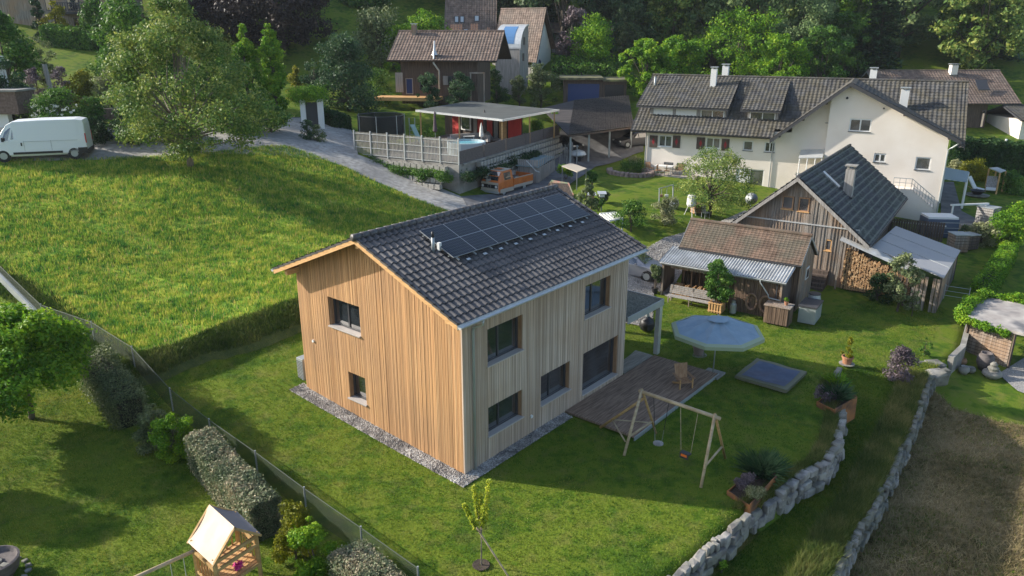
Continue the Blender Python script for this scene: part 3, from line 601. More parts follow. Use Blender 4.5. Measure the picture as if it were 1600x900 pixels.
# solar panels: two rows of seven
pm, pt, pb = nodes('solar_cells'); N_, L2_ = pt.nodes, pt.links
setc(pb.inputs['Base Color'], (.008, .012, .018)); pb.inputs['Roughness'].default_value = .3; pb.inputs['Specular IOR Level'].default_value = .3
tc = N_.new('ShaderNodeTexCoord'); br = N_.new('ShaderNodeTexBrick'); br.offset = 0; br.inputs['Scale'].default_value = 1; br.inputs['Brick Width'].default_value = .104; br.inputs['Row Height'].default_value = .155; br.inputs['Mortar Size'].default_value = .006; br.inputs['Mortar Smooth'].default_value = 0
br.inputs['Color1'].default_value = (.004, .009, .018, 1); br.inputs['Color2'].default_value = (.008, .011, .03, 1); br.inputs['Mortar'].default_value = (.10, .115, .11, 1)
L2_.new(tc.outputs['Object'], br.inputs['Vector']); L2_.new(br.outputs[0], pb.inputs['Base Color'])
frm = mat('panel_frame', (.42, .44, .44), .4, metal=.6)
ang = math.atan(sf); PW, PH = 1.245, .93
def onroof(x, s, h): # s metres down from ridge
    return (x, YR-s*math.cos(ang)-h*math.sin(ang)*1, ZR-s*math.sin(ang)+h*math.cos(ang))
for r_ in range(2):
    for c_ in range(7):
        x0 = 1.82+c_*(PW+.012); s0 = .70+r_*(PH+.012)+PH
        p = MB().box((0, 0, -.035), (PW, PH, .0)).build('solar_panel', frm, house)
        p.location = onroof(x0, s0, .19); p.rotation_euler = (ang, 0, 0)
        MB().box((.016, .016, .001), (PW-.016, PH-.016, .004)).build('cells', pm, p)
k = MB()
for q in range(10):
    x = 2.0+q*.92; k.bar(onroof(x, .78, .125), onroof(x, 2.72, .125), .04, .05)
for s0 in (.95, 2.35): k.bar(onroof(1.8, s0, .09), onroof(10.55, s0, .09), .04, .03)
k.build('panel_rails', M['greymetal'], house)
k = MB()
for q in range(9): k.box((2.5+q*.92-.07, 0, 0), (2.5+q*.92+.07, .1, .02))
for q in range(9):
    hk = MB()
    c = onroof(2.45+q*.92, 2.78, .085); hk.bar((c[0]-.09, c[1], c[2]), (c[0]+.09, c[1], c[2]), .10, .012, (0, -math.sin(ang), math.cos(ang))); hk.build('roof_hook', M['lightmetal'], house)
c = onroof(1.62, 1.75, .0); fl = MB().tube([(c[0], c[1], c[2]-.1), (c[0], c[1], c[2]+.50)], .062, 12).build('vent_pipe', M['greymetal'], house, True)
MB().tube([(c[0], c[1], c[2]+.50), (c[0], c[1], c[2]+.72)], .05, 12).build('cap', M['black'], fl, True)
MB().cbox((c[0]+.22, c[1]-.1, c[2]+.13), (.12, .12, .3)).build('vent_box', M['white'], house)
# ---- terrace canopy
can = thing('terrace_canopy', 'pale grey flat canopy with gravel topped roof on one post beside the timber house', 'canopy', tuple(hw(10.75, 0, 0)), YAW)
CX = 3.25; MB().box((0, -.05, 2.72), (CX, 5.2, 2.86)).build('roof_slab', M['concrete'], can)
k = MB(); k.box((0, -.10, 2.62), (CX+.05, -.052, 2.95)); k.box((CX+.002, -.05, 2.62), (CX+.05, 5.2, 2.95)); k.build('fascia', M['greymetal'], can)
MB().box((.05, 0, 2.862), (CX-.02, 5.15, 2.90)).build('gravel_topping', mat('roof_gravel', (.05, .055, .045), .95, (.16, .17, .14), 14, bump=1, bscale=20), can)
MB().box((CX-.28, -.08, .12), (CX-.02, .14, 2.715)).build('post', M['lightmetal'], can)
MB().box((CX-.28, 4.8, .0), (CX-.02, 5.0, 2.715)).build('post', M['lightmetal'], can)
# ---- deck
dk = mat('deck_boards', (.15, .095, .065), .8, (.33, .23, .16), 2.2, (.6, 8, 1), bump=.2, bscale=8); dkg = mat('grey_deck_boards', (.22, .205, .17), .8, (.36, .34, .29), 2.2, (.6, 8, 1))
deck = thing('wooden_deck', 'brown slatted terrace deck along the grey house wall', 'deck', tuple(hw(6.1, -3.35, 0)), YAW)
b1 = MB(); y = 0; k = 0
while y < 3.30: b1.box((0, y, .06), (7.45, min(y+.118, 3.32), .15)); y += .126
b1.build('deck_boards', dk, deck)
b1 = MB(); x = 4.75
while x < 7.35: b1.box((x, 3.36, .06), (x+.118, 5.6, .15)); x += .126
b1.build('deck_boards', dkg, deck)['label'] = 'greyer boards under the canopy'
MB().box((-.04, -.05, -.05), (7.5, -.004, .135)).build('edge_board', M['greymetal'], deck)
# ---- heat pump
hp = thing('heat_pump', 'grey slatted air conditioning unit behind the gable corner', 'heat pump', tuple(hw(.25, 9.75, .55)), YAW)
MB().box((0, 0, .05), (1.0, .45, 1.15)).build('casing', M['greymetal'], hp, bevel=.02)
k = MB(); [k.box((-.012, .04, .15+q*.07), (-.002, .41, .18+q*.07)) for q in range(13)]; k.build('grille', M['frame'], hp)
MB().box((.05, .02, -.3), (.95, .43, .048)).build('plinth', M['concrete'], hp)
MB().cbox(tuple(hw(.62, -.3, .02)), (.35, .3, .1), YAW).build('x', M['concrete']).name = 'splash_stone'
tag(bpy.data.objects['splash_stone'], 'small concrete slab under the downpipe at the near house corner', 'paving slab')
# ================================================================ OTHER BUILDINGS
M['render'] = mat('cream_render', (.79, .71, .62), .9, (.84, .77, .69), .8, bump=.15, bscale=30, big=(.25, (.73, .65, .56), .5))
M['oldtile'] = mat('old_grey_tiles', (.045, .043, .042), .8, (.10, .098, .094), 1.6, c3=(.068, .066, .063), big=(.9, (.10, .085, .045), .45))
M['browntile'] = mat('brown_tiles', (.115, .080, .060), .8, (.24, .175, .135), 1.8, c3=(.17, .12, .095), big=(.4, (.13, .11, .09), .5))
M['rusttile'] = mat('moss_brown_tiles', (.10, .065, .045), .9, (.19, .125, .09), 2.2, c3=(.14, .095, .068), big=(.9, (.10, .095, .07), .7))
M['barntile'] = mat('slate_green_tiles', (.042, .046, .040), .8, (.12, .13, .11), 2.4, c3=(.068, .074, .064), big=(.5, (.06, .055, .07), .6))
_t = M['barntile'].node_tree; _r = next(n for n in _t.nodes if n.type == 'VALTORGB'); _tc = next(n for n in _t.nodes if n.type == 'TEX_COORD'); _b = _t.nodes['Principled BSDF']
_w = _t.nodes.new('ShaderNodeTexWave'); _w.bands_direction = 'Y'; _w.inputs['Scale'].default_value = .95; _w.inputs['Distortion'].default_value = .6; _w.inputs['Detail'].default_value = 1; _t.links.new(_tc.outputs['Object'], _w.inputs[0])
_p = _t.nodes.new('ShaderNodeMapRange'); _p.inputs[1].default_value = .72; _p.inputs[2].default_value = 1; _p.inputs[4].default_value = .6; _t.links.new(_w.outputs[1], _p.inputs[0])
_m = _t.nodes.new('ShaderNodeMix'); _m.data_type = 'RGBA'; _t.links.new(_p.outputs[0], _m.inputs[0]); _t.links.new(_b.inputs['Base Color'].links[0].from_socket, _m.inputs[6]); setc(_m.inputs[7], (.20, .21, .17)); _t.links.new(_m.outputs[2], _b.inputs['Base Color'])
M['oldboard'] = mat('old_grey_boards', (.13, .115, .10), .85, (.34, .31, .28), 3, (5, 5, .22), c3=(.22, .195, .17), big=(.5, (.36, .20, .09), .55), bump=.3, bscale=8)
M['darkboard'] = mat('dark_brown_boards', (.055, .040, .032), .85, (.13, .095, .075), 3, (5, 5, .25), c3=(.085, .062, .05))
M['greyboard'] = mat('grey_boards', (.22, .205, .19), .85, (.37, .35, .33), 3, (5, 5, .25))
M['sheet'] = mat('grey_sheet', (.30, .30, .31), .6, (.40, .40, .40), .8, bump=.1, big=(.8, (.25, .25, .25), .5))
M['corr'] = mat('corrugated_sheet', (.42, .43, .43), .5, (.56, .57, .56), 2, big=(1.2, (.30, .29, .27), .5), metal=.2)
M['flat'] = mat('flat_roof_felt', (.055, .065, .06), .9, (.09, .10, .095), .7, big=(.5, (.07, .07, .065), .5))
M['red'] = mat('red_boards', (.42, .022, .018), .7, (.55, .04, .03), 3, (5, 5, .3))
M['brick'] = mat('brown_brick', (.11, .075, .06), .9, (.20, .14, .115), 6)
M['blue'] = mat('blue_door', (.012, .035, .14), .5)
M['purplegrey'] = mat('weathered_panel', (.085, .072, .070), .75, (.13, .11, .105), 3, (2, 2, 4))
M['orange'] = mat('orange_paint', (.62, .17, .03), .35, (.50, .13, .025), 2)
def slopebox(t, pts, m, th=.12, name='soffit'): return MB().slab(pts, th).build(name, m, t)
def gable_roof(t, xa, xb, yf, zf, yr, zr, yb, zb, m, tw=.30, th=.36, amp=.045, edge='frame', seg=4, lip=.035, name='roof', board=.18, ridge=True):
    "roof (tiles) > ridge_tiles ; verge boards ; soffit"
    r = MB(); tiles(r, (xa, yf, zf), (xb, yf, zf), (xa, yr, zr), tw, th, amp, seg, lip); tiles(r, (xb, yb, zb), (xa, yb, zb), (xb, yr, zr), tw, th, amp, seg, lip)
    ro = r.build(name, M[m], t)
    if ridge: k = MB(); ridge_tiles(k, (xa, yr, zr+.05), (xb, yr, zr+.05), .11, .42); k.build('ridge_tiles', M[m], ro)
    k = MB(); k.slab([(xa+.02, yf+.03, zf-.02), (xb-.02, yf+.03, zf-.02), (xb-.02, yr, zr-.02), (xa+.02, yr, zr-.02)], .12); k.slab([(xa+.02, yr, zr-.02), (xb-.02, yr, zr-.02), (xb-.02, yb-.03, zb-.02), (xa+.02, yb-.03, zb-.02)], .12); k.build('soffit', M['darkboard'], ro)
    for x0, (y0, z0) in ((xa-.02, (yf, zf)), (xb-.02, (yf, zf)), (xa-.02, (yb, zb)), (xb-.02, (yb, zb))):
        k = MB(); k.slab([(x0, y0, z0+.03), (x0+.04, y0, z0+.03), (x0+.04, yr, zr+.03), (x0, yr, zr+.03)], board); k.build('verge_board', M[edge], ro)
    gutter(ro, (xa, yf-.07, zf+.0), (xb, yf-.07, zf+.0), .07, M['frame'])
    return ro
def shell(t, x0, x1, y0, y1, zb, rt, m, ops={}, depth=.12, name='wall'):
    "four walls up to the roof underside rt(y); ridge along x. ops: openings for front, left, right, back"
    yr = rt['yr']; T = lambda y: (rt['zf']+(rt['zr']-rt['zf'])*(y-rt['yf'])/(yr-rt['yf']) if y < yr else rt['zb']+(rt['zr']-rt['zb'])*(y-rt['yb'])/(yr-rt['yb']))-.13
    k = MB(); L_x = x1-x0; D = y1-y0
    facade(k, (x0, y0, 0), (1, 0, 0), [(0, zb), (L_x, zb), (L_x, T(y0)), (0, T(y0))], ops.get('front', ()), depth)
    facade(k, (x1, y1, 0), (-1, 0, 0), [(0, zb), (L_x, zb), (L_x, T(y1)), (0, T(y1))], ops.get('back', ()), depth)
    facade(k, (x0, y1, 0), (0, -1, 0), [(0, zb), (D, zb), (D, T(y0)), (y1-yr, T(yr)), (0, T(y1))], ops.get('left', ()), depth)
    facade(k, (x1, y0, 0), (0, 1, 0), [(0, zb), (D, zb), (D, T(y1)), (yr-y0, T(yr)), (0, T(y0))], ops.get('right', ()), depth)
    return k.build(name, M[m], t)
def pbox(fr, y0, b):
    "pixel box -> opening (x0, x1, z0, z1) on plane y = y0"
    c = (b[0]+b[2])/2; r_ = (b[1]+b[3])/2; A = fr.y(b[0], r_, y0); B = fr.y(b[2], r_, y0); T = fr.y(c, b[1], y0); Bo = fr.y(c, b[3], y0); return (A[0], B[0], Bo[2], T[2])
def xbox(fr, x0, b):
    c = (b[0]+b[2])/2; r_ = (b[1]+b[3])/2; A = fr.x(b[0], r_, x0); B = fr.x(b[2], r_, x0); T = fr.x(c, b[1], x0); Bo = fr.x(c, b[3], x0); return (B[1], A[1], Bo[2], T[2])
# ---------------------------------------------------------------- white apartment house
WF = Frame((12.3, 70, 1.5), math.atan2(-.428, .904))
wh = thing('apartment_house', 'long cream rendered house with dark tiled roof, dormers and a gabled wing', 'house', tuple(WF.P), WF.yaw)
fr0 = [pbox(WF, 0, b) for b in [(1029, 211.5, 1050, 229.5), (1103, 215, 1125.5, 232), (1161, 220, 1176.5, 235.5), (1194.5, 222, 1211, 238), (1251, 225.5, 1268, 239.5), (1149, 264, 1193, 297), (1037, 253.5, 1052, 262), (1057.5, 255, 1071, 263), (1243, 270, 1251, 275.5), (1291.5, 173, 1299.5, 192)]]
wg0 = [pbox(WF, -.9, b) for b in [(1327, 185.5, 1361.5, 206), (1365, 239.5, 1384.5, 254), (1430, 245.5, 1454.5, 266)]]
rtw = dict(yf=-.8, zf=5.15, yr=5.7, zr=9.65, yb=12.2, zb=5.15)
shell(wh, 0, 23.8, 0, 11.4, -1.6, rtw, 'render', {'front': fr0}, .12)
k = MB()
wl = lambda x: (9.75-.845*(16.5-x) if x < 16.5 else 9.75-.49*(x-16.5))-.2
facade(k, (15.2, -.9, 0), (1, 0, 0), [(0, -2.2), (8.75, -2.2), (8.75, wl(23.95)), (1.3, wl(16.5)), (0, wl(15.2))], [(a-15.2, b-15.2, c, d) for a, b, c, d in wg0], .12)
facade(k, (15.2, .02, 0), (0, -1, 0), [(0, -2.2), (.92, -2.2), (.92, wl(15.2)), (0, wl(15.2))]); facade(k, (23.95, -.9, 0), (0, 1, 0), [(0, -2.2), (12.3, -2.2), (12.3, 5.3), (0, wl(23.95))])
facade(k, (12.4, -.005, 0), (1, 0, 0), [(0, 4.0), (2.8, 4.0), (2.8, wl(15.2)), (0, wl(12.4))])
k.build('wing_wall', M['render'], wh)
M['wfr'] = mat('white_window_frame', (.74, .74, .72), .4)
for q, b in enumerate(fr0):
    sh = None; pn = 2; fm = 'wfr'; gm = 'glassgrey'
    if q == 5: sh = [(b[0]+.07, (b[0]+b[1])/2-.1)]
    if q in (2, 8, 9): pn = 1
    if q in (6, 7): fm = 'frame'
    window(wh, (0, 0, 0), (1, 0, 0), *b, depth=.1, panes=pn, fw=.09, fm=fm, gm=gm, sill='frame' if q in (2, 3, 4, 9) else 'wfr', shutter=sh)
for q, b in enumerate(wg0): window(wh, (0, -.9, 0), (1, 0, 0), *b, depth=.1, panes=(2, 2, 1)[q], fw=(.10, .12, .10)[q], fm='wfr' if q != 1 else 'wfr', gm='glassgrey', sill='frame')
redm = mat('red_motif', (.35, .02, .03), .7)
for b in [(1015, 211.5, 1027.5, 230), (1051.5, 212, 1063, 231), (1088.5, 214.5, 1101.5, 233), (1127.5, 217, 1139.5, 235.5)]:
    x0, x1, z0, z1 = pbox(WF, 0, b); s_ = MB().box((x0, -.07, z0), (x1, -.01, z1)).build('window_shutter', M['darkboard'], wh)
    c, m_ = (x0+x1)/2, (z0+z1)/2; MB().slab([(c-.13, -.072, m_), (c, -.072, m_-.32), (c+.13, -.072, m_), (c, -.072, m_+.32)], .004, (0, 1, 0)).build('motif', redm, s_)
MB().tube([(16.9-.55, -.96, 8.6), (16.9-.55, -.9, 8.6)], .1, 10).build('vent_hole', M['black'], wh)
MB().tube([(20.2-1.1, -.96, 7.9), (20.2-1.1, -.9, 7.9)], .07, 10).build('vent_hole', M['black'], wh)
k = MB(); zf_ = lambda y: 5.15+(4.5/6.5)*(y+.8)
for xa, xb, y_ in ((-1.35, 11.0, -.8), (11.0, 24.6, .05), (24.6, 25.1, -.8)): tiles(k, (xa, y_, zf_(y_)), (xb, y_, zf_(y_)), (xa, 5.7, 9.65), .33, .36, .05, 4)
tiles(k, (25.1, 12.2, 5.15), (-1.35, 12.2, 5.15), (25.1, 5.7, 9.65), .33, .36, .05, 4); rr = k.build('roof', M['oldtile'], wh)
k = MB(); ridge_tiles(k, (-1.35, 5.7, 9.7), (25.1, 5.7, 9.7), .11, .42); k.build('ridge_tiles', M['oldtile'], rr)
k = MB(); k.slab([(-1.33, -.77, 5.13), (10.98, -.77, 5.13), (10.98, 5.7, 9.61), (-1.33, 5.7, 9.61)], .12); k.build('soffit', M['darkboard'], rr)
MB().slab([(-1.37, -.8, 5.18), (-1.33, -.8, 5.18), (-1.33, 5.7, 9.68), (-1.37, 5.7, 9.68)], .2).build('verge_board', M['frame'], rr); MB().slab([(25.08, -.8, 5.18), (25.12, -.8, 5.18), (25.12, 5.7, 9.68), (25.08, 5.7, 9.68)], .2).build('verge_board', M['frame'], rr)
gutter(rr, (-1.35, -.87, 5.15), (10.9, -.87, 5.15), .08, M['frame'])
k = MB(); tiles(k, (10.9, 5.55, 5.05), (10.9, -1.6, 5.05), (16.5, 5.55, 9.78), .33, .36, .05, 4); tiles(k, (24.75, -1.6, 5.74), (24.75, 5.55, 5.74), (16.5, -1.6, 9.78), .33, .36, .05, 4)
wr = k.build('wing_roof', M['oldtile'], wh)
k = MB(); k.slab([(10.9, -1.62, 5.07), (10.9, -1.57, 5.07), (16.5, -1.57, 9.83), (16.5, -1.62, 9.83)], .30); k.build('verge_board', M['frame'], wr)
k = MB(); k.slab([(16.5, -1.62, 9.83), (16.5, -1.57, 9.83), (24.75, -1.57, 5.78), (24.75, -1.62, 5.78)], .30); k.build('verge_board', M['frame'], wr)
k = MB(); k.slab([(11, -1.56, 5.02), (11, -.85, 5.02), (16.5, -.85, 9.70), (16.5, -1.56, 9.70)], .1); k.slab([(16.5, -1.56, 9.70), (16.5, -.85, 9.70), (24.7, -.85, 5.70), (24.7, -1.56, 5.70)], .1); k.build('soffit', M['white'], wr)
for x in (11.6, 13.3, 14.9, 16.5, 20.6, 23.9): k = MB().bar((x, -1.5, wl(x)-.02), (x, -.88, wl(x)-.02), .14, .2); k.build('purlin', M['darkboard'], wr)
for xa, xb, wins in ((-1.3, 6.95, [(1021, 168.5, 1051, 185.5), (1056, 169.5, 1088, 186.5), (1094.5, 172, 1131.5, 187.5)]), (7.95, 11.3, [(1171, 175, 1211.5, 190.5)])):
    k = MB(); tiles(k, (xa, .45, 7.22), (xb, .45, 7.22), (xa, 5.25, 9.42), .33, .36, .05, 4); d = k.build('dormer_roof', M['oldtile'], wh)
    MB().slab([(xa+.02, .47, 7.2), (xb-.02, .47, 7.2), (xb-.02, 5.25, 9.4), (xa+.02, 5.25, 9.4)], .14).build('soffit', M['frame'], d)
    op = [pbox(WF, 1.0, b) for b in wins]; x0 = xa+.55 if xa > 0 else -.15; x1 = xb-.2
    k = MB(); facade(k, (x0, 1.0, 0), (1, 0, 0), [(0, 5.6), (x1-x0, 5.6), (x1-x0, 7.3), (0, 7.3)], [(a-x0, b-x0, c, e) for a, b, c, e in op], .08)
    for xx, s_ in ((x0, 1), (x1, -1)):
        pts = [(xx, 1.0, 5.6), (xx, 1.0, 7.3), (xx, 4.9, 9.1), (xx, 4.9, 8.7)]; k.slab(pts, .06*s_, (1, 0, 0))
    k.build('dormer_wall', M['greyboard'], wh)
    for q, b in enumerate(op): window(wh, (0, 1.0, 0), (1, 0, 0), *b, depth=.06, panes=2 if (xa > 0 or q == 2) else 1, fw=.08, fm='wfr', gm='glassgrey', sill='wfr', shutter=[(b[0]+.08, b[1]-.08)] if (xa < 0 and q < 2) else None)
for (x, y, z, h_, w_) in ((4.75, 4.2, 8.5, 1.9, .5), (5.45, 5.9, 9.3, 1.3, .55), (17.9, 6.3, 9.2, 1.3, .55), (20.5, 2.6, 7.4, 1.75, .6)): chimney(wh, (x, y, z), w_, w_, h_, M['white'], M['greymetal'])
MB().tube([(-.6, 3.9, 8.3), (-.6, 3.9, 9.6)], .10, 10).build('flue', M['greymetal'], wh, True)
MB().tube([(-.05, -.08, -1.5), (-.05, -.08, 5.0)], .05).build('downpipe', M['greymetal'], wh); MB().tube([(11.0, -.08, -1.5), (11.0, -.08, 5.0)], .05).build('downpipe', M['greymetal'], wh)
MB().tube([(24.7, -1.3, 5.6), (24.3, -.98, 5.2), (24.0, -.98, 5.0), (24.0, -.98, -2)], .06).build('downpipe', M['greymetal'], wh)
# outer stair on the wing
k = MB()
for q in range(11): k.box((22.0-q*.26-.3, -2.1, -.2+q*.21-.9), (22.0-q*.26, -.92, -.2+q*.21+.03-.9))
A1 = WF.y(1405, 330, -1.5); st = thing('outside_stair', 'grey concrete outside stair with a metal railing against the cream gable wall', 'stair', tuple(WF.wld((0, 0, 0))), WF.yaw)
k = MB(); n = 10
xs0 = WF.y(1465, 322, -2.0)[0]-.3; xs1 = WF.y(1425, 284, -2.0)[0]
zt = WF.y(1425, 296, -2.0)[2]; zl = WF.y(1462, 326, -2.0)[2]
for q in range(n): x = xs0+(xs1-xs0)*q/n; k.box((x+(xs1-xs0)/n, -2.1, zl-1.6), (x, -.93, zl+(zt-zl)*(q+1)/n))
k.box((xs1-1.3, -2.1, zl-1.6), (xs1-.001, -.93, zt)); k.build('steps', M['render'], st)
k = MB(); 
for q in range(9): x = xs0+(xs1-xs0)*q/8; z_ = zl+(zt-zl)*q/8; k.tube([(x, -2.15, z_), (x, -2.15, z_+.85)], .02, 6)
k.tube([(xs0, -2.15, zl+.85), (xs1, -2.15, zt+.85), (xs1-1.3, -2.15, zt+.85)], .03, 6); k.tube([(xs0, -2.15, zl+.5), (xs1, -2.15, zt+.5), (xs1-1.3, -2.15, zt+.5)], .02, 6)
for q in range(4): x = xs1-q*.43; k.tube([(x, -2.15, zt), (x, -2.15, zt+.85)], .02, 6)
k.build('railing', M['greymetal'], st)
pc = thing('entrance_canopy', 'white post and glass entrance canopy in the corner beside the gabled wing', 'canopy', tuple(WF.P), WF.yaw)
k = MB(); k.slab([(13.3, -1.6, 3.75), (15.15, -1.6, 3.9), (15.15, -.05, 4.35), (13.3, -.05, 4.2)], .07); k.build('roof', M['lightmetal'], pc)
k = MB()
for x in (13.4, 14.0, 14.6, 15.1): k.tube([(x, -1.55, -1.7), (x, -1.55, 3.78)], .05, 6)
k.build('posts', M['white'], pc)
k = MB(); [k.tube([(13.4, -1.5, z_), (15.1, -1.5, z_)], .025, 6) for z_ in (.6, 1.0, 1.4)]; k.build('railing', M['white'], pc)
# ---------------------------------------------------------------- barn with gable
b0 = at_z(1248, 277, 6.58); b1_ = at_z(1326, 229, 6.58); BYAW = math.atan2(b1_[1]-b0[1], b1_[0]-b0[0]); BLEN = float(np.linalg.norm(b1_-b0))
BF = Frame(at_z(1290, 445, .1), BYAW)
barn = thing('barn_house', 'grey board clad gabled house with dark slate coloured roof behind the tiled shed', 'house', tuple(BF.P), BYAW)
ap = BF.x(1248, 277, -.35); el = BF.x(1140, 351, -.35); er = BF.x(1359, 384, -.35)
rtb = dict(yf=er[1], zf=er[2], yr=ap[1], zr=ap[2], yb=el[1], zb=el[2])
bw = [xbox(BF, 0, b) for b in [(1222, 306, 1240, 327), (1247.5, 308.5, 1265, 331), (1289, 374, 1300, 392)]]
bw = [(a, b, c, d) for a, b, c, d in bw]
shell(barn, 0, BLEN-.5, er[1]+.6, el[1]-.4, -.3, rtb, 'darkboard', {'left': [(el[1]-.4-b, el[1]-.4-a, c, d) for a, b, c, d in bw]}, .1)
def boards(parent, fr, y0, y1, zb, top, opens, pitch, m, seed=3, x=0, out=.03, name='cladding', gap=.012):
    rg = random.Random(seed); n = int((y1-y0)/pitch); p = (y1-y0)/n; k = MB()
    for q in range(n):
        a, c = y0+q*p+gap/2, y0+(q+1)*p-gap/2; tc = (a+c)/2; segs = [(zb, top(tc))]
        for o in opens:
            if o[0]-.02 < tc < o[1]+.02: segs = [s_ for z0, z1 in segs for s_ in ((z0, min(z1, o[2])), (max(z0, o[3]), z1)) if s_[1]-s_[0] > .03]
        j_ = rg.uniform(0, .02)
        for z0, z1 in segs: k.box((x-out-j_, a, z0+rg.uniform(0, .03)), (x-.004, c, z1))
        if rg.random() < .9:
            for z0, z1 in segs: k.box((x-out-.045, c-.02, z0), (x-out-.021, c+.035, z1))
    return k.build(name, M[m], parent)
Tb = lambda y: (rtb['zf']+(rtb['zr']-rtb['zf'])*(y-rtb['yf'])/(rtb['yr']-rtb['yf']) if y < rtb['yr'] else rtb['zb']+(rtb['zr']-rtb['zb'])*(y-rtb['yb'])/(rtb['yr']-rtb['yb']))-.14
boards(barn, BF, er[1]+.6, el[1]-.4, -.2, Tb, bw, .19, 'oldboard')
zc = BF.x(1230, 345, 0)[2]; MB().box((-.10, er[1]+.7, zc-.06), (-.06, el[1]-.5, zc+.02)).build('cornice', M['lightmetal'], barn)
for q, (a, b, c, d) in enumerate(bw):
    w_ = window(barn, (-.03, el[1]-.4, 0), (0, -1, 0), el[1]-.4-b, el[1]-.4-a, c, d, .06, 1, .08, 'reveal' if q < 2 else 'freshwood', 'glassgrey', 'freshwood')
br_ = gable_roof(barn, -.55, BLEN, er[1], er[2], ap[1], ap[2], el[1], el[2], 'barntile', .30, .42, .045, edge='greyboard', board=.26, lip=.075)
for y_, h_, w2, d2, nm in ((ap[1]-2.0, 1.75, .55, .55, 'chimney'),):
    c = on_plane(1322, 312, BF.wld((0, y_, 0)), BF.b); c = BF.loc(at_z(1324, 308, 4.85)); zc = rtb['zr']-(rtb['zr']-rtb['zf'])*(rtb['yr']-c[1])/(rtb['yr']-rtb['yf'])
    chimney(barn, (c[0], c[1], zc-.3), .55, .55, 2.0, M['greyboard'], M['concrete'], .22)
c = BF.loc(at_z(1297, 298, 5.2)); zc = rtb['zr']-(rtb['zr']-rtb['zf'])*(rtb['yr']-c[1])/(rtb['yr']-rtb['yf']); sl_ = (rtb['zr']-rtb['zf'])/(rtb['yr']-rtb['yf'])
MB().slab([(c[0]-.22, c[1]-.55, zc-.55*sl_+.16), (c[0]+.22, c[1]-.55, zc-.55*sl_+.16), (c[0]+.22, c[1]+.55, zc+.55*sl_+.16), (c[0]-.22, c[1]+.55, zc+.55*sl_+.16)], .14).build('skylight', M['lightmetal'], barn)
k = MB()
for q in range(5): k.box((-.35-q*.28, -.1, -.2), (-.07-q*.28+.0, 1.3, .95-q*.2))
tag(k.build('wooden_steps', M['darkboard'], loc=tuple(BF.P)), 'dark wooden steps at the foot of the grey gable wall', 'steps').rotation_euler[2] = BYAW
# woodpile with rounds
logm = mat('log_ends', (.42, .25, .12), .9, (.62, .42, .23), 6, c3=(.30, .17, .08)); logd = mat('log_bark', (.10, .075, .055), .95)
wp = thing('woodpile', 'tall stack of sawn logs under a white corrugated strip roof', 'woodpile', tuple(BF.P), BYAW)
rg = random.Random(8); k = MB(); k2 = MB(); y = -1.0
def wtop(y): return 2.62+(y+1.0)*.35
while y > -4.75:
    z = .02
    while z < wtop(y)-.1:
        r = rg.uniform(.055, .095); cy_ = y+rg.uniform(-.03, .03); cz_ = z+r; n = rg.choice((5, 6, 7)); a0 = rg.random()*6; xx = -.33-rg.uniform(0, .07)
        V = [(xx, cy_+r*math.cos(a0+6.283*q/n), cz_+r*math.sin(a0+6.283*q/n)) for q in range(n)]; k.add(V+[(xx+.3, p[1], p[2]) for p in V], [tuple(range(n))]+[(q, n+q, n+(q+1) % n, (q+1) % n) for q in range(n)]); z += r*1.72
    y -= .145
k.build('logs', logm, wp); MB().box((-.1, -4.85, -.1), (.3, -.9, .4)).build('base', logd, wp)
k = MB(); k.slab([(-.05, -.85, .4), (-.05, -4.8, .4), (-.05, -4.8, wtop(-4.8)-.1), (-.05, -.85, wtop(-.85)-.1)], .3, (1, 0, 0)); k.build('logs', logd, wp)
wr_ = thing('strip_roof', 'narrow white corrugated roof sloping down over the log stack', 'roof', tuple(BF.P), BYAW)
a_, b_ = BF.x(1312, 375, -.65), BF.x(1423, 425, -.65)
k = MB(); corrug(k, (-.65, a_[1], a_[2]), (.35, a_[1], a_[2]+.12), (-.65, b_[1], b_[2]), .13, .02); k.build('sheet', M['corr'], wr_)
k = MB(); [k.bar((-.55, y_, 0), (-.55, y_, a_[2]+(b_[2]-a_[2])*(y_-a_[1])/(b_[1]-a_[1])-.04), .1, .1) for y_ in (a_[1]-.1, b_[1]+.1)]; k.build('posts', M['oldboard'], wr_)
# sheet-roofed lean-to on the right of the barn
ln = thing('lean_to_shed', 'board shed with a wide pale grey sheet roof at the right of the log stack', 'shed', tuple(BF.P), BYAW)
q_ = [BF.loc(at_z(px, py, z_)) for px, py, z_ in ((1362, 386, 2.75), (1400, 353, 2.75), (1501, 391, 2.0), (1475, 434, 2.0))]
MB().slab([q_[0], q_[3], q_[2], q_[1]], .06).build('sheet_roof', M['sheet'], ln)
k = MB()
for s_ in (.33, .66):
    A = q_[0]*(1-s_)+q_[1]*s_; B = q_[3]*(1-s_)+q_[2]*s_; k.bar(A+[0, 0, .015], B+[0, 0, .015], .05, .03)
k.build('roof_seams', M['greymetal'], ln)
k = MB(); rg = random.Random(4)
P0_, P1_ = q_[3]+[.12, .15, -.1], q_[0]+[.3, -2.3, -.6]
A = q_[3]+np.array([.1, .12, 0]); Bq = q_[2]+np.array([-.1, .12, 0]); Cq = np.array([A[0], -4.6, 0])
for (S, E) in (((A[0], A[1]), (Cq[0], Cq[1])), ((A[0], A[1]), (Bq[0], Bq[1]))):
    d = np.array([E[0]-S[0], E[1]-S[1]]); Ln = np.linalg.norm(d); d /= Ln; n = int(Ln/.2)
    for q in range(n):
        if rg.random() < .12: continue
        p = np.array(S)+d*(q+.5)*Ln/n; zt_ = 1.72+(.55/4.2)*(p[1]-A[1])*.9-rg.uniform(0, .04); k.cbox((p[0], p[1], (zt_-.3)/2), (.16, .03, zt_+.3), math.atan2(d[1], d[0]))
k.build('board_wall', M['oldboard'], ln)
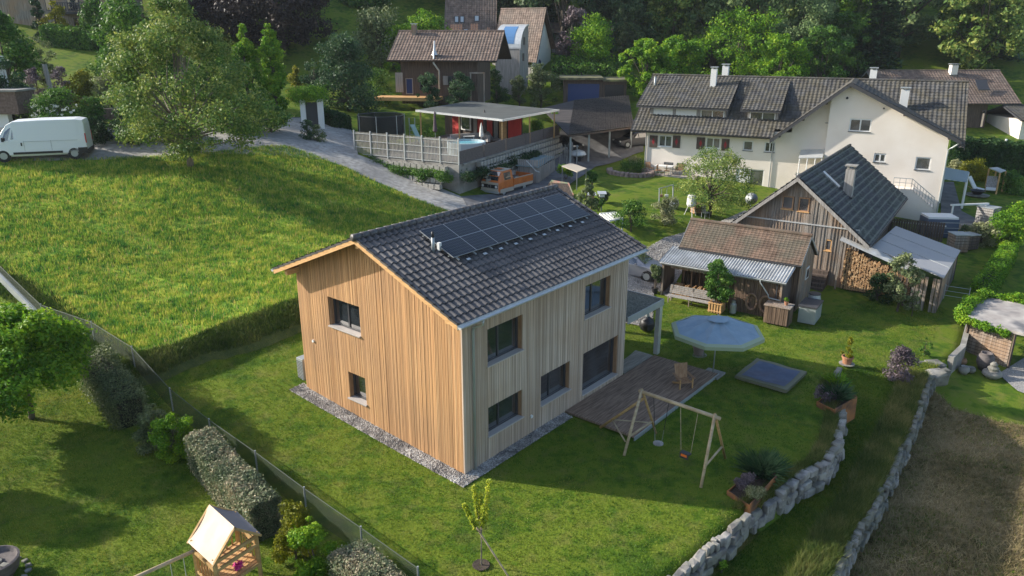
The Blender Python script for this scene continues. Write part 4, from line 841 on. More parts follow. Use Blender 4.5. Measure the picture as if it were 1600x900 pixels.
k = MB(); [k.bar((x_, y_, -.2), (x_, y_, 1.85+(y_-A[1])*.15), .1, .1) for x_, y_ in ((A[0]+.1, A[1]), (Bq[0], Bq[1]), (A[0]+.1, -4.5))]; k.build('posts', M['darkboard'], ln)
# ---------------------------------------------------------------- tiled shed with corrugated lean-to
SF = Frame(at_z(1040, 465, .1), R(-33.4))
shed = thing('garden_shed', 'brown plank shed with mossy tiled roof and corrugated front awning', 'shed', tuple(SF.P), SF.yaw)
rts = dict(yf=1.72, zf=2.72, yr=3.42, zr=4.05, yb=5.6, zb=2.6)
shell(shed, .15, 6.95, 2.0, 5.4, -.2, rts, 'darkboard')
gable_roof(shed, -.05, 7.1, 1.72, 2.72, 3.42, 4.05, 5.75, 2.5, 'rusttile', .22, .17, .016, edge='greymetal', seg=3)
k = MB(); rg = random.Random(6); x = .2
while x < 6.9: w_ = rg.uniform(.17, .24); k.box((x, 1.962-rg.uniform(0, .02), -.1), (min(x+w_, 6.92), 1.996, 2.6)); x += w_+.02
k.build('plank_wall', mat('brown_planks', (.085, .052, .034), .85, (.22, .145, .095), 3, (5, 5, .3), c3=(.14, .09, .06)), shed)
k = MB(); y = 1.0*2
while y < 5.4: k.box((6.96, y, -.2), (6.99+rg.uniform(0, .02), min(y+.2, 5.4), 2.52+.76*(y-1.75 if y < 3.42 else max(0, 5.1-y))*.9)); y += .215
k.build('plank_wall', M['oldboard'], shed)
sw = (3.6, 4.3, 1.5, 2.15); fo = MB().box((7.0, 3.5, 1.4), (7.05, 4.2, 2.1)).build('window', M['white'], shed); MB().box((7.045, 3.58, 1.48), (7.055, 4.12, 2.02)).build('pane', M['glass'], fo)
k = MB(); corrug(k, (-.48, -.12, 2.20), (6.82, -.12, 2.20), (-.48, 1.9, 2.68), .16, .032); k.build('corrugated_awning', M['corr'], shed)
k = MB(); k.box((-.45, -.1, 2.04), (6.8, -.04, 2.16)); k.build('eave_beam', M['greyboard'], shed); gutter(shed, (-.48, -.17, 2.17), (6.82, -.17, 2.17), .05, M['lightmetal'])
for x in (-.3, 3.55, 6.55): MB().box((x-.06, .0, -.2), (x+.06, .12, 2.10)).build('post', M['oldboard'], shed)
k = MB(); x = 0.0
while x < 2.0: k.box((-.36, x, -.2), (-.33, x+.17, 2.25+x*.2)); x += .19
k.build('side_boards', M['darkboard'], shed)
MB().tube([(5.45, -.17, 2.13), (5.45, -.17, 2.0), (5.95, -.17, 1.35), (6.0, -.17, 1.2), (6.6, -.17, 1.15)], .035, 8).build('downpipe', M['greymetal'], shed, True)
MB().box((.05, .35, 1.78), (2.2, .42, 1.95)).build('carved_board', M['oldboard'], shed)
k = MB(); [k.box((.3+q*.6, 1.85, -.1), (.34+q*.6, 1.95, 1.2)) for q in range(4)]
# ================================================================ TERRACE, PAVILION, CARPORT, GARAGE
T0, T1 = at_z(555, 242, 5.5), at_z(717, 257.5, 5.5); T2 = at_z(874, 211, 5.5); T3 = T0+(T2-T1)*.95
ter = thing('raised_terrace', 'raised paved terrace held by a concrete edge above the road', 'terrace', (float(T1[0]), float(T1[1]), 3.0))
MB().prism([tuple((p-T1)[:2]) for p in (T1, T2, T3, T0)], -.6, 2.5).build('platform', M['concrete'], ter)
pv = mat('dark_paving', (.10, .095, .10), .8, (.15, .14, .15), 1.2)
MB().prism([tuple(((p-T1)*.985+[-.02, .12, 0])[:2]) for p in (T1, T2, T3, T0)], 2.501, 2.53).build('paving', pv, ter)
def along(A, B, t): return A+(B-A)*t
fe = thing('picket_fence', 'tall silver grey picket fence along the road side of the raised terrace', 'fence', (float(T0[0]), float(T0[1]), 5.5))
k = MB(); d = T1-T0; Lf = np.linalg.norm(d); n = 6; yawf = math.atan2(d[1], d[0])
fm_ = mat('silver_picket', (.23, .22, .19), .7, (.33, .31, .27), 3, (2, 2, .5))
for q in range(n):
    pk = MB()
    for j_ in range(12):
        p = d*((q+(j_+.75)/12.6)/n); pk.cbox((p[0], p[1], .98), (.075, .02, 1.86), yawf)
    pk.build('picket_panel', fm_, fe)
    rl_ = MB(); A, B = d*(q/n), d*((q+1)/n)
    for z_ in (.12, .68, 1.2, 1.78): rl_.bar((A[0], A[1]-.03, z_), (B[0], B[1]-.03, z_), .03, .05)
    rl_.build('rail', M['lightmetal'], fe)
for q in range(n+1): p = d*(q/n); MB().cbox((p[0], p[1]-.02, 1.0), (.09, .09, 2.05), yawf).build('post', M['lightmetal'], fe)
f2 = thing('panel_fence', 'low dark panel fence on the terrace edge facing the garden', 'fence', (float(T1[0]), float(T1[1]), 5.5))
d2 = T2-T1; L2f = np.linalg.norm(d2); yaw2 = math.atan2(d2[1], d2[0])
pgm = M['purplegrey']
for q in range(5):
    A, B = d2*((q+.02)/5), d2*((q+.98)/5); MB().bar((A[0]+.02, A[1], .52), (B[0]+.02, B[1], .52), .05, .98).build('panel', pgm, f2)
    MB().cbox((A[0]-.05, A[1]-.08, .55), (.08, .08, 1.1), yaw2).build('post', M['frame'], f2)
MB().bar((d2[0]*.02+.08, d2[1]*.02, -.05), (d2[0]*.99+.08, d2[1]*.99, -.05), .25, .16).build('coping', M['concrete'], f2)
# pavilion
Pf, Pl, Pr = at_z(786, 187.5, 8.1), at_z(650, 173, 8.1), at_z(873, 172, 8.1); Pb = Pl+(Pr-Pf)*.9
pav = thing('garden_pavilion', 'open pavilion with large flat grey roof and red boarded back wall on the terrace', 'pavilion', (float(Pf[0]), float(Pf[1]), 5.5))
lp = lambda P, z: (P[0]-Pf[0], P[1]-Pf[1], z)
MB().slab([lp(Pf, 2.6), lp(Pr, 2.62), lp(Pb, 2.85), lp(Pl, 2.68)], .06).build('roof', M['flat'], pav)
k = MB()
for A, B in ((Pf, Pl), (Pf, Pr), (Pr, Pb), (Pl, Pb)): k.bar(lp(A, 2.57), lp(B, 2.60), .12, .17)
k.build('roof_edge', M['lightmetal'], pav)
eu = (Pl-Pf)/np.linalg.norm(Pl-Pf); ev = (Pr-Pf)/np.linalg.norm(Pr-Pf); LU_, LV_ = np.linalg.norm(Pl-Pf), np.linalg.norm(Pr-Pf)
def pp(a, b, z=0): P = eu*a*LU_+ev*b*LV_; return (P[0], P[1], z)
for a, b in ((.03, .03), (.03, .5), (.03, .97), (.5, .03), (.97, .03), (.97, .5), (.8, .97)): MB().bar(pp(a, b, .02), pp(a, b, 2.55), .13, .13).build('post', M['freshwood'], pav)
def pwall(a0, b0, a1, b1, m, nm, z0=.03, z1=2.5, th=.06):
    A, B = pp(a0, b0, (z0+z1)/2), pp(a1, b1, (z0+z1)/2); return MB().bar(A, B, th, z1-z0).build(nm, M[m], pav)
pwall(.97, .42, .06, .42, 'darkboard', 'back_wall')
for a0, a1, m in ((.86, .77, 'red'), (.30, .22, 'freshwood'), (.20, .06, 'red'), (.55, .48, 'red'), (.44, .38, 'red'), (.36, .32, 'greyboard'), (.48, .45, 'greymetal'), (.60, .56, 'greyboard')):
    A, B = pp(a0, .40, 1.2), pp(a1, .40, 1.2); MB().bar(A, B, .05, 2.3).build('wall_panel', M[m], pav)
A, B = pp(.75, .398, 1.35), pp(.63, .398, 1.35); fo = MB().bar(A, B, .07, 1.3).build('window', M['white'], pav); MB().bar(pp(.735, .392, 1.35), pp(.645, .392, 1.35), .06, 1.05).build('pane', M['glass'], fo)
# carport
cq = [at_z(888, 211, 6.3), at_z(990, 197.5, 6.3), at_z(1004, 158, 7.8), at_z(982, 149, 8.0), at_z(846, 169, 7.5), at_z(873, 180, 7.0)]
cp = thing('carport', 'wide open carport with dark brown tiled roof beside the driveway', 'carport', (float(cq[0][0]), float(cq[0][1]), 3.4))
lc = lambda P: P-np.array([cq[0][0], cq[0][1], 3.4])
k = MB(); A, B, C, D = lc(cq[0]), lc(cq[1]), lc(cq[3]), lc(cq[4])
dirv = (C-B); dirv2 = (D-A); 
M['carroof'] = mat('carport_tiles', (.022, .019, .018), .75, (.085, .072, .065), 2.4, (.3, 2.2, 1), c3=(.06, .052, .048))
E_ = A+(B-A)/np.linalg.norm(B-A)*8.2; k2_ = MB(); tiles(k2_, A+(A-B)*0, B, A+dirv*1.0, .36, .5, .05, 4, .07); MB_ = k2_.build('roof', M['carroof'], cp)
k = MB(); W_ = lc(cq[4]); tri = [A, A+dirv, W_+np.array([0, 0, -.3])]; k.slab([A, A+dirv, W_], .08); k.build('side_roof', M['carroof'], cp)
MB().slab([A+[0, 0, -.05], B+[0, 0, -.05], B+dirv+[0, 0, -.05], A+dirv+[0, 0, -.05]], .15).build('soffit', M['darkboard'], cp)
for t_ in (.03, .3, .62, .97): p = A+(B-A)*t_+dirv*.04; MB().box((p[0]-.08, p[1]-.08, -1.2), (p[0]+.08, p[1]+.08, p[2]-.1)).build('post', M['greymetal'], cp)
p, p2 = A+dirv*.92, B+dirv*.92; MB().bar((p[0], p[1], 1.6), (p2[0], p2[1], 1.6), .2, 4.5).build('back_wall', M['darkboard'], cp)
p3 = B+dirv*.2; MB().bar((p3[0], p3[1], 1.3), (p2[0], p2[1], 1.6), .15, 3.2).build('side_wall', M['darkboard'], cp)
# garage with a blue door
gp = at_y(900, 158, 93); gg = thing('garage', 'low garage with a dark blue door and mossy flat roof below the hedge', 'garage', (float(gp[0])-1.5, float(gp[1]), float(gp[2])-.4), R(-3))
MB().box((0, 0, 0), (7.4, 5, 2.9)).build('wall', M['darkboard'], gg); mo = mat('mossy_roof', (.10, .10, .05), .9, (.26, .25, .10), 1.5, c3=(.15, .14, .09))
MB().box((-.5, -.8, 2.905), (4.6, 5.2, 3.15)).build('roof', mo, gg); MB().box((4.62, -.5, 2.7), (7.9, 5.2, 2.93)).build('roof', mo, gg)
MB().box((.5, -.05, .2), (4.2, -.004, 2.4)).build('door', M['blue'], gg); MB().box((4.9, -.05, .2), (7.1, -.004, 2.3)).build('opening', M['black'], gg)
# ---------------------------------------------------------------- brown chalet
bp_ = at_y(628, 150, 85); ch = thing('brown_chalet', 'dark brown chalet with tiled roof, tall flue and open blue door above the terrace', 'house', (float(bp_[0]), 85., float(bp_[2])), -.16)
CF = Frame((bp_[0], 85, bp_[2]), 0); co_ = [pbox(CF, 0, b) for b in [(634, 122, 646, 147), (656, 119, 664, 141), (701, 118, 713, 132)]]
rtc = dict(yf=-1.1, zf=3.62, yr=3.7, zr=6.55, yb=8.2, zb=3.6)
shell(ch, 0, 8.4, 0, 7.4, -.8, rtc, 'darkboard', {'front': co_}, .1)
gable_roof(ch, -1.15, 10.7, -1.1, 3.75, 3.7, 6.65, 8.4, 3.75, 'browntile', .34, .33, .045, seg=4)
for q, b in enumerate(co_): window(ch, (0, 0, 0), (1, 0, 0), *b, depth=.08, panes=1 if q < 2 else 2, fw=.09, fm='frame' if q else 'greyboard', gm='blue' if q == 0 else 'glass', sill=None)
x0, x1, z0, z1 = pbox(CF, -.4, (619, 113.5, 631, 144)); MB().box((x0, -.5, z0), (x1, -.42, z1)).build('open_door', M['greyboard'], ch)
x0, x1, z0, z1 = pbox(CF, -.1, (694, 118, 702, 132)); MB().box((x0, -.1, z0), (x1, -.04, z1)).build('window_shutter', M['greyboard'], ch)
chimney(ch, (.35+.4, 3.2, 6.0), .5, .5, 1.3, M['oldboard'], M['lightmetal'])
px_ = CF.y(687, 88, -.9); MB().tube([(px_[0], -.35, .8), (px_[0], -.35, 2.7), (px_[0]-.4, -1.0, 3.5), (px_[0]-.4, -.8, 4.0), (px_[0]-.4, -.3, 5.7)], .09, 10).build('flue', M['lightmetal'], ch, True)
MB().lathe([(.32, 0), (.12, .5), (.1, 1)], (px_[0]-.4, -.4, 4.3)).build('flue_base', M['lightmetal'], ch)
MB().box((-2.3, -2.6, -.3), (4.6, -.02, .05)).build('deck', M['freshwood'], ch)
k = MB(); x0, x1, z0, z1 = pbox(CF, -1.4, (741, 113, 762, 133)); k.bar((x0, -1.4, -.5), (x0, -1.4, z1), .12, .12); k.bar((x1, -1.4, -.5), (x1, -1.4, z1), .12, .12); k.bar((x0-.1, -1.4, z1), (x1+.1, -1.4, z1), .12, .12); k.build('pergola', M['oldboard'], ch)
# ---------------------------------------------------------------- tall brown roofed house behind it
tp = at_y(700, 85, 106); th_ = thing('hillside_house', 'tall house with steep brown tiled roof and skylights above the chalet', 'house', (float(tp[0]), 106., float(tp[2])-2), R(0))
tz = lambda px, py, y=0: (at_y(px, py, 106+y)-np.array([tp[0], 106, tp[2]-2]))
a, b, c_, d_ = tz(692, 66, 0), tz(772, 66, 0), tz(701, -20, 7), tz(783, -20, 7)
MB().box((.3, 1, -2), (b[0], 9, a[2]+1)).build('wall', M['render'], th_)
k = MB(); tiles(k, (a[0], 0, a[2]-1.2), (b[0]+.3, 0, a[2]-1.2), (a[0], 7, c_[2]), .36, .34, .045, 4); tiles(k, (b[0]+.3, 14, a[2]-1.2), (a[0], 14, a[2]-1.2), (b[0]+.3, 7, c_[2]), .36, .34, .045, 4); hr = k.build('roof', M['browntile'], th_)
sl3 = (c_[2]-a[2]+1.2)/7
mor = mat('orange_tiles', (.42, .20, .11), .85, (.52, .28, .17), 4)
def onr(px0, py0, px1, py1, off, m, nm, parent):
    def hitp(px, py):
        n_ = np.array([0, -sl3, 1.]); P_ = np.array([tp[0], 106, tp[2]-2])+[0, 0, a[2]-1.2]; return on_plane(px, py, P_, n_)-np.array([tp[0], 106, tp[2]-2])+np.array([0, 0, off])
    return MB().slab([hitp(px0, py1), hitp(px1, py1), hitp(px1, py0), hitp(px0, py0)], .12).build(nm, m, parent)
skf = mat('skylight_glass', (.42, .47, .50), .2)
for b_ in ((710, 27, 717, 37), (718.5, 27, 725.5, 37), (741, 26, 749, 35), (724, 47, 732, 51)): o = onr(*b_, .14, M['frame'], 'skylight', th_); onr(b_[0]+1.2, b_[1]+1, b_[2]-1.2, b_[3]-1, .17, skf, 'pane', o)
for b_ in ((704, 39, 722, 66), (735, 38, 747, 66), (761, 44, 765, 50)): onr(*b_, .085, mor, 'replaced_tiles', th_)
# its annex: steep roof with a white gable to the right and a barrel shaped glazed bay in front
zz = lambda px, py, y: at_y(px, py, y)
rA_, rB_, eE, eF = zz(783, 14, 108), zz(854, 13, 103), zz(838, 98, 99.5), zz(869, 77, 108)
wg = thing('gabled_annex', 'annex with steep brown roof, white gable and curved glass bay right of the hillside house', 'house', (float(eE[0]), float(eE[1]), float(eE[2])-4))
lw = lambda p: np.array(p)-np.array([eE[0], eE[1], eE[2]-4]); dR = rA_-rB_
k = MB(); tiles(k, lw(eE+dR), lw(eE), lw(rA_), .36, .36, .045, 4); tiles(k, lw(eF), lw(eF+dR), lw(rB_), .36, .36, .045, 4); ar_ = k.build('roof', M['browntile'], wg)
k = MB(); ridge_tiles(k, lw(rA_), lw(rB_), .12, .4); k.build('ridge_tiles', M['browntile'], ar_)
for e_ in (eE, eF): k = MB(); dn = (rA_-rB_)/np.linalg.norm(rA_-rB_)*.08; k.slab([lw(e_), lw(e_+dn), lw(rB_+dn), lw(rB_)], .3); k.build('verge_board', M['darkboard'], ar_)
ins_ = dR/np.linalg.norm(dR)*.7; cG = (eE+eF)/2
pE, pF, pB = eE*.88+cG*.12+ins_, eF*.88+cG*.12+ins_, rB_*.93+cG*.07+ins_
k = MB(); k.slab([lw(pE)-[0, 0, 6], lw(pF)-[0, 0, 6], lw(pF), lw(pB), lw(pE)], .2, tuple(dR/np.linalg.norm(dR))); k.build('gable_wall', M['white'], wg)
nG = -dR/np.linalg.norm(dR)*.03; aG = (pF-pE)/np.linalg.norm(pF-pE)
def gq(s_, z0, z1, w_): c = pE+aG*np.linalg.norm(pF-pE)*s_+nG; c[2] = pE[2]; return [lw(c-aG*w_/2+[0, 0, z0]), lw(c+aG*w_/2+[0, 0, z0]), lw(c+aG*w_/2+[0, 0, z1]), lw(c-aG*w_/2+[0, 0, z1])]
for s_, z0, z1, w_ in ((.55, 1.6, 3.6, 1.1), (.35, -1.6, .2, 1.0)): k = MB(); k.slab(gq(s_, z0, z1, w_), .04, tuple(-nG/.03)); k.build('window', M['blue'], wg)
k = MB(); k.slab([lw(eE+dR*.97)-[0, -.8, 7], lw(eE+dR*.03)-[0, -.8, 7], lw(eE+dR*.03)-[0, -.8, .3], lw(eE+dR*.97)-[0, -.8, .3]], .2, (0, 1, 0)); k.build('wall', M['greyboard'], wg)
b0_ = zz(774, 100, 97.5); yb_ = -.35; bay = thing('glazed_bay', 'curved silver roofed bay with blue glass in front of the steep brown annex', 'bay', tuple(map(float, b0_)), yb_)
zb_, zt_ = zz(774, 74, 97.5)[2]-b0_[2], zz(774, 38, 100.5)[2]-b0_[2]; prf = [(3.2-3.2*math.cos(q/10*math.pi/2), zb_+(zt_-zb_)*math.sin(q/10*math.pi/2)) for q in range(11)]
k = MB(); W_b = 3.3
for (y0, z0), (y1, z1) in zip(prf, prf[1:]): k.slab([(-.1, y0, z0), (W_b, y0, z0), (W_b, y1, z1), (-.1, y1, z1)], .15)
k.build('curved_roof', M['lightmetal'], bay)
k = MB()
for (y0, z0), (y1, z1) in list(zip(prf, prf[1:]))[1:7]: k.slab([(.7, y0-.02, z0+.03), (2.4, y0-.02, z0+.03), (2.4, y1-.02, z1+.03), (.7, y1-.02, z1+.03)], .03)
k.build('pane', mat('sky_glass', (.10, .22, .42), .1), bay)
V = [(W_b-.12, y, z-.16) for y, z in prf]+[(W_b-.12, 3.2, -4), (W_b-.12, .05, -4)]; k = MB(); k.slab(V, .12, (-1, 0, 0)); k.box((0, .05, -4), (W_b-.25, .2, zb_)); k.build('wall', M['greyboard'], bay)
MB().box((W_b-.11, 1.3, zb_+.3), (W_b-.08, 1.9, zb_+1.2)).build('window', M['frame'], bay); MB().box((W_b-.11, 1.0, zb_-1.6), (W_b-.08, 1.6, zb_-.7)).build('window', M['frame'], bay)
# ---------------------------------------------------------------- brown roofed house back right
rp = at_y(1385, 185, 95); rh = thing('back_right_house', 'low house with mottled brown roof and dark veranda behind the cream gable', 'house', (float(rp[0]), 95, 3.6), 0); rh.name = 'bungalow'
rl2 = lambda px, py, y=0: at_y(px, py, 95+y)-np.array([rp[0], 95, 3.6])
e1, rA, rB = rl2(1573, 162, -1), rl2(1376, 111, 4), rl2(1551, 111, 4)
x_a, x_b = rA[0]-1.5, rB[0]+1.2
gable_roof(rh, x_a, x_b, -1.0, e1[2], 4.5, rA[2], 10, e1[2], 'browntile', .36, .34, .04, edge='greymetal')
xw0, xw1 = rl2(1470, 180)[0], rl2(1541, 180)[0]
MB().box((x_a+1, .0, -2), (xw1, 8.5, e1[2]-.1)).build('wall', M['darkboard'], rh); MB().box((xw0-3, -.08, -1.5), (rl2(1536, 180)[0]-2.1, -.01, e1[2]-1.0)).build('white_wall', M['white'], rh)
x0, x1 = rl2(1533, 180)[0], rl2(1541, 180)[0]; o = MB().box((x0, -.1, .3), (x1-.2, -.02, 2.4)).build('window', M['frame'], rh); MB().box((x0+.1, -.115, .4), (x1-.3, -.1, 2.3)).build('pane', M['glass'], o)
chimney(rh, (rl2(1489, 108, 4)[0], 3.9, rA[2]-.6), .8, .7, 1.3, M['render'], M['greymetal'])
c = rl2(1526, 142, 2); MB().slab([(c[0]-.7, .5, e1[2]+1.55), (c[0]+.7, .5, e1[2]+1.55), (c[0]+.7, 1.6, e1[2]+2.65), (c[0]-.7, 1.6, e1[2]+2.65)], .1).build('skylight', M['frame'], rh)
# distant roofs and houses
def farhouse(label, px0, px1, pyr, pye, Yd, m, wallm='greyboard', zdrop=4):
    A, B, C_ = at_y(px0, pye, Yd), at_y(px1, pye, Yd), at_y(px0, pyr, Yd+4); t = thing('distant_house', label, 'house', (float(A[0]), Yd, float(A[2])-zdrop)); Lx = B[0]-A[0]; hz = C_[2]-A[2]
    gable_roof(t, 0, Lx, 0, zdrop, 4, zdrop+hz, 8, zdrop, m, .4, .4, .05); MB().box((.5, .6, -2), (Lx-.5, 7.4, zdrop-.05)).build('wall', M[wallm], t); return t
dh = farhouse('grey roofed house half hidden among the trees behind the cream house', 1022, 1108, 53, 80, 118, 'oldtile')
chimney(dh, (6.3, 4, 6), .8, .8, 2.2, M['greymetal'], M['greymetal'])
farhouse('small brown roof right of the curved glass annex', 858, 892, 37, 52, 112, 'browntile')
farhouse('dark roof seen through the trees left of the chalet', 440, 520, 28, 45, 112, 'oldtile')
farhouse('grey roof edge at the right border of the picture', 1596, 1700, 165, 188, 90, 'oldtile', 'render')
# top left house with balcony
P = at_y(45, 50, 96); tl = thing('balcony_house', 'pale boarded house with a dark balcony at the top left', 'house', (float(P[0]), 96, float(P[2])-1))
MB().box((-4, 0, -2), (10.5, 8, 9)).build('wall', M['oldboard'], tl)
MB().box((4.5, -1.4, 3.0), (10.2, -.02, 3.25)).build('balcony', M['frame'], tl); k = MB(); [k.box((4.5+q*.28, -1.4, 3.3), (4.6+q*.28, -1.35, 4.2)) for q in range(21)]; k.box((4.5, -1.42, 4.2), (10.2, -1.33, 4.28)); k.build('balcony_railing', M['frame'], tl)
for x0, x1, z0, z1 in ((5.2, 6.6, 3.4, 5.8), (7.3, 8.8, 3.4, 5.8), (5.6, 6.6, .4, 2.6), (7.7, 8.9, .2, 2.7), (2.6, 3.3, 3.4, 5)): o = MB().box((x0, -.06, z0), (x1, -.005, z1)).build('window', M['frame'], tl); MB().box((x0+.1, -.075, z0+.1), (x1-.1, -.06, z1-.1)).build('pane', M['glass'], o)
MB().box((-4.5, -1, 9.01), (11, 9, 9.3)).build('roof', M['oldtile'], tl)
# house and garage at the left border
P = at_y(0, 205, 58); lh = thing('white_garage', 'white house corner with a brick band and pale garage door at the left border', 'house', (float(P[0]), 58, float(P[2])-3))
lx = lambda px, py, y=0: at_y(px, py, 58+y)-np.array([P[0], 58, P[2]-3])
MB().box((-8, 0, -1), (lx(16, 200)[0], .5, lx(10, 176)[2])).build('garage_wall', M['white'], lh)
k = MB(); [k.box((-6, -.06, .2+q*.13), (lx(15, 200)[0]-.25, -.01, .31+q*.13)) for q in range(24)]; k.build('garage_door', M['lightmetal'], lh)
MB().box((-8, -.35, lx(10, 178)[2]), (lx(31, 160)[0], 2, lx(10, 143)[2])).build('brick_band', M['brick'], lh); MB().box((-8.1, -.5, lx(10, 143)[2]+.002), (lx(32, 143)[0], 2, lx(10, 141)[2]+.05)).build('coping', M['concrete'], lh)
MB().box((-8, 2.4, lx(10, 141)[2]-.3), (lx(1, 120, 2.4)[0], 3.2, lx(5, 88, 2)[2])).build('wall', M['white'], lh)
# ================================================================ STONE WALLS, PLANTERS, FENCES
def stone_mesh(rng, c, s, rz, mb):
    "one roughly hewn block"
    V = []; q = .74
    for sx in (-1, 1):
        for sy in (-1, 1):
            for sz in (-1, 1):
                for ax in range(3):
                    p = [sx*(1 if ax == 0 else q), sy*(1 if ax == 1 else q), sz*(1 if ax == 2 else q)]; V.append(p)
    V = np.array(V)*(1+.10*rng.normal(size=(24, 3)))*np.array(s)/2*1.02; cs, sn = math.cos(rz), math.sin(rz)
    V = np.c_[V[:, 0]*cs-V[:, 1]*sn, V[:, 0]*sn+V[:, 1]*cs, V[:, 2]]+np.array(c)
    bm = bmesh.new(); vs_ = [bm.verts.new(p) for p in V]; r = bmesh.ops.convex_hull(bm, input=vs_); bm.verts.index_update()
    used = [v for v in bm.verts if v.link_faces]; ix = {v.index: i for i, v in enumerate(used)}
    mb.add([v.co[:] for v in used], [[ix[v.index] for v in f.verts] for f in bm.faces]); bm.free()
def stonewall(name, label, P, hgt, top, size, seed, m='stone', side=.12, P0=None):
    rng = np.random.default_rng(seed); mb = MB()
    segs = [(np.array(a), np.array(b)) for a, b in zip(P, P[1:])]; tot = sum(np.linalg.norm(b-a) for a, b in segs)
    def at(s):
        for a, b in segs:
            L_ = np.linalg.norm(b-a)
            if s <= L_: return a+(b-a)*s/L_, math.atan2(*(b-a)[::-1])
            s -= L_
        return segs[-1][1], math.atan2(*(segs[-1][1]-segs[-1][0])[::-1])
    z0s = 0
    for row in range(4):
        s = rng.random()*.2
        while s < tot:
            p, rz = at(s); h = hgt(s/tot); n_rows = max(1, round(h/size)); 
            ln = size*rng.choice([.7, 1., 1.5, 2.2])*rng.uniform(.85, 1.15)
            if row < n_rows:
                rh_ = h/n_rows; nr = np.array([math.sin(rz), -math.cos(rz)]); off = side+(n_rows-1-row)*.06+rng.normal()*.04
                c = p+nr*off; z = top(p, s/tot)-h+rh_*(row+.5)+rng.normal()*.03
                stone_mesh(rng, (c[0], c[1], z), (ln*.97, size*rng.uniform(.75, 1.1), rh_*rng.uniform(.9, 1.12)), rz+rng.normal()*.12, mb)
            s += ln*.96
    at0 = (P[0][0], P[0][1], top(np.array(P[0]), 0)-hgt(0)); return one(mb, name, M[m], label, 'stone wall', at0)
def ztop(P, d=-.55): 
    def f(p, t): return Hs(p[0]+0, p[1])
    return f
def mktop(poly, add):
    def f(p, t):
        a, b = poly[0], poly[-1]; return max(Hs(p[0]-.5, p[1]+.0), Hs(p[0]-.35, p[1]+.35))+add
    return f
stonewall('dry_stone_wall', 'pale stone retaining wall from the front rusty planter down to the lower edge', WALL_UP[1:6], lambda t: .85 if t > .15 else .6, mktop(WALL_UP, .06), .25, 1)
stonewall('dry_stone_wall', 'curved wall of big pale boulders between the two rusty planters', WALL_UP[6:12], lambda t: .95-.25*t, mktop(WALL_UP, .08), .33, 2)
stonewall('dry_stone_wall', 'short row of pale stones beyond the rear rusty planter', WALL_UP[11:14], lambda t: .45-.15*t, mktop(WALL_UP, .12), .24, 4)
stonewall('boundary_wall', 'long low grey stone wall along the dry field', WALL_LOW[:-1], lambda t: .62, mktop(WALL_LOW, .06), .23, 3, 'stonedark')
mb = MB(); rng_ = np.random.default_rng(12)
for px, py, s_ in ((1436, 572, .9), (1458, 574, .95), (1462, 590, 1.0), (1440, 584, .6), (1476, 582, .5)):
    p = at_z(px, py, -.55); stone_mesh(rng_, p, (s_*.95, s_*.7, s_*.62), .2, mb)
one(mb, 'boulders', M['stonedark'], 'group of large grey boulders at the head of the long field wall', 'boulders', at_z(1450, 595, -1))
stonewall('dry_stone_wall', 'few pale stones wedged under the front rusty planter', WALL_UP[5:7], lambda t: .7, mktop(WALL_UP, -.12), .28, 6)
# concrete wall by the shelter
cw = MB(); P = CONC
for a, b in zip(P[:4], P[1:4]):
    mx = (Hs(a[0]-.6, a[1])+Hs(b[0]-.6, b[1]))/2; cw.bar((a[0]+.12, a[1], mx-.75), (b[0]+.12, b[1], mx-.75), .26, 1.9)
one(cw, 'concrete_wall', M['concrete'], 'grey concrete retaining wall between the lawn and the ivy covered shelter', 'wall', (P[0][0], P[0][1], -1.6))
# corten planters
cor = mat('rusty_steel', (.075, .040, .028), .75, (.20, .085, .035), 2.2, c3=(.11, .055, .035), big=(1.1, (.42, .17, .05), .8))
def planter(label, quad, z0, z1, seed):
    P = [np.array(p) for p in quad]; c = sum(P)/len(P); t = thing('steel_planter', label, 'planter', (float(c[0]), float(c[1]), z0))
    k = MB(); n = len(P)
    for i in range(n):
        a, b = P[i]-c, P[(i+1) % n]-c; k.bar((a[0], a[1], (z1[i]-z0)/2-.05), (b[0], b[1], (z1[(i+1) % n]-z0)/2-.05), .03, (z1[i]+z1[(i+1) % n])/2-z0+.1)
    k.build('steel_sides', cor, t); MB().prism([tuple((p-c)[:2]*.97) for p in P], -.1, min(z1)-z0-.08).build('soil', M['soil'], t); return t, c
q1 = [at_z(px, py, z)[:2] for px, py, z in ((1137, 768, .1), (1172, 790, .2), (1214, 742, .35), (1185, 728, .1))]
pt1, pc1 = planter('rusty steel planter with lavender and white flowers in front of the boulders', q1, -.9, [.12, .22, .42, .15], 1)
q2 = [at_z(px, py, z)[:2] for px, py, z in ((1277, 628, .1), (1305, 640, .2), (1340, 618, .35), (1312, 604, .1))]
pt2, pc2 = planter('rear rusty steel planter with spiky plants at the bend of the stone wall', q2, -.7, [.10, .2, .35, .12], 2)
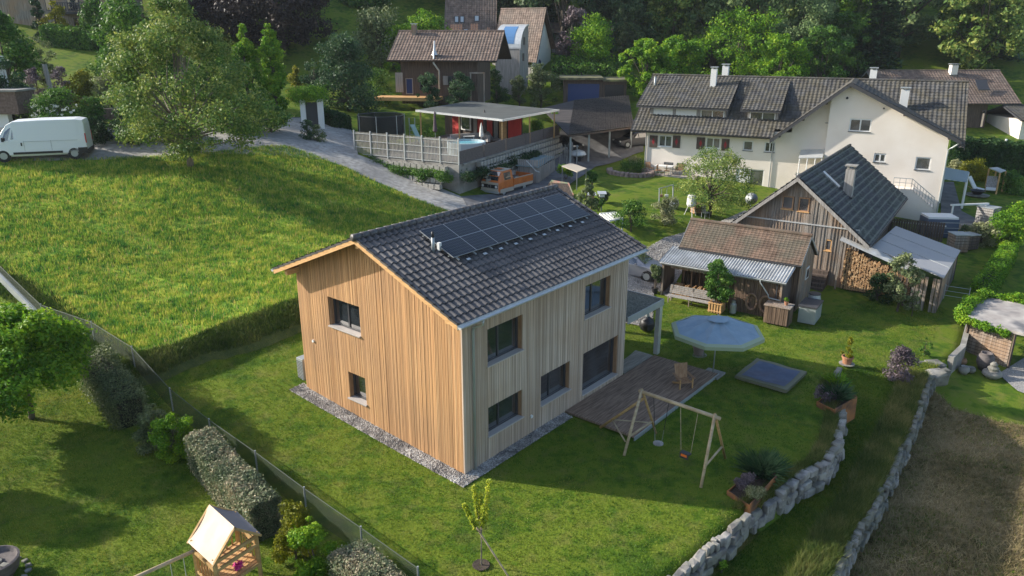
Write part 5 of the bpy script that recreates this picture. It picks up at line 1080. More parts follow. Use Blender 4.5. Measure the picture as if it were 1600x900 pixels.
def bush(name, label, P, r, h, leaf, n, size, seed, cat='plant', flat=1, spiky=0, group=None, part='foliage', stems=6, droop=0, squash=1):
    rng = np.random.default_rng(seed); K = max(3, int(6+r*6)); C = []; Rr = []
    for q in range(K):
        a, d = rng.random()*6.28, r*.75*math.sqrt(rng.random()); C.append((d*math.cos(a), d*math.sin(a), h*(.35+.45*rng.random()))); Rr.append(max(.08, min(r, h)*(.28+.2*rng.random())))
    t = thing(name, label, cat, tuple(map(float, P)), 0, group)
    k = MB()
    for q in range(stems): c = C[q % K]; k.tube([(0, 0, -.05), (c[0]*.5, c[1]*.5, c[2]*.5), c], [.02+.01*h, .012, .004], 5)
    k.build('stems', M['bark'], t)
    if spiky:
        m_ = n; a = rng.random(m_)*6.283; el_ = rng.random(m_)*.9+.35; ln = h*(.7+.6*rng.random(m_)); d = np.c_[np.cos(a)*np.cos(el_), np.sin(a)*np.cos(el_), np.sin(el_)]; b0 = np.c_[rng.normal(size=(m_, 2))*r*.3, np.zeros(m_)]; w_ = np.c_[-np.sin(a), np.cos(a), np.zeros(m_)]*size*.25
        V = np.stack([b0-w_, b0+w_, b0+d*ln[:, None]*.7+w_*.6, b0+d*ln[:, None]-[0, 0, .08]*1], 1).reshape(-1, 3)
    else: V = leafcloud(rng, C, Rr, n, size, flat=flat, droop=droop)
    link(part, leafmesh(name, V), L_[leaf], t); return t
z = .15
bush('grass_clump', 'tall green grass clump in the front rusty planter', at_z(1190, 740, .0), .5, .9, 'bluish', 900, .05, 5, spiky=1)
bush('lavender', 'round grey lavender in the front rusty planter', at_z(1158, 762, .1), .38, .55, 'mauve', 2600, .05, 6)
bush('flower_cushion', 'white flowering cushion over the rusty planter rim', at_z(1177, 778, .15), .36, .4, 'pale', 1900, .05, 7)
bush('spiky_plant', 'blue green spiky plant in the rear rusty planter', at_z(1307, 622, .1), .25, .8, 'bluish', 300, .08, 8, spiky=1)
bush('low_shrub', 'dark low shrub at the left of the rear rusty planter', at_z(1288, 625, .0), .5, .45, 'mauve', 1800, .06, 9)
bush('fern', 'bright green fern behind the rear rusty planter', at_z(1308, 600, .1), .3, .6, 'bright', 200, .09, 10, spiky=1)
bush('weed', 'fresh green weed at the foot of the pale stone wall', at_z(1127, 893, -.95), .15, .5, 'bright', 260, .07, 11)
# chain link fence
FP = [at_z(px, py, z) for px, py, z in ((152, 553, 1.0), (214, 590, .9), (270, 638, .7), (331, 688, .5), (403, 742, .3), (479, 801, .2), (567, 868, .1), (655, 935, .1))]
FP = [np.array([p[0], p[1], Hs(p[0], p[1])]) for p in FP]; FP = [FP[0]*2-FP[1]*1.0, ]+FP; FP[0][2] = Hs(FP[0][0], FP[0][1]); FP = [at_z(68, 497, 1.9), at_z(0, 450, 2.1)][::-1]+FP[1:]
FP[0][2] = Hs(*FP[0][:2]); FP[1][2] = Hs(*FP[1][:2])
cf = thing('chain_link_fence', 'green grey chain link fence running diagonally between the two gardens', 'fence', tuple(FP[4]))
og = FP[4]; wm = mat('fence_wire', (.05, .068, .05), .7); HF_ = .98; V = []; Fs = []
for A, B in zip(FP, FP[1:]):
    Ln = np.linalg.norm((B-A)[:2]); n = int(Ln/.075); dd = (B-A)/Ln; w_ = .010
    for sgn in (1, -1):
        for q in range(-int(HF_/.075), n):
            t0, t1 = q*.075, q*.075+HF_; z0, z1 = 0, HF_
            if t0 < 0: z0 = -t0; t0 = 0
            if t1 > Ln: z1 = HF_-(t1-Ln); t1 = Ln
            if z1-z0 < .03: continue
            if sgn < 0: z0, z1 = HF_-z0, HF_-z1
            p, r_ = A+dd*t0-og, A+dd*t1-og; p = p+[0, 0, z0]; r_ = r_+[0, 0, z1]; k_ = len(V); V += [p-[0, 0, w_], r_-[0, 0, w_], r_+[0, 0, w_], p+[0, 0, w_]]; Fs.append((k_, k_+1, k_+2, k_+3))
link('wire_mesh', np_mesh('wire_mesh', np.array(V), np.array(Fs)), wm, cf)
k = MB(); [k.tube([A-og+[0, 0, HF_], B-og+[0, 0, HF_]], .014, 6) for A, B in zip(FP, FP[1:])]; k.build('top_wire', wm, cf)
for P in FP: MB().tube([P-og+[0, 0, -.2], P-og+[0, 0, HF_+.06]], .03, 8).build('post', M['greymetal'], cf)
mb = MB(); A, B = at_z(-40, 425, 2.2), at_z(74, 500, 1.9); mb.bar((A[0], A[1], Hs(A[0], A[1])+.05), (B[0], B[1], Hs(B[0], B[1])+.0), .16, .4)
one(mb, 'garden_wall', M['greymetal'], 'pale low wall strip along the meadow edge at the left border', 'wall', (A[0], A[1], Hs(A[0], A[1])))
# ================================================================ GARDEN OBJECTS BY THE TIMBER HOUSE
log = mat('swing_log', (.34, .255, .15), .8, (.50, .40, .26), 3, (1, 1, 3))
logy = mat('golden_log', (.36, .22, .085), .8, (.48, .31, .13), 3, (1, 1, 3))
SW = at_z(1060, 700, 0); sw_ = thing('swing_set', 'timber swing frame with orange seat on the shaded lawn by the deck', 'swing set', tuple(SW))
def S(px, py, z): return at_z(px, py, z)-SW
bA, bB = S(1003, 612, 2.25), S(1119, 652, 2.25); bd = (bB-bA)/np.linalg.norm(bB-bA)
MB().tube([bA-bd*.12, bB+bd*.16], .07, 10).build('beam', log, sw_, True)
for top_, f1, f2 in ((bA, S(975, 712, 0), S(1025, 677, 0)), (bB-bd*.05, S(1095, 762, 0), S(1133, 716, 0))):
    MB().tube([top_+[0, 0, .12], f1], .055, 8).build('leg', log, sw_, True); MB().tube([top_+[0, 0, .10], f2], .05, 8).build('leg', logy, sw_, True)
    MB().tube([f1*.7+top_*.3, f2*.7+top_*.3], .04, 8).build('crossbar', log, sw_, True)
g0, g1 = S(938, 668, .2), bA*.85+S(1025, 677, 0)*.15
MB().tube([g0, g1], .055, 8).build('climbing_pole', logy, sw_, True); mid = g0*.72+g1*.28
MB().tube([mid, S(977, 690, .45)], .03, 8).build('brace', log, sw_, True); MB().tube([mid, S(1012, 660, .45)], .025, 8).build('brace', log, sw_, True)
def swing_(f0, f1, zs, m, shape):
    a, b = bA+(bB-bA)*f0-[0, 0, .07], bA+(bB-bA)*f1-[0, 0, .07]; c = (a+b)/2; hd = bd*.2
    s0, s1 = np.array([c[0], c[1], zs])-hd, np.array([c[0], c[1], zs])+hd
    k = MB(); k.tube([a, s0+[0, 0, .05]], .012, 5); k.tube([b, s1+[0, 0, .05]], .012, 5); return s0, s1, k
s0, s1, k = swing_(.54, .77, .42, None, 0); k.build('ropes', log, sw_)
k = MB(); nrm = np.array([-bd[1], bd[0], 0]); c = (s0+s1)/2
k.slab([c-bd*.19-nrm*.11, c+bd*.19-nrm*.11, c+bd*.19+nrm*.11, c-bd*.19+nrm*.11], .05); k.slab([c-bd*.17-nrm*.13, c+bd*.17-nrm*.13, c+bd*.17-nrm*.10, c-bd*.17-nrm*.10], .2); k.build('swing_seat', mat('dark_seat', (.05, .05, .045), .6), sw_)
MB().slab([c-bd*.12-nrm*.135+[0, 0, -.07], c+bd*.12-nrm*.135+[0, 0, -.07], c+bd*.12-nrm*.132+[0, 0, -.02], c-bd*.12-nrm*.132+[0, 0, -.02]], .05).build('orange_pad', mat('orange_pad', (.85, .18, .02), .6), sw_)
s0, s1, k = swing_(.17, .38, .95, None, 0); k.build('chains', M['black'], sw_)
k = MB(); c = (s0+s1)/2; k.lathe([(.16, 0), (.2, .02), (.2, .05), (.16, .07)], (c[0], c[1], c[2]-.62)); k.tube([s0+[0, 0, .05], c+[-.12, 0, -.58]], .01, 5); k.tube([s1+[0, 0, .05], c+[.12, 0, -.58]], .01, 5); k.build('disc_seat', M['stone'], sw_)
# parasol
PC = at_z(1114, 583, .1); par = thing('parasol', 'large open octagonal parasol with shade tinted blue grey cloth beside the deck', 'parasol', (PC[0], PC[1], 0))
cvm = mat('parasol_cloth', (.20, .29, .37), .8, (.24, .33, .41), 2); bdm = mat('parasol_border', (.30, .36, .24), .8)  # house shade and sky tint are put into the cloth colour
R0 = 2.12; zr_, zt_ = 2.22, 2.86; oct_ = [(R0*math.cos(math.pi/4*q+.30), R0*math.sin(math.pi/4*q+.30)) for q in range(8)]
k = MB(); kb = MB()
for q in range(8):
    a, b = np.array([*oct_[q], zr_]), np.array([*oct_[(q+1) % 8], zr_]); t_ = np.array([0, 0, zt_]); f_ = .90; a1, b1 = t_+(a-t_)*f_, t_+(b-t_)*f_; m0 = (a1+b1)/2*.5+t_*.5-[0, 0, .11]
    h1, h2 = t_+(a1-t_)*.5, t_+(b1-t_)*.5; k.add([t_, h1, h2, a1, b1, m0, (a1+b1)/2-[0, 0, .02]], [(0, 1, 5), (0, 5, 2), (1, 3, 6, 5), (5, 6, 4, 2)])
    kb.add([a1+[0, 0, .004], b1+[0, 0, .004], b, a, a-[0, 0, .16], b-[0, 0, .16]], [(0, 3, 2, 1), (3, 4, 5, 2)])
k.build('canopy', cvm, par); kb.build('valance', bdm, par)
k = MB(); [k.add([(0, 0, zt_+.10), (.5*math.cos(a), .5*math.sin(a), zt_-.07), (.5*math.cos(a+.785), .5*math.sin(a+.785), zt_-.07)], [(0, 1, 2)]) for a in [math.pi/4*q+.3 for q in range(8)]]; k.build('vent_cap', cvm, par)
MB().tube([(0, 0, .1), (0, 0, zt_+.14)], .032, 10).build('pole', M['greymetal'], par, True); MB().tube([(0, 0, 1.35), (0, 0, 1.5)], .06, 10).build('crank', M['black'], par)
for q in range(8): MB().bar((0, 0, zt_-.04), (oct_[q][0]*.97, oct_[q][1]*.97, zr_+.0), .02, .02).build('rib', M['greymetal'], par)
MB().cbox((0, 0, .07), (.85, .85, .09), YAW).build('base', M['concrete'], par)
# sand pit
sp = thing('sand_pit', 'square sand pit under a blue tarp with an olive border on the shaded lawn', 'sand pit', tuple(hw(13.85, -6.4, 0)), YAW)
k = MB(); [k.box(a, b) for a, b in (((0, 0, 0), (2.35, .1, .16)), ((0, 2.15, 0), (2.35, 2.25, .16)), ((0, .102, 0), (.1, 2.148, .16)), ((2.25, .102, 0), (2.35, 2.148, .16)))]; k.build('frame', M['oldboard'], sp)
def cover(x0, x1, y0, y1, zf, n=12):
    V = []; g = np.linspace(0, 1, n+1)
    for j_ in g:
        for i_ in g: V.append((x0+(x1-x0)*i_, y0+(y1-y0)*j_, zf(i_, j_)))
    return V, [(r*(n+1)+c, r*(n+1)+c+1, (r+1)*(n+1)+c+1, (r+1)*(n+1)+c) for r in range(n) for c in range(n)]
zc_ = lambda i_, j_: .20+.03*math.sin(i_*9+j_*4)*math.sin(j_*7)-.06*math.sin(math.pi*i_)*math.sin(math.pi*j_)
k = MB(); k.add(*cover(-.08, 2.43, -.08, 2.33, lambda i_, j_: zc_(i_, j_)-.004)); k.add([(-.08, -.08, .06), (2.43, -.08, .06), (2.43, -.08, .20), (-.08, -.08, .20), (-.08, 2.33, .06), (-.08, 2.33, .20), (2.43, 2.33, .06), (2.43, 2.33, .20)], [(0, 1, 2, 3), (0, 3, 5, 4), (1, 6, 7, 2)]); k.build('tarp_border', mat('olive_tarp', (.16, .16, .10), .8), sp)
k = MB(); k.add(*cover(.16, 2.19, .14, 2.11, lambda i_, j_: zc_(.1+.8*i_, .1+.8*j_)+.012)); k.build('tarp', mat('blue_tarp', (.032, .055, .11), .4, (.055, .085, .15), 3), sp, True)
# toy chair
tc_ = thing('toy_chair', 'small wooden garden chair standing on the deck', 'chair', tuple(hw(11.55, -2.45, .15)), YAW+2.5)
k = MB(); [k.bar((-.26+.13*q, -.05, .95), (-.22+.11*q, .12, .3), .11, .02, (0, 1, 0)) for q in range(5)]; k.build('backrest', M['reveal'], tc_)
k = MB(); [k.bar((-.28, .16+.1*q, .30-.01*q), (.28, .16+.1*q, .30-.01*q), .085, .02) for q in range(5)]; k.build('seat', M['reveal'], tc_)
for s_ in (-1, 1):
    MB().bar((s_*.3, .62, 0), (s_*.3, .62, .5), .07, .04).build('leg', M['freshwood'], tc_); MB().bar((s_*.3, -.12, .0), (s_*.28, .6, .3), .04, .08).build('leg', M['freshwood'], tc_); MB().bar((s_*.33, -.05, .5), (s_*.33, .72, .5), .12, .025).build('armrest', M['reveal'], tc_)
terra = mat('terracotta', (.34, .15, .075), .8, (.44, .21, .12), 4)
def pot(label, P, r, h, m, saucer=True, name='plant_pot', soil=True):
    t = thing(name, label, 'pot', tuple(map(float, P)))
    MB().lathe([(r*.7, 0), (r*.95, h*.8), (r*1.06, h*.82), (r*1.06, h), (r*.9, h), (r*.88, h*.88)], n=18).build('pot_body', m, t, False)
    if soil: MB().lathe([(.01, h*.9), (r*.88, h*.885)], n=14).build('soil', M['soil'], t)
    if saucer: MB().lathe([(r*1.3, -.0), (r*1.4, .04), (r*1.3, .045)], n=18).build('saucer', M['stone'], t)
    return t
P = at_z(1091, 555, .0); pot('big grey brown pot on a pale saucer behind the parasol', P, .30, .55, mat('grey_pot', (.22, .17, .15), .8)); bush('potted_shrub', 'small dark plant in the pot behind the parasol', P+[0, 0, .5], .25, .3, 'dark', 500, .05, 14)
P = at_z(1323, 569, 0); pot('terracotta pot with a lime green shrub on the sunny lawn', P, .26, .42, terra); plant('potted_conifer', 'lime green little conifer in the terracotta pot on the sunny lawn', 'plant', P+[0, 0, .38], 'column', 1.0, .34, L_['yellow'], 1500, .06, 15, base=.05, K=20, tr=.02, nl=4)
# fire bowl
fp = thing('garden_stove', 'black round garden stove with short chimney on a stone ring behind the canopy post', 'stove', tuple(at_z(1010, 522, 0)))
MB().lathe([(.12, 0), (.42, .04), (.45, .1), (.1, .14)], (0, 0, 0)).build('base', M['stonedark'], fp)
MB().lathe([(.12, .16), (.34, .3), (.42, .55), (.34, .82), (.14, .95), (.11, 1.0)], (0, 0, 0), 18).build('belly', M['black'], fp, True)
MB().lathe([(.10, .99), (.10, 1.35), (.13, 1.38)], (0, 0, 0), 12).build('chimney', M['greymetal'], fp); MB().cbox((.12, -.40, .55), (.34, .06, .26), .3).build('opening', M['rubber'], fp)
# young tree with stake
TP = at_z(752, 886, 0)
mb = MB(); mb.lathe([(.01, .0), (.22, .01), (.27, .03), (.25, .05), (.18, .04), (.01, .03)], (0, 0, 0), 20)
tag(mb.build('soil_ring', M['soil'], loc=(TP[0], TP[1], Hs(TP[0], TP[1])+.015)), 'round patch of bare soil around the young staked tree', 'soil ring')
yt = thing('young_tree', 'thin yellow green young tree in the foreground lawn', 'tree', tuple(TP)); rng = np.random.default_rng(5)
k = MB(); k.tube([(0, 0, 0), (.02, 0, 1.0), (.0, .02, 1.7)], [.025, .018, .012], 6); C = []; 
for a, h_, r_ in ((.3, 2.65, .22), (2.2, 2.55, .30), (3.4, 2.2, .45), (5.0, 2.3, .35), (.9, 2.75, .40), (4.2, 2.0, .50), (1.6, 2.3, .2)):
    e = np.array([r_*math.cos(a), r_*math.sin(a), h_]); k.tube([(0, 0, 1.0+rng.random()*.5), e*[.7, .7, .8], e], [.012, .009, .003], 5)
    for q in range(8): C.append(np.array([e[0]*(.55+.45*q/7), e[1]*(.55+.45*q/7), 1.6+(h_-1.6)*q/7]))
k.build('trunk', M['barklight'], yt); link('crown', leafmesh('young_tree_crown', leafcloud(rng, C, [.07]*len(C), 1700, .075, flat=1.6, droop=.4)), LG('lime_leaves', (.16, .24, .02), (.32, .40, .03), (.52, .52, .06), .5), yt)
stp = at_z(800, 905, 0); mb = MB(); tp_ = np.array([TP[0]-.12, TP[1]+.05, 1.35]); mb.tube([(stp[0], stp[1], -.1), tuple(tp_)], .028, 8)
one(mb, 'tree_stake', log, 'slanting wooden stake propping the young foreground tree', 'stake', (stp[0], stp[1], 0))
# ================================================================ OBJECTS ROUND THE TILED SHED
def sf(x, y, z=0): return tuple(SF.wld((x, y, z)))
pbr = bpy.data.materials['brown_planks']
k = MB(); rg = random.Random(16); x = 3.75
while x < 6.6: w_ = rg.uniform(.15, .22); k.box((x, .16-rg.uniform(0, .02), -.15), (min(x+w_, 6.6), .20, 1.98)); x += w_+.015
k.build('plank_wall', pbr, shed); MB().box((3.68, .2, -.1), (3.73, 1.95, 2.2)).build('side_board', M['darkboard'], shed); MB().box((6.6, .16, -.2), (6.64, 1.98, 2.15)).build('side_board', M['darkboard'], shed)
MB().box((6.3, -.02, 1.0), (6.36, .04, 2.0)).build('window', M['frame'], shed)
bn = thing('garden_bench', 'long weathered slatted bench in front of the shed firewood', 'bench', sf(.35, -.85), SF.yaw)
k = MB(); [k.box((0, .0+q*.09, .42), (2.75, .075+q*.09, .45)) for q in range(5)]; k.build('seat', M['greyboard'], bn)
k = MB(); [k.box((0, .50+q*.03, .50+q*.095), (2.75, .53+q*.03, .58+q*.095)) for q in range(5)]; k.build('backrest', M['greyboard'], bn)
for x in (.1, 1.35, 2.6):
    MB().box((x, .02, 0), (x+.06, .08, .419)).build('leg', M['oldboard'], bn); MB().bar((x+.03, .46, 0), (x+.03, .62, .95), .06, .05).build('leg', M['oldboard'], bn)
k = MB(); rg = random.Random(21)
for r_ in range(9):
    for q in range(24):
        if r_ > 7 and rg.random() < .4: continue
        x, z, r = .1+q*.12+rg.uniform(-.02, .02), .05+r_*.1, rg.uniform(.045, .065); k.tube([(x, 0+rg.uniform(0, .08), z), (x, .42, z)], r, 6)
one2 = k.build('firewood', logm, loc=sf(.3, .15)); one2.rotation_euler[2] = SF.yaw; tag(one2, 'stack of split firewood behind the bench under the shed awning', 'firewood')
wb_ = thing('tree_box', 'pale wooden box holding the small tree in front of the shed', 'planter', sf(2.95, -1.0), SF.yaw)
k = MB(); [k.box((q*.16, 0, .02), (q*.16+.09, .02, .62)) for q in range(5)]; [k.box((q*.16, .68, .02), (q*.16+.09, .7, .62)) for q in range(5)]; [k.box((0, q*.16+.03, .02), (.02, q*.16+.1, .62)) for q in range(4)]; [k.box((.71, q*.16+.03, .02), (.73, q*.16+.1, .62)) for q in range(4)]; k.build('slats', M['freshwood'], wb_)
k = MB(); [k.box((-.03, y_-.03, z_), (.76, y_, z_+.05)) for y_ in (0, .75) for z_ in (.1, .55)]; k.build('rails', M['freshwood'], wb_); MB().box((.03, .03, .05), (.70, .67, .5)).build('soil', M['soil'], wb_)
plant('boxed_tree', 'small dense green tree growing in the pale wooden box by the shed', 'tree', np.array(sf(3.3, -.65, .4)), 'round', 2.55, .92, L_['mid'], 5200, .11, 31, base=.12, K=34, tr=.04, nl=8)
hose = mat('tan_hose', (.26, .15, .10), .7, (.34, .22, .15), 6)
for q, (px, py, lb) in enumerate(((1174, 471, 'left of the two coiled tan hoses on the shed wall'), (1195.5, 475, 'right of the two coiled tan hoses on the shed wall'))):
    p = SF.y(px, py, .04); k = MB()
    for j_ in range(4):
        n = 24; pts = [((.26+.02*j_)*math.cos(6.283*i_/n), -.02*j_*.6, (.42+.02*j_)*math.sin(6.283*i_/n)) for i_ in range(n+1)]; k.tube(pts, .032, 6)
    o = k.build('garden_hose', hose, loc=sf(p[0], .04, p[2]), smooth=True); o.rotation_euler[2] = SF.yaw; tag(o, lb, 'hose')
cb = thing('plank_cabinet', 'brown plank cabinet with a potted plant on top at the shed corner', 'cabinet', sf(6.0, -.85), SF.yaw)
MB().box((0, 0, 0), (1.3, .85, .98)).build('body', M['darkboard'], cb); k = MB(); [k.box((.02+q*.21, -.03, .02), (.20+q*.21, -.004, .95)) for q in range(6)]; [k.box((1.304, .02+q*.21, .02), (1.33, .19+q*.21, .95)) for q in range(4)]; k.build('planks', pbr, cb); MB().box((-.05, -.06, .983), (1.36, .88, 1.03)).build('top', M['oldboard'], cb)
pot('small terracotta pot on the plank cabinet', sf(7.0, -.35, 1.03), .12, .2, terra, False); bush('potted_herb', 'small green herb in the pot on the plank cabinet', sf(7.0, -.35, 1.2), .16, .25, 'bright', 300, .05, 33)
bi = thing('storage_bin', 'dark grey lidded bin beside the plank cabinet', 'bin', sf(7.55, .2), SF.yaw); MB().box((0, 0, 0), (.9, 1.5, .9)).build('body', M['greymetal'], bi, bevel=.02); MB().box((-.04, -.04, .904), (.94, 1.54, .98)).build('lid', M['frame'], bi)
gb = thing('water_barrel', 'green grey barrel behind the dark bin at the shed gable', 'barrel', sf(7.9, 2.2), SF.yaw); MB().lathe([(.3, 0), (.36, .3), (.36, .8), (.3, 1.1)]).build('body', M['greymetal'], gb); MB().lathe([(.33, 1.101), (.33, 1.15)]).build('lid', M['frame'], gb)
bk = thing('milk_can', 'grey metal can beside the wooden tree box', 'can', sf(4.15, -.3)); MB().lathe([(.18, 0), (.18, .5), (.1, .6), (.11, .7)]).build('body', M['greymetal'], bk); MB().tube([(-.1, 0, .6), (0, 0, .82), (.1, 0, .6)], .012, 6).build('handle', M['frame'], bk)
P = np.array(Gd(1023, 458)); pot('dark pot with a weeping bamboo beside the gravel yard', P, .2, .35, M['black'], False); bush('bamboo', 'weeping light green bamboo in a dark pot beside the gravel yard', P+[0, 0, .3], .42, 1.55, 'grey', 2600, .13, 35, droop=.6)
# ================================================================ VEHICLES
def loft(st):
    V = []; Fs = []; n = len(st[0][1])
    for x, prof in st: V += [(x, y, z) for y, z in prof]
    for i in range(len(st)-1): Fs += [(i*n+k_, i*n+(k_+1) % n, (i+1)*n+(k_+1) % n, (i+1)*n+k_) for k_ in range(n)]
    Fs += [tuple(range(n))[::-1], tuple((len(st)-1)*n+k_ for k_ in range(n))]; return V, Fs
def prof(w, zb, zs, zbelt, wr, zr):
    P = [(w*.90, zb), (w, zb+.12), (w*1.0, zs), (w*.97, zbelt), (wr, zr-.03), (wr*.8, zr)]; return [(-y, z) for y, z in P]+[(y, z) for y, z in P[::-1]]
def wheel(t, x, y, r, w=.2):
    s = 1 if y > 0 else -1; o = MB().tube([(x, y-w/2*s, r), (x, y+w/2*s, r)], r, 20).build('wheel', M['rubber'], t); a = MB()
    a.tube([(x, y+w/2*s, r), (x, y+(w/2+.012)*s, r)], r*.62, 14); a.build('rim', M['greymetal'], o)
    return MB().tube([(x, y+s*.03, r), (x, y+s*(w/2-.02), r)], r*1.16, 20).build('wheel_arch', M['black'], t)
def vehicle(name, label, cat, P, yaw, st, m, sideglass, wind, wheels, wr_, sc=1, group=None):
    "st: stations (x, w, zb, zs, zbelt, wr, zr); x grows towards the back"
    t = thing(name, label, cat, tuple(map(float, P)), yaw, group); t.scale = (sc, sc, sc)
    V, Fs = loft([(s[0], prof(*s[1:])) for s in st]); k = MB(); k.add(V, Fs); k.build('body', m, t, bevel=.025)
    for (i, f0, j_, f1, z0, z1) in sideglass:
        for sd in (-1, 1):
            Q = []
            for (ii, ff) in ((i, f0), (j_, f1)):
                a, b = st[ii], st[min(ii+1, len(st)-1)]; c = [a[q]+(b[q]-a[q])*ff for q in range(7)]
                for zz in (z0, z1): Q.append((c[0], sd*(c[1]*.97+(c[5]-c[1]*.97)*zz+.006), c[4]+(c[6]-.03-c[4])*zz))
            k = MB(); k.add([Q[0], Q[2], Q[3], Q[1]], [(0, 1, 2, 3)]); k.build('side_window', M['glass'], t)
    for (i, f0, f1, e) in wind:
        a, b = st[i], st[i+1]; c = [a[q]+(b[q]-a[q])*f0 for q in range(7)]; d = [a[q]+(b[q]-a[q])*f1 for q in range(7)]
        k = MB(); k.add([(c[0], -c[5]*.9, c[6]+.008), (c[0], c[5]*.9, c[6]+.008), (d[0], d[5]*.88, d[6]+.008), (d[0], -d[5]*.88, d[6]+.008)], [(0, 1, 2, 3)]); k.build('windscreen' if e else 'rear_window', M['glass'], t)
    for x in wheels:
        for y in (-st[3][1]+.10, st[3][1]-.10): wheel(t, x, y, wr_)
    return t
vw_ = mat('van_white', (.74, .77, .79), .35)
A, B = Gd(14, 249), Gd(121, 244); yv = math.atan2(B[1]-A[1], B[0]-A[0])
vst = [(0, .85, .32, .5, .62, .80, .72), (.12, .98, .30, .6, .95, .85, 1.05), (.55, 1.0, .28, .6, 1.12, .86, 1.25), (1.35, 1.02, .28, .7, 1.22, .80, 2.25), (1.75, 1.02, .28, .7, 1.25, .84, 2.46), (3.2, 1.02, .28, .7, 1.25, .86, 2.52), (5.3, 1.02, .30, .7, 1.25, .86, 2.52), (5.72, 1.0, .36, .7, 1.25, .82, 2.44), (5.78, .98, .42, .7, 1.2, .8, 2.2)]
van = vehicle('white_van', 'tall white panel van parked on the lane at the left edge', 'van', A-np.array([math.cos(yv), math.sin(yv), 0])*1.0, yv, vst, vw_, [(2, .55, 3, .85, .12, .80)], [(2, .12, .88, 1)], (.98, 5.0), .35, 1.06)
k = MB()
for sd in (-1, 1): k.box((1.55, sd*1.025-.02, .42), (4.35, sd*1.025+.02, .56)); k.box((5.25, sd*1.0-.03, .35), (5.8, sd*1.0+.03, .72))
k.box((5.79, -.95, .35), (5.84, .95, .6)); k.box((-.05, -.9, .25), (.05, .9, .55)); k.build('plastic_trim', M['black'], van)
for sd in (-1, 1):
    MB().box((1.05, sd*1.08-.06, 1.25), (1.15, sd*1.08+.06, 1.5)).build('mirror', M['black'], van); MB().box((5.74, sd*.93-.04, 1.0), (5.80, sd*.93+.04, 1.6)).build('tail_light', M['red'], van); MB().box((.05, sd*.78-.12, .85), (.12, sd*.78+.12, 1.05)).build('headlight', M['glassgrey'], van)
    MB().box((2.05, sd*1.03-.02, .95), (2.12, sd*1.03+.02, 1.15)).build('door_handle', M['black'], van)
k = MB()
for x in (2.22, 3.75): k.box((x, -1.028, .6), (x+.015, -1.015, 1.25))
k.box((2.2, -1.022, 1.2), (5.3, -1.012, 1.215)); k.build('door_seams', M['greymetal'], van)
car_g = mat('car_grey', (.34, .34, .36), .3, metal=.3); 
cst = [(0, .70, .30, .42, .50, .62, .55), (.15, .86, .2, .5, .70, .75, .74), (1.0, .90, .18, .5, .86, .72, .92), (1.75, .90, .18, .5, .90, .58, 1.36), (2.1, .90, .18, .5, .92, .60, 1.44), (3.2, .90, .18, .5, .94, .60, 1.44), (4.1, .88, .2, .55, .98, .62, 1.12), (4.35, .82, .28, .55, .9, .66, .98)]
def car(label, P, yaw, m, sc=1, group=None):
    t = vehicle('parked_car', label, 'car', P, yaw, cst, m, [(2, .75, 3, .9, .08, .85), (4, .05, 4, .95, .08, .85), (5, .05, 5, .6, .08, .75)], [(2, .1, .92, 1), (5, .15, .85, 0)], (.85, 3.45), .32, sc, group)
    for sd in (-1, 1): MB().box((.05, sd*.68-.14, .58), (.14, sd*.68+.14, .72)).build('headlight', M['wfr'], t); MB().box((4.3, sd*.7-.1, .7), (4.37, sd*.7+.1, .85)).build('tail_light', M['red'], t); MB().box((1.45, sd*.98-.07, .92), (1.55, sd*.98+.07, 1.04)).build('mirror', m, t)
    return t
A = np.array(Gd(1011, 440)); hd = np.array([-.86, .51, 0]); yc = math.atan2(hd[1], hd[0]); sd_ = np.array([-hd[1], hd[0], 0])
car('silver grey car parked on gravel behind the timber house', A-hd*.9-sd_*.85*1, yc, car_g, 1.08)
for (px, py, yw, m, lb) in ((905, 238, 2.4, M['black'], 'black car at the left under the carport'), (962, 230, .35, M['frame'], 'dark car with pale rear at the right under the carport')):
    car(lb, Gd(px, py), yw, m)
car('white car roof showing in front of the blue garage door', (gp[0]+2.6, gp[1]-5, Hs(gp[0]+2.6, gp[1]-5)-.2), 1.5, vw_, .9)
# orange pickup
A, B = np.array(Gd(786.5, 306)), np.array(Gd(814, 296)); yt_ = math.atan2(B[1]-A[1], B[0]-A[0]); du = np.array([math.cos(yt_), math.sin(yt_), 0]); ds = np.array([-du[1], du[0], 0])
pst = [(0, .86, .32, .5, 1.05, .80, 1.12), (.06, .92, .28, .6, 1.10, .82, 1.20), (.28, .92, .28, .6, 1.14, .76, 1.55), (.62, .92, .28, .7, 1.16, .72, 1.92), (1.75, .92, .28, .7, 1.16, .74, 1.96), (1.86, .92, .28, .7, 1.16, .74, 1.9)]
M['orange'].node_tree; beige = mat('beige_paint', (.46, .41, .34), .4)
pu = vehicle('pickup_truck', 'old orange and beige pickup parked beside the terrace wall', 'truck', A-du*.75+ds*.78, yt_, pst, M['orange'], [(3, .1, 3, .85, .1, .85)], [(1, .15, .95, 1), (2, .1, .85, 1)], (), .33, 1.02)
for x in (.62, 3.3):
    for y in (-.82, .82): wheel(pu, x, y, .33)
k = MB(); k.box((1.9, -.92, .55), (4.5, -.86, 1.25)); k.box((1.9, .86, .55), (4.5, .92, 1.25)); k.box((4.45, -.859, .55), (4.5, .859, 1.25)); k.box((1.9, -.859, .55), (1.96, .859, 1.25)); k.box((1.9, -.9, .48), (4.5, .9, .56)); k.build('cargo_bed', M['orange'], pu)
k = MB()
for sd in (-1, 1): k.box((1.92, sd*.925-.01, .46), (4.48, sd*.925+.01, .68)); k.box((.15, sd*.93-.01, .30), (1.86, sd*.93+.01, .60)); k.box((1.92, sd*.925-.01, 1.2), (4.5, sd*.925+.01, 1.27))
k.build('beige_trim', beige, pu)
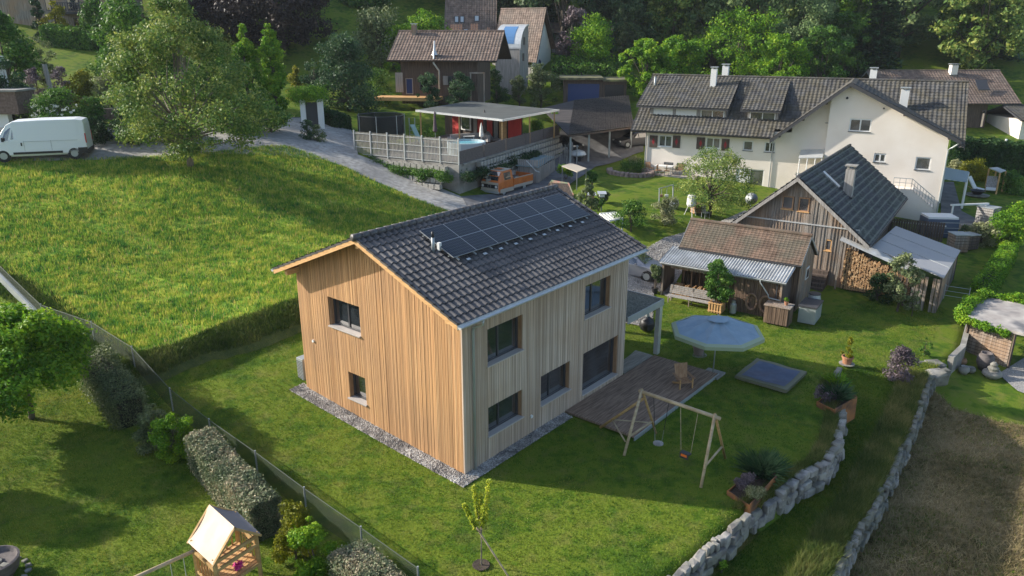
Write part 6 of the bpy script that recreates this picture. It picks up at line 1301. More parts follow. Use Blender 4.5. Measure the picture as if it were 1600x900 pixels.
MB().slab([(.66, -.70, 1.935), (1.84, -.70, 1.985), (1.84, .70, 1.985), (.66, .70, 1.935)], .02).build('cab_roof', beige, pu); MB().box((-.03, -.84, .46), (.01, .84, 1.12)).build('front_panel', beige, pu); k = MB(); k.box((1.88, -.9, .32), (4.4, .9, .478)); k.build('chassis', M['frame'], pu)
MB().box((-.05, -.80, .66), (-.02, .80, .94)).build('grille_panel', M['black'], pu); MB().box((-.08, -.9, .28), (.05, .9, .46)).build('bumper', M['greymetal'], pu)
for sd in (-1, 1): MB().tube([(-.06, sd*.66, .8), (-.03, sd*.66, .8)], .11, 14).build('headlight', M['wfr'], pu)
n = 16; MB().tube([(-.055, .15*math.cos(6.283*q/n), .80+.15*math.sin(6.283*q/n)) for q in range(n+1)], .012, 5).build('emblem', M['greymetal'], pu)
MB().slab([(.9, -.3, 2.01), (1.4, -.3, 2.03), (1.4, .3, 2.03), (.9, .3, 2.01)], .01, (0, 0, -1)).build('roof_patch', M['orange'], pu); MB().box((2.2, -.5, .57), (3.4, .6, 1.0)).build('load', M['darkboard'], pu)
# ================================================================ THINGS ON THE RAISED TERRACE
def tz5(px, py, z=5.53): return at_z(px, py, z)
pl_ = thing('garden_pool', 'round above ground pool with pale blue water on the terrace', 'pool', tuple(tz5(729, 240)))
MB().lathe([(1.55, 0), (1.6, 1.0), (1.48, 1.02), (1.45, .85), (.01, .85)], n=28).build('pool_wall', mat('pool_wall', (.35, .42, .45), .6), pl_); MB().lathe([(1.44, .86), (.01, .87)], n=28).build('water', mat('pool_water', (.16, .45, .52), .08, (.22, .52, .58), 4), pl_)
clb = {}
def closed_parasol(px, py, h, c, label):
    t = thing('closed_parasol', label, 'parasol', tuple(tz5(px, py)))
    MB().lathe([(.04, .8), (.20, .95), (.15, 1.5), (.09, h-.25), (.03, h)], n=10).build('folded_cloth', mat('folded_cloth', c, .85, tuple(x*1.4 for x in c), 5), t); MB().tube([(0, 0, 0), (0, 0, .9)], .025, 8).build('pole', M['greymetal'], t); MB().lathe([(.28, 0), (.26, .06), (.05, .1)]).build('foot', M['concrete'], t)
closed_parasol(680.5, 221, 2.7, (.10, .07, .08), 'folded dark mauve parasol at the left under the pavilion edge')
closed_parasol(752.5, 230, 2.1, (.62, .60, .55), 'folded white parasol between pool and pavilion')
closed_parasol(757.5, 222, 2.9, (.07, .06, .055), 'folded dark brown tall parasol just behind the white folded one')
closed_parasol(797.5, 218, 1.9, (.42, .27, .16), 'folded tan parasol in front of the red boards')
closed_parasol(810.5, 215, 2.2, (.20, .16, .13), 'folded grey brown parasol near the right end of the pavilion')
so_ = thing('garden_sofa', 'light grey garden sofa group under the pavilion', 'sofa', tuple(tz5(735, 226)), .5)
gs = mat('grey_cushion', (.33, .31, .30), .9)
MB().box((-1.4, .4, .15), (1.6, 1.1, .42)).build('seat', gs, so_); MB().box((-1.4, 1.102, .15), (1.6, 1.3, .85)).build('backrest', gs, so_); MB().box((1.602, -.3, .15), (1.85, 1.3, .75)).build('armrest', gs, so_); MB().box((-1.65, .4, .15), (-1.402, 1.3, .65)).build('armrest', gs, so_)
tb = thing('garden_table', 'small pale table in front of the grey garden sofa', 'table', tuple(tz5(733, 224)))
MB().box((-.5, -.3, .62), (.5, .3, .67)).build('tabletop', M['white'], tb)
for sx in (-1, 1):
    for sy in (-1, 1): MB().box((sx*.44-.03, sy*.25-.03, 0), (sx*.44+.03, sy*.25+.03, .619)).build('leg', M['white'], tb)
lo = thing('sun_lounger', 'grey padded lounger with raised back near the panel fence', 'lounger', tuple(tz5(772, 222)), .9)
MB().box((-.3, -.9, .2), (.3, .4, .34)).build('mattress', gs, lo); MB().bar((0, .4, .3), (0, .95, .85), .6, .12).build('backrest', gs, lo); k = MB(); [k.box((sx*.25-.02, y-.02, 0), (sx*.25+.02, y+.02, .199)) for sx in (-1, 1) for y in (-.8, .3)]; k.build('legs', M['greymetal'], lo)
# trampoline with dark safety net
nm, ntr, nb = nodes('dark_net'); setc(nb.inputs['Base Color'], (.012, .012, .014)); nb.inputs['Roughness'].default_value = .8; tp_ = ntr.nodes.new('ShaderNodeBsdfTransparent'); mx = ntr.nodes.new('ShaderNodeMixShader'); mx.inputs[0].default_value = .18; ntr.links.new(nb.outputs[0], mx.inputs[1]); ntr.links.new(tp_.outputs[0], mx.inputs[2]); ntr.links.new(mx.outputs[0], ntr.nodes['Material Output'].inputs[0])
TC = tz5(597, 228); tr_ = thing('trampoline', 'round trampoline with tall dark safety net behind the picket fence', 'trampoline', tuple(TC)); RT = 2.0; n = 28
k = MB(); k.add([(RT*math.cos(6.283*q/n), RT*math.sin(6.283*q/n), z) for z in (.75, 2.7) for q in range(n)], [(q, (q+1) % n, n+(q+1) % n, n+q) for q in range(n)]); k.build('safety_net', nm, tr_)
MB().lathe([(RT, .72), (RT, .78), (.01, .77)], n=n).build('jumping_mat', M['black'], tr_)
for q in range(7): a = 6.283*q/7+.2; MB().tube([(RT*1.03*math.cos(a), RT*1.03*math.sin(a), 0), (RT*1.03*math.cos(a), RT*1.03*math.sin(a), 2.75)], .035, 6).build('pole', M['greymetal'], tr_)
k = MB(); k.tube([(RT*math.cos(6.283*q/n), RT*math.sin(6.283*q/n), 2.7) for q in range(n+1)], .03, 5); k.build('ring', M['frame'], tr_)
sl_ = thing('garden_slide', 'pale green slide beside the dark trampoline net', 'slide', tuple(tz5(644, 226)))
V = [(0.0, .5, 1.7), (.15, .2, 1.5), (.6, -.4, .7), (1.0, -.9, .25), (1.4, -1.2, .2)]; k = MB()
for a, b in zip(V, V[1:]): k.bar(a, b, .45, .06)
k.build('chute', mat('pale_green', (.30, .42, .36), .4), sl_); k = MB(); [k.bar((x, .55, 0), (x, .5, 2.3), .06, .06) for x in (-.25, .25)]; [k.bar((-.25, .55, z), (.25, .55, z), .04, .04) for z in (.4, .8, 1.2)]; k.build('ladder', M['greymetal'], sl_)
# block planters under the terrace: tiers of open concrete blocks with greenery
bt = mat('planter_block', (.30, .29, .26), .9, (.42, .40, .36), 4)
def tiers(label, A, B, nrm, rows, seed, n):
    t = thing('block_planter_wall', label, 'planter wall', tuple(map(float, A))); rg = random.Random(seed); d = (B-A); Ln = np.linalg.norm(d); d = d/Ln; yw = math.atan2(d[1], d[0])
    for r_ in range(rows):
        k = MB(); m_ = int(Ln/.55)
        for q in range(m_):
            p = d*(q+.5)*.55+nrm*(.25+.28*(rows-1-r_)); gz = Hs(A[0]+p[0], A[1]+p[1])-A[2]
            top = 5.45-A[2]-.1-.42*(rows-1-r_)
            z = top-.2
            if z < gz-.25: continue
            w_, dd_ = .46, .34
            for (ox, oy, sx, sy) in ((0, -dd_/2, w_, .06), (0, dd_/2, w_, .06), (-w_/2+.03, 0, .06, dd_-.07), (w_/2-.03, 0, .06, dd_-.07)):
                cs, sn = math.cos(yw), math.sin(yw); k.cbox((p[0]+ox*cs-oy*sn, p[1]+ox*sn+oy*cs, z), (sx, sy, .36), yw)
            k.cbox((p[0], p[1], z-.08), (w_-.14, dd_-.14, .2), yw)
        k.build('block_row', bt, t)
    return t
n1 = np.array([d[1], -d[0], 0]) if 0 else None
dd1 = (T1-T0)/np.linalg.norm(T1-T0); nn1 = np.array([dd1[1], -dd1[0], 0]); dd2 = (T2-T1)/np.linalg.norm(T2-T1); nn2 = np.array([dd2[1], -dd2[0], 0])
tiers('tiers of open concrete planter blocks below the picket fence', T0+dd1*1.5, T1-dd1*.8, nn1, 4, 1, 0); tiers('tiers of open concrete planter blocks below the dark panel fence', T1+dd2*2.6, T2-dd2*.5, nn2, 5, 2, 0)
def hedge_mesh(rng, P, w, h, n, size, z0=0, rough=.07, ztop=None):
    "leaves on the faces of a clipped hedge following the ground along P (world x, y)"
    P = [np.array(p, float)[:2] for p in P]; seg = [np.linalg.norm(b-a) for a, b in zip(P, P[1:])]; tot = sum(seg); cum = np.r_[0, np.cumsum(seg)]
    s = rng.random(n)*tot; i = np.clip(np.searchsorted(cum, s)-1, 0, len(seg)-1); PA = np.array(P); a = PA[i]; b = PA[i+1]; f = ((s-cum[i])/np.array(seg)[i])[:, None]; c = a+(b-a)*f; t = (b-a)/np.array(seg)[i][:, None]; nr = np.c_[t[:, 1], -t[:, 0]]
    u = rng.random(n)*(w+2*h)-h; side = np.where(u < 0, -1, np.where(u > w, 1, 0)); hh = h*(1+.03*np.sin(s*2.1)+.02*np.sin(s*5.3)) if np.isscalar(h) else h
    off = np.where(side == 0, u-w/2, side*w/2); z = np.where(side == 0, 1.0, rng.random(n))*hh
    off = off*(1+.03*np.sin(s*3.1+z*2))+rng.normal(size=n)*rough; z = z+rng.normal(size=n)*rough-(np.abs(off) > w*.42)*(z > hh*.93)*.06
    # ends
    e = rng.random(n) < (w/(tot+w))*.8; c[e & (f[:, 0] < .5)] = P[0]; c[e & (f[:, 0] >= .5)] = P[-1]; off[e] = (rng.random(e.sum())-.5)*w; z[e] = rng.random(e.sum())*h
    xy = c+nr*off[:, None]; zg = H(xy[:, 0], xy[:, 1]); p = np.c_[xy, zg+np.maximum(z, .02)]
    nn = np.c_[nr*side[:, None], (side == 0)*1.0]+rng.normal(size=(n, 3))*.7; nn /= np.linalg.norm(nn, axis=1)[:, None]; tt = np.cross(nn, rng.normal(size=(n, 3))); tt /= np.linalg.norm(tt, axis=1)[:, None]; bb = np.cross(nn, tt)
    sz = (size*(.6+.8*rng.random(n)))[:, None]; return np.stack([p-tt*sz*.6, p+bb*sz*.35, p+tt*sz*.6, p-bb*sz*.35], 1).reshape(-1, 3)
def hedge(label, P, w, h, leaf, n, size, seed, name='hedge', rough=.07, core=True):
    rng = np.random.default_rng(seed); P = [np.array(p, float)[:2] for p in P]; o0 = np.array([P[0][0], P[0][1], Hs(*P[0])]); t = thing(name, label, 'hedge' if name == 'hedge' else 'bush', tuple(o0))
    link('foliage', leafmesh('hedge', hedge_mesh(rng, P, w, h, n, size, rough=rough)-o0), L_[leaf], t)
    k = MB(); W2 = w*.36
    for a, b in zip(P, P[1:]):
        m_ = max(1, int(np.linalg.norm(b-a)/1.0))
        for q in range(m_):
            A_, B_ = a+(b-a)*q/m_, a+(b-a)*(q+1)/m_; za, zb = Hs(*A_)-o0[2], Hs(*B_)-o0[2]; nr = np.array([(b-a)[1], -(b-a)[0]])/np.linalg.norm(b-a)*W2
            Q = [np.r_[p_-o0[:2], z_] for p_, z_ in ((A_-nr, za-.1), (A_+nr, za-.1), (B_+nr, zb-.1), (B_-nr, zb-.1))]; Q2 = [q_+[0, 0, h*.86+.1] for q_ in Q]
            k.add(Q+Q2, [(4, 5, 6, 7), (0, 1, 5, 4), (1, 2, 6, 5), (2, 3, 7, 6), (3, 0, 4, 7)])
    k.build('branches', M['twig'], t); return t
def gz(px, py, z): return at_z(px, py, z)[:2]
# ---- hedges along the chain link fence
hedge('dark glossy hedge at the upper end of the chain link fence', [gz(150, 590, .9), gz(180, 625, .8), gz(208, 660, .7)], 1.15, 1.25, 'grey', 16000, .07, 41, rough=.10)
hedge('long clipped hedge with browned top beside the chain link fence', [gz(318, 722, .4), gz(360, 772, .3), (0, 0)][:2]+[gz(420, 838, .2)], 0.9, 1.35, 'beige', 46000, .07, 42, rough=.05)
hedge('browned clipped hedge end at the bottom edge of the picture', [gz(545, 905, .1), gz(590, 950, .1), gz(640, 1000, .1)], 1.1, 1.1, 'beige', 20000, .055, 43, rough=.05)
def shrub(label, P, kind, h, r, leaf, n, size, seed, K=26, base=.02, **k): return plant('shrub', label, 'bush', P, kind, h, r, L_[leaf], n, size, seed, base=base, K=K, tr=.03, nl=8, cname='foliage', tname='stems', **k)
def A0(px, py, z=None):
    p = at_z(px, py, z) if z is not None else np.array(Gd(px, py)); p[2] = Hs(p[0], p[1]); return p
shrub('mottled green brown bush left of the bright green one by the fence', A0(247, 692, .6), 'dome', 1.75, .85, 'grey', 9500, .075, 51)
shrub('bright green upright bush at the head of the long clipped hedge', A0(276, 712, .5), 'dome', 1.8, .75, 'bright', 9500, .07, 52)
shrub('yellow green bush below the end of the long clipped hedge', A0(462, 876, .1), 'dome', 2.0, .70, 'yellow', 9500, .065, 53)
shrub('tall bright green bush beside the yellow green bush near the bottom edge', A0(493, 903, .1), 'dome', 2.0, .62, 'bright', 9500, .065, 54)
# ---- tree in the left foreground
plant('garden_tree', 'leafy yellow green tree on a dark trunk at the left border', 'tree', A0(48, 648, .8), 'dome', 4.3, 2.75, L_['bright'], 36000, .13, 61, base=.42, K=95, tr=.10, nl=16)
# trees outside the left border whose shade falls on the lawn
for q, (x, y, h, r) in enumerate(((-19.9, 21.6, 3.2, 1.4),)):
    plant('garden_tree', 'leafy garden tree standing just outside the left border', 'tree', (x, y, Hs(x, y)), 'round', h, r, L_['mid'], 9000, .2, 70+q, base=.25, K=40)
# ---- playhouse tower with fabric roof and swing beam
PH = np.array([*at_z(372, 935, .1)[:2], .1]); ph = thing('play_tower', 'wooden play tower with beige fabric roof at the bottom edge', 'play tower', tuple(PH))
zt3 = 2.75; rA, rB = at_z(327, 788, zt3), at_z(366, 823, zt3); zl3 = 2.05; eA, eB = at_z(293, 847, zl3), at_z(332, 883, zl3); rd = (rB-rA)/np.linalg.norm(rB-rA)
mA, mB = 2*rA-eA, 2*rB-eB; mA[2] = mB[2] = zl3
loc3 = lambda p: tuple(np.array(p)-PH)
cream = mat('cream_canvas', (.62, .47, .34), .85, (.70, .55, .42), 2); cshade = mat('shaded_canvas', (.20, .20, .22), .8)  # one cloth: the slope away from the sun is coloured darker for its shade
def sag(a, b, c, d_, n=8):
    V = []
    for i in range(n+1):
        for j_ in range(n+1): f, g = i/n, j_/n; p = (1-f)*((1-g)*np.array(a)+g*np.array(b))+f*((1-g)*np.array(d_)+g*np.array(c)); p = p-np.array([0, 0, .05*math.sin(math.pi*f)*(1+.4*math.sin(g*14))]); V.append(p-PH)
    return V, [(i*(n+1)+j_, i*(n+1)+j_+1, (i+1)*(n+1)+j_+1, (i+1)*(n+1)+j_) for i in range(n) for j_ in range(n)]
k = MB(); k.add(*sag(rA, rB, eB, eA)); k.build('roof_cloth', cream, ph, True); k = MB(); k.add(*sag(rA, rB, mB, mA)); k.build('roof_cloth', cshade, ph, True)
for p in (eA, eB, mA, mB):
    q_ = p*.86+(rA+rB)/2*.14; q_ = np.array([q_[0], q_[1], 0]); MB().bar(loc3((q_[0], q_[1], 0)), loc3((q_[0], q_[1], zl3+.06)), .09, .09).build('post', logy, ph)
cq4 = [p*.86+(rA+rB)/2*.14 for p in (eA, eB, mB, mA)]
for a, b in zip(cq4, cq4[1:]+cq4[:1]):
    for z_ in (1.1, 1.72, 1.98): MB().bar(loc3((a[0], a[1], z_)), loc3((b[0], b[1], z_)), .06, .09).build('rail', logy, ph)
    if a is not cq4[1]:
        k = MB()
        for q in range(1, 7): p = a+(b-a)*q/7; k.bar(loc3((p[0], p[1], 1.1)), loc3((p[0], p[1], 1.75)), .07, .02)
        k.build('baluster_panel', logy, ph)
k = MB(); nfl = 11
for q in range(nfl):
    a = cq4[0]+(cq4[1]-cq4[0])*(q+.1)/nfl; b = cq4[3]+(cq4[2]-cq4[3])*(q+.1)/nfl; k.bar(loc3((a[0], a[1], 1.12)), loc3((b[0], b[1], 1.12)), .095, .025)
k.build('floor_boards', M['freshwood'], ph)
for a in (rA, rB): k = MB(); e_, m__ = (eA, mA) if a is rA else (eB, mB); k.bar(loc3(a-[0, 0, .06]), loc3(e_-[0, 0, .05]), .06, .06); k.bar(loc3(a-[0, 0, .06]), loc3(m__-[0, 0, .05]), .06, .06); k.build('rafter', logy, ph)
s0 = at_z(303, 861, 1.95); s1 = at_z(150, 930, 1.95); MB().tube([loc3(s0), loc3(s1)], .055, 10).build('swing_beam', log, ph, True)
for f in (.12, .26): p = s0+(s1-s0)*f; k = MB(); k.tube([loc3(p), loc3(p-[0, 0, 1.3])], .012, 5); k.build('rope', M['greymetal'], ph)
MB().tube([loc3(s1), loc3((s1[0]-.4, s1[1]-.5, 0))], .05, 8).build('beam_leg', log, ph); MB().tube([loc3(s1), loc3((s1[0]+.2, s1[1]+.6, 0))], .05, 8).build('beam_leg', log, ph)
cb_ = (cq4[0]+cq4[2])/2; bg_ = bush('flower_bunch', 'magenta cloth bundle inside the play tower', (cb_[0]+.35, cb_[1]-.2, 1.14), .16, .25, 'mauve', 250, .07, 88); 
for o in bg_.children:
    if o.name.startswith('foliage'): o.data.materials[0] = mat('magenta', (.55, .03, .22), .7)
bg_['category'] = 'cloth'; bg_.name = 'cloth_bundle'
# bowl planter bottom left
bw_ = thing('stone_bowl', 'dark round bowl planter ringed with pebbles at the bottom left corner', 'planter', tuple(A0(-4, 905, 0)))
MB().lathe([(.42, 0), (.62, .3), (.68, .62), (.62, .64), (.56, .5), (.01, .48)], n=24).build('bowl', M['purplegrey'], bw_); mb = MB(); rng_ = np.random.default_rng(2)
for q in range(16): a = rng_.random()*6.28; d_ = rng_.random()*.48; stone_mesh(rng_, (d_*math.cos(a), d_*math.sin(a), .53), (.2, .16, .1), a, mb)
for q in range(18): a = q/18*6.283; stone_mesh(rng_, (.80*math.cos(a), .80*math.sin(a), .03), (.16, .12, .1), a, mb)
mb.build('pebbles', M['stone'], bw_)
# ================================================================ TREES AND SHRUBS
def TP_(bx, by, top, wd, kind, label, leaf, n, size, seed, Y=None, cat='tree', name='tree', **k):
    P = np.array(Gd(bx, by)) if Y is None else at_y(bx, by, Y)
    if Y is not None: P[2] = Hs(P[0], P[1])
    s = ppm(P); bpx = by
    # height so that the crown top reaches the pixel row
    r_ = ray(bx, top); h = CZ+r_[2]*(P[1]/r_[1])-P[2]; r = wd/2/s
    return plant(name, label, cat, P, kind, max(.5, h), r, L_[leaf], n, size, seed, **k)
TP_(297, 262, -2, 300, 'broad', 'large loose crowned olive green tree at the upper edge of the meadow', 'olive', 44000, .17, 101, name='meadow_tree', base=.13, K=170, tr=.2, nl=45, bark='barklight', shell=.15, flat=.7)
TP_(215, 158, -30, 125, 'dome', 'dense dark green tree behind the left side of the meadow tree', 'mid', 15000, .24, 102, K=60, base=.12)
TP_(432, 178, 36, 54, 'column', 'tall bright lime green columnar tree right of the meadow tree', 'bright', 12000, .19, 103, K=61, base=.05, name='columnar_tree')
TP_(392, 176, 40, 50, 'column', 'slightly shorter lime green columnar tree left of its tall neighbour', 'bright', 12000, .19, 104, K=61, base=.05, name='columnar_tree')
TP_(466, 160, 104, 42, 'cone', 'small yellow green conifer above the ivy covered gateway', 'yellow', 2600, .15, 105, K=30, base=.05, name='conifer')
TP_(495, 165, 93, 46, 'dome', 'small grey green weeping tree beside the gateway', 'bluish', 4200, .15, 106, K=30, base=.2, droop=.5)
TP_(445, 125, -45, 170, 'round', 'huge dark copper beech left of the chalet', 'purple', 24000, .32, 107, K=90, base=.12, tr=.4, Y=102, name='copper_beech')
TP_(355, 125, -40, 140, 'round', 'dark copper leaved tree behind the bright columnar trees', 'purple', 18000, .32, 108, K=70, base=.12, Y=103, name='copper_beech')
TP_(545, 172, 52, 100, 'dome', 'big rounded dark green bush tree left of the chalet deck', 'bluish', 13000, .2, 109, K=60, base=.03)
TP_(592, 160, 108, 56, 'dome', 'smooth mid green round shrub beside the chalet door', 'mid', 5000, .14, 110, K=40, base=.03, name='shrub', cat='bush')
TP_(595, 118, 14, 92, 'dome', 'pale feathery shrub tree behind the chalet roof at the left', 'grey', 7000, .26, 111, K=50, base=.1, Y=98)
TP_(665, 90, 18, 80, 'dome', 'sunlit bright green tree behind the chalet chimney', 'bright', 7500, .26, 112, K=50, base=.1, Y=100)
TP_(625, 100, 40, 60, 'dome', 'low bright green shrub left of the chalet chimney', 'bright', 5000, .24, 113, K=40, base=.05, Y=97)
for q, (bx, tp, wd, lf, lb) in enumerate(((672, 114, 38, 'bluish', 'leftmost small dark tree in the row before the chalet'), (721, 109, 46, 'bluish', 'dark small tree before the middle of the chalet wall'), (776, 108, 38, 'dark', 'slim dark tree before the chalet pergola'), (811, 118, 30, 'grey', 'pale green small tree right of the chalet pergola'))):
    TP_(bx, 172, tp, wd, 'dome', lb, lf, 5500, .14, 120+q, K=34, base=.12)
TP_(845, 168, 100, 50, 'dome', 'feathery pale green shrub right of the pale green tree', 'grey', 5200, .18, 126, K=40, base=.03, name='shrub', cat='bush')
TP_(925, 118, 26, 78, 'dome', 'round bright green tree above the blue garage', 'bright', 9000, .24, 127, K=60, base=.12, Y=103)
TP_(893, 100, 12, 50, 'dome', 'purple grey tree behind the round bright green tree', 'mauve', 5000, .26, 128, K=40, base=.1, Y=108)
TP_(955, 100, 20, 22, 'column', 'slim dark conifer right of the round bright tree', 'spruce', 3500, .2, 129, K=40, base=.05, Y=108, name='conifer')
TP_(974, 100, 26, 30, 'column', 'slim grey green conifer beside the dark one', 'grey', 3500, .2, 130, K=40, base=.05, Y=108, name='conifer')
for q, (bx, by, tp, wd, Y, lf, lb) in enumerate(((1010, 158, 62, 72, 92, 'bright', 'bright green tree right of the carport roof'), (1052, 150, 58, 80, 100, 'bright', 'bright green tree before the half hidden grey roof'), (1150, 140, 18, 150, 104, 'bright', 'broad sunlit tree behind the paired chimneys'), (1245, 140, -10, 120, 108, 'forest', 'tall green tree behind the cream house ridge'), (1092, 100, 8, 90, 125, 'forest', 'dark tree behind the half hidden grey roof'), (1315, 130, 20, 100, 110, 'mid', 'green tree left of the ridge of the gabled wing'), (1215, 150, 55, 90, 98, 'bright', 'lower bright tree just behind the dormers'), (1280, 145, 40, 80, 101, 'mid', 'rounded tree above the dark ridge before the wing'))):
    TP_(bx, by, tp, wd, 'round', lb, lf, 13000, .27, 140+q, K=80, base=.08, Y=Y)
TP_(1108, 337, 232, 128, 'dome', 'old apple tree on the lawn before the cream house', 'olive', 12000, .11, 160, K=80, base=.22, tr=.13, nl=30, name='apple_tree', shell=.3)
TP_(985, 362, 316, 58, 'dome', 'small fruit tree left of the variegated shrub', 'mid', 2600, .12, 161, K=26, base=.2, tr=.05)
TP_(1038, 352, 308, 52, 'dome', 'pale variegated shrub on the garden lawn', 'pale', 2800, .11, 162, K=26, base=.15, tr=.05, name='shrub', cat='bush')
TP_(916, 340, 280, 34, 'dome', 'upright pale green shrub beside the bird feeder', 'grey', 2800, .11, 163, K=26, base=.02, name='shrub', cat='bush')
TP_(1401, 487, 398, 66, 'loose', 'open crowned small tree in front of the log stack', 'grey', 4200, .11, 164, K=50, base=.2, tr=.06, nl=22, shell=.2)
TP_(1424, 494, 455, 34, 'dome', 'very small young tree on the shaded lawn beside the plank wall', 'grey', 900, .09, 165, K=14, base=.35, tr=.025)
TP_(1402, 592, 542, 52, 'dome', 'reddish brown shrub at the bend of the field wall', 'mauve', 5000, .07, 166, K=44, base=.02, name='shrub', cat='bush')
TP_(1444, 556, 528, 18, 'dome', 'little young bush with a stick on the sunny lawn corner', 'mid', 700, .07, 167, K=10, base=.1, name='shrub', cat='bush')
TP_(1370, 470, 430, 50, 'dome', 'dark shrubs at the foot of the log stack', 'dark', 3500, .09, 168, K=30, base=.02, name='shrub', cat='bush')
for q, (bx, by, tp, wd, lf, lb) in enumerate(((1562, 386, 332, 62, 'bright', 'bright round bush above the clipped hedge strip'), (1532, 384, 350, 50, 'pale', 'pale leafy bush left of the bright round bush'), (1585, 372, 318, 60, 'bright', 'bright green bush at the right border'), (1578, 300, 268, 50, 'mid', 'dark green round bush near the garden gazebo'), (1520, 282, 248, 56, 'yellow', 'yellow green bush before the tall dark hedge'), (1492, 272, 250, 30, 'pale', 'pinkish pale shrub right of the cream gable'))):
    TP_(bx, by, tp, wd, 'dome', lb, lf, 4800, .13, 170+q, K=34, base=.02, name='shrub', cat='bush')
TP_(545, 62, -40, 130, 'round', 'dark tree on the slope left behind the pale feathery shrub tree', 'dark', 12000, .36, 191, Y=128, K=80, base=.05)
TP_(625, 58, -40, 130, 'round', 'dark tree on the slope behind the chalet chimney', 'dark', 12000, .36, 192, Y=130, K=80, base=.05)
TP_(575, 66, 10, 80, 'round', 'smaller mid green tree on the slope above the chalet roof edge', 'mid', 8000, .34, 193, Y=122, K=61, base=.05)
# clipped hedges right
def GG(px, py): return np.array(Gd(px, py))[:2]
hedge('clipped sunlit hedge strip running down to the ivy covered shelter', [GG(1574, 404), GG(1552, 440), GG(1526, 482)], .85, 1.15, 'bright', 15000, .09, 180)
hedge('tall dark clipped hedge behind the garden right of the cream gable', [GG(1484, 263), GG(1540, 268), GG(1610, 275)], 1.6, 3.0, 'dark', 16000, .22, 181)
hedge('low dark hedge along the chalet garden and driveway', [GG(510, 196), GG(540, 200)], 1.5, 1.3, 'dark', 5000, .14, 182)
hedge('mixed green hedge above the blue garage', [at_y(862, 128, 100)[:2], at_y(915, 126, 100)[:2], at_y(985, 128, 100)[:2]], 3, 2.3, 'mid', 9000, .26, 183, rough=.2)
hedge('trimmed hedge below the balcony house', [at_y(72, 62, 90)[:2], at_y(150, 62, 90)[:2]], 2.0, 1.9, 'mid', 8000, .2, 184, rough=.1)
# left bank
for q, (bx, by, tp, wd, kd, lf, Y, lb, sz, n) in enumerate((
    (18, 150, 20, 110, 'dome', 'mid', 68, 'large dark ivy clad tree at the upper left corner', .22, 12000), (20, 180, 92, 70, 'dome', 'bluish', 60, 'dark blue green shrub mass above the brick band', .16, 7000), (62, 40, -20, 24, 'column', 'spruce', 92, 'slim dark cypress beside the balcony house', .2, 3500),
    (66, 102, 58, 44, 'dome', 'grey', 74, 'pale silvery shrub on the left slope', .14, 4200), (88, 42, 2, 50, 'dome', 'yellow', 92, 'light yellow tree in front of the balcony house', .2, 3600), (60, 142, 106, 40, 'dome', 'mauve', 64, 'grey purple shrub left of the garden post', .12, 3400), (98, 136, 104, 40, 'dome', 'mauve', 64.5, 'grey purple shrub right of the garden post', .12, 3400),
    (130, 138, 112, 48, 'dome', 'yellow', 65, 'yellow flowering shrub above the low brick wall', .13, 4200), (170, 138, 108, 50, 'dome', 'pale', 65, 'yellow green shrub right of the flowering one', .13, 4200), (95, 188, 142, 96, 'dome', 'mid', 58, 'large hydrangea bush with white blooms behind the van', .14, 9000), (140, 192, 152, 50, 'dome', 'mid', 58, 'dark green bush right of the white blooming one', .14, 5000),
    (150, 215, 182, 60, 'dome', 'dark', 56.5, 'low dark shrub behind the rear of the van', .13, 5000), (205, 222, 170, 60, 'dome', 'dark', 57, 'dark shrub beneath the meadow tree crown', .14, 5000), (375, 222, 165, 80, 'dome', 'mid', 62, 'green shrubs behind the meadow tree at the right', .15, 7000), (425, 215, 160, 60, 'dome', 'mid', 63, 'green shrub below the tall lime green tree', .15, 6000), (290, 226, 180, 70, 'dome', 'dark', 58.5, 'dark shrub behind the meadow tree trunk', .15, 5000),
    (330, 150, 60, 80, 'dome', 'mid', 76, 'green tree behind the right half of the meadow tree', .2, 8000), (160, 60, -10, 60, 'dome', 'mid', 90, 'green tree right of the balcony house', .24, 7000), (480, 208, 188, 30, 'dome', 'bluish', 63, 'low grey green plant at the gateway foot', .1, 1500), (497, 210, 196, 30, 'dome', 'grey', 63, 'low shrubs at the driveway corner', .1, 1500))):
    TP_(bx, by, tp, wd, kd, lb, lf, n, sz, 200+q, Y=Y, K=36, base=.02 if kd == 'dome' else .05, name='shrub' if n < 7000 else 'tree', cat='bush' if n < 7000 else 'tree')
hb = at_y(95, 165, 57.5)
mb = MB(); rng_ = np.random.default_rng(4)
t = thing('white_blooms', 'white flower heads scattered over the hydrangea behind the van', 'flowers', (hb[0], 57.0, Hs(hb[0], 57.)), 0)
C = [(rng_.uniform(-1.9, 1.9), rng_.uniform(-.9, .1), rng_.uniform(1.0, 2.4)) for _ in range(46)]
link('blossom', leafmesh('blossom', leafcloud(rng_, C, [.10]*46, 700, .09)), mat('white_blossom', (.62, .66, .60), .7), t)
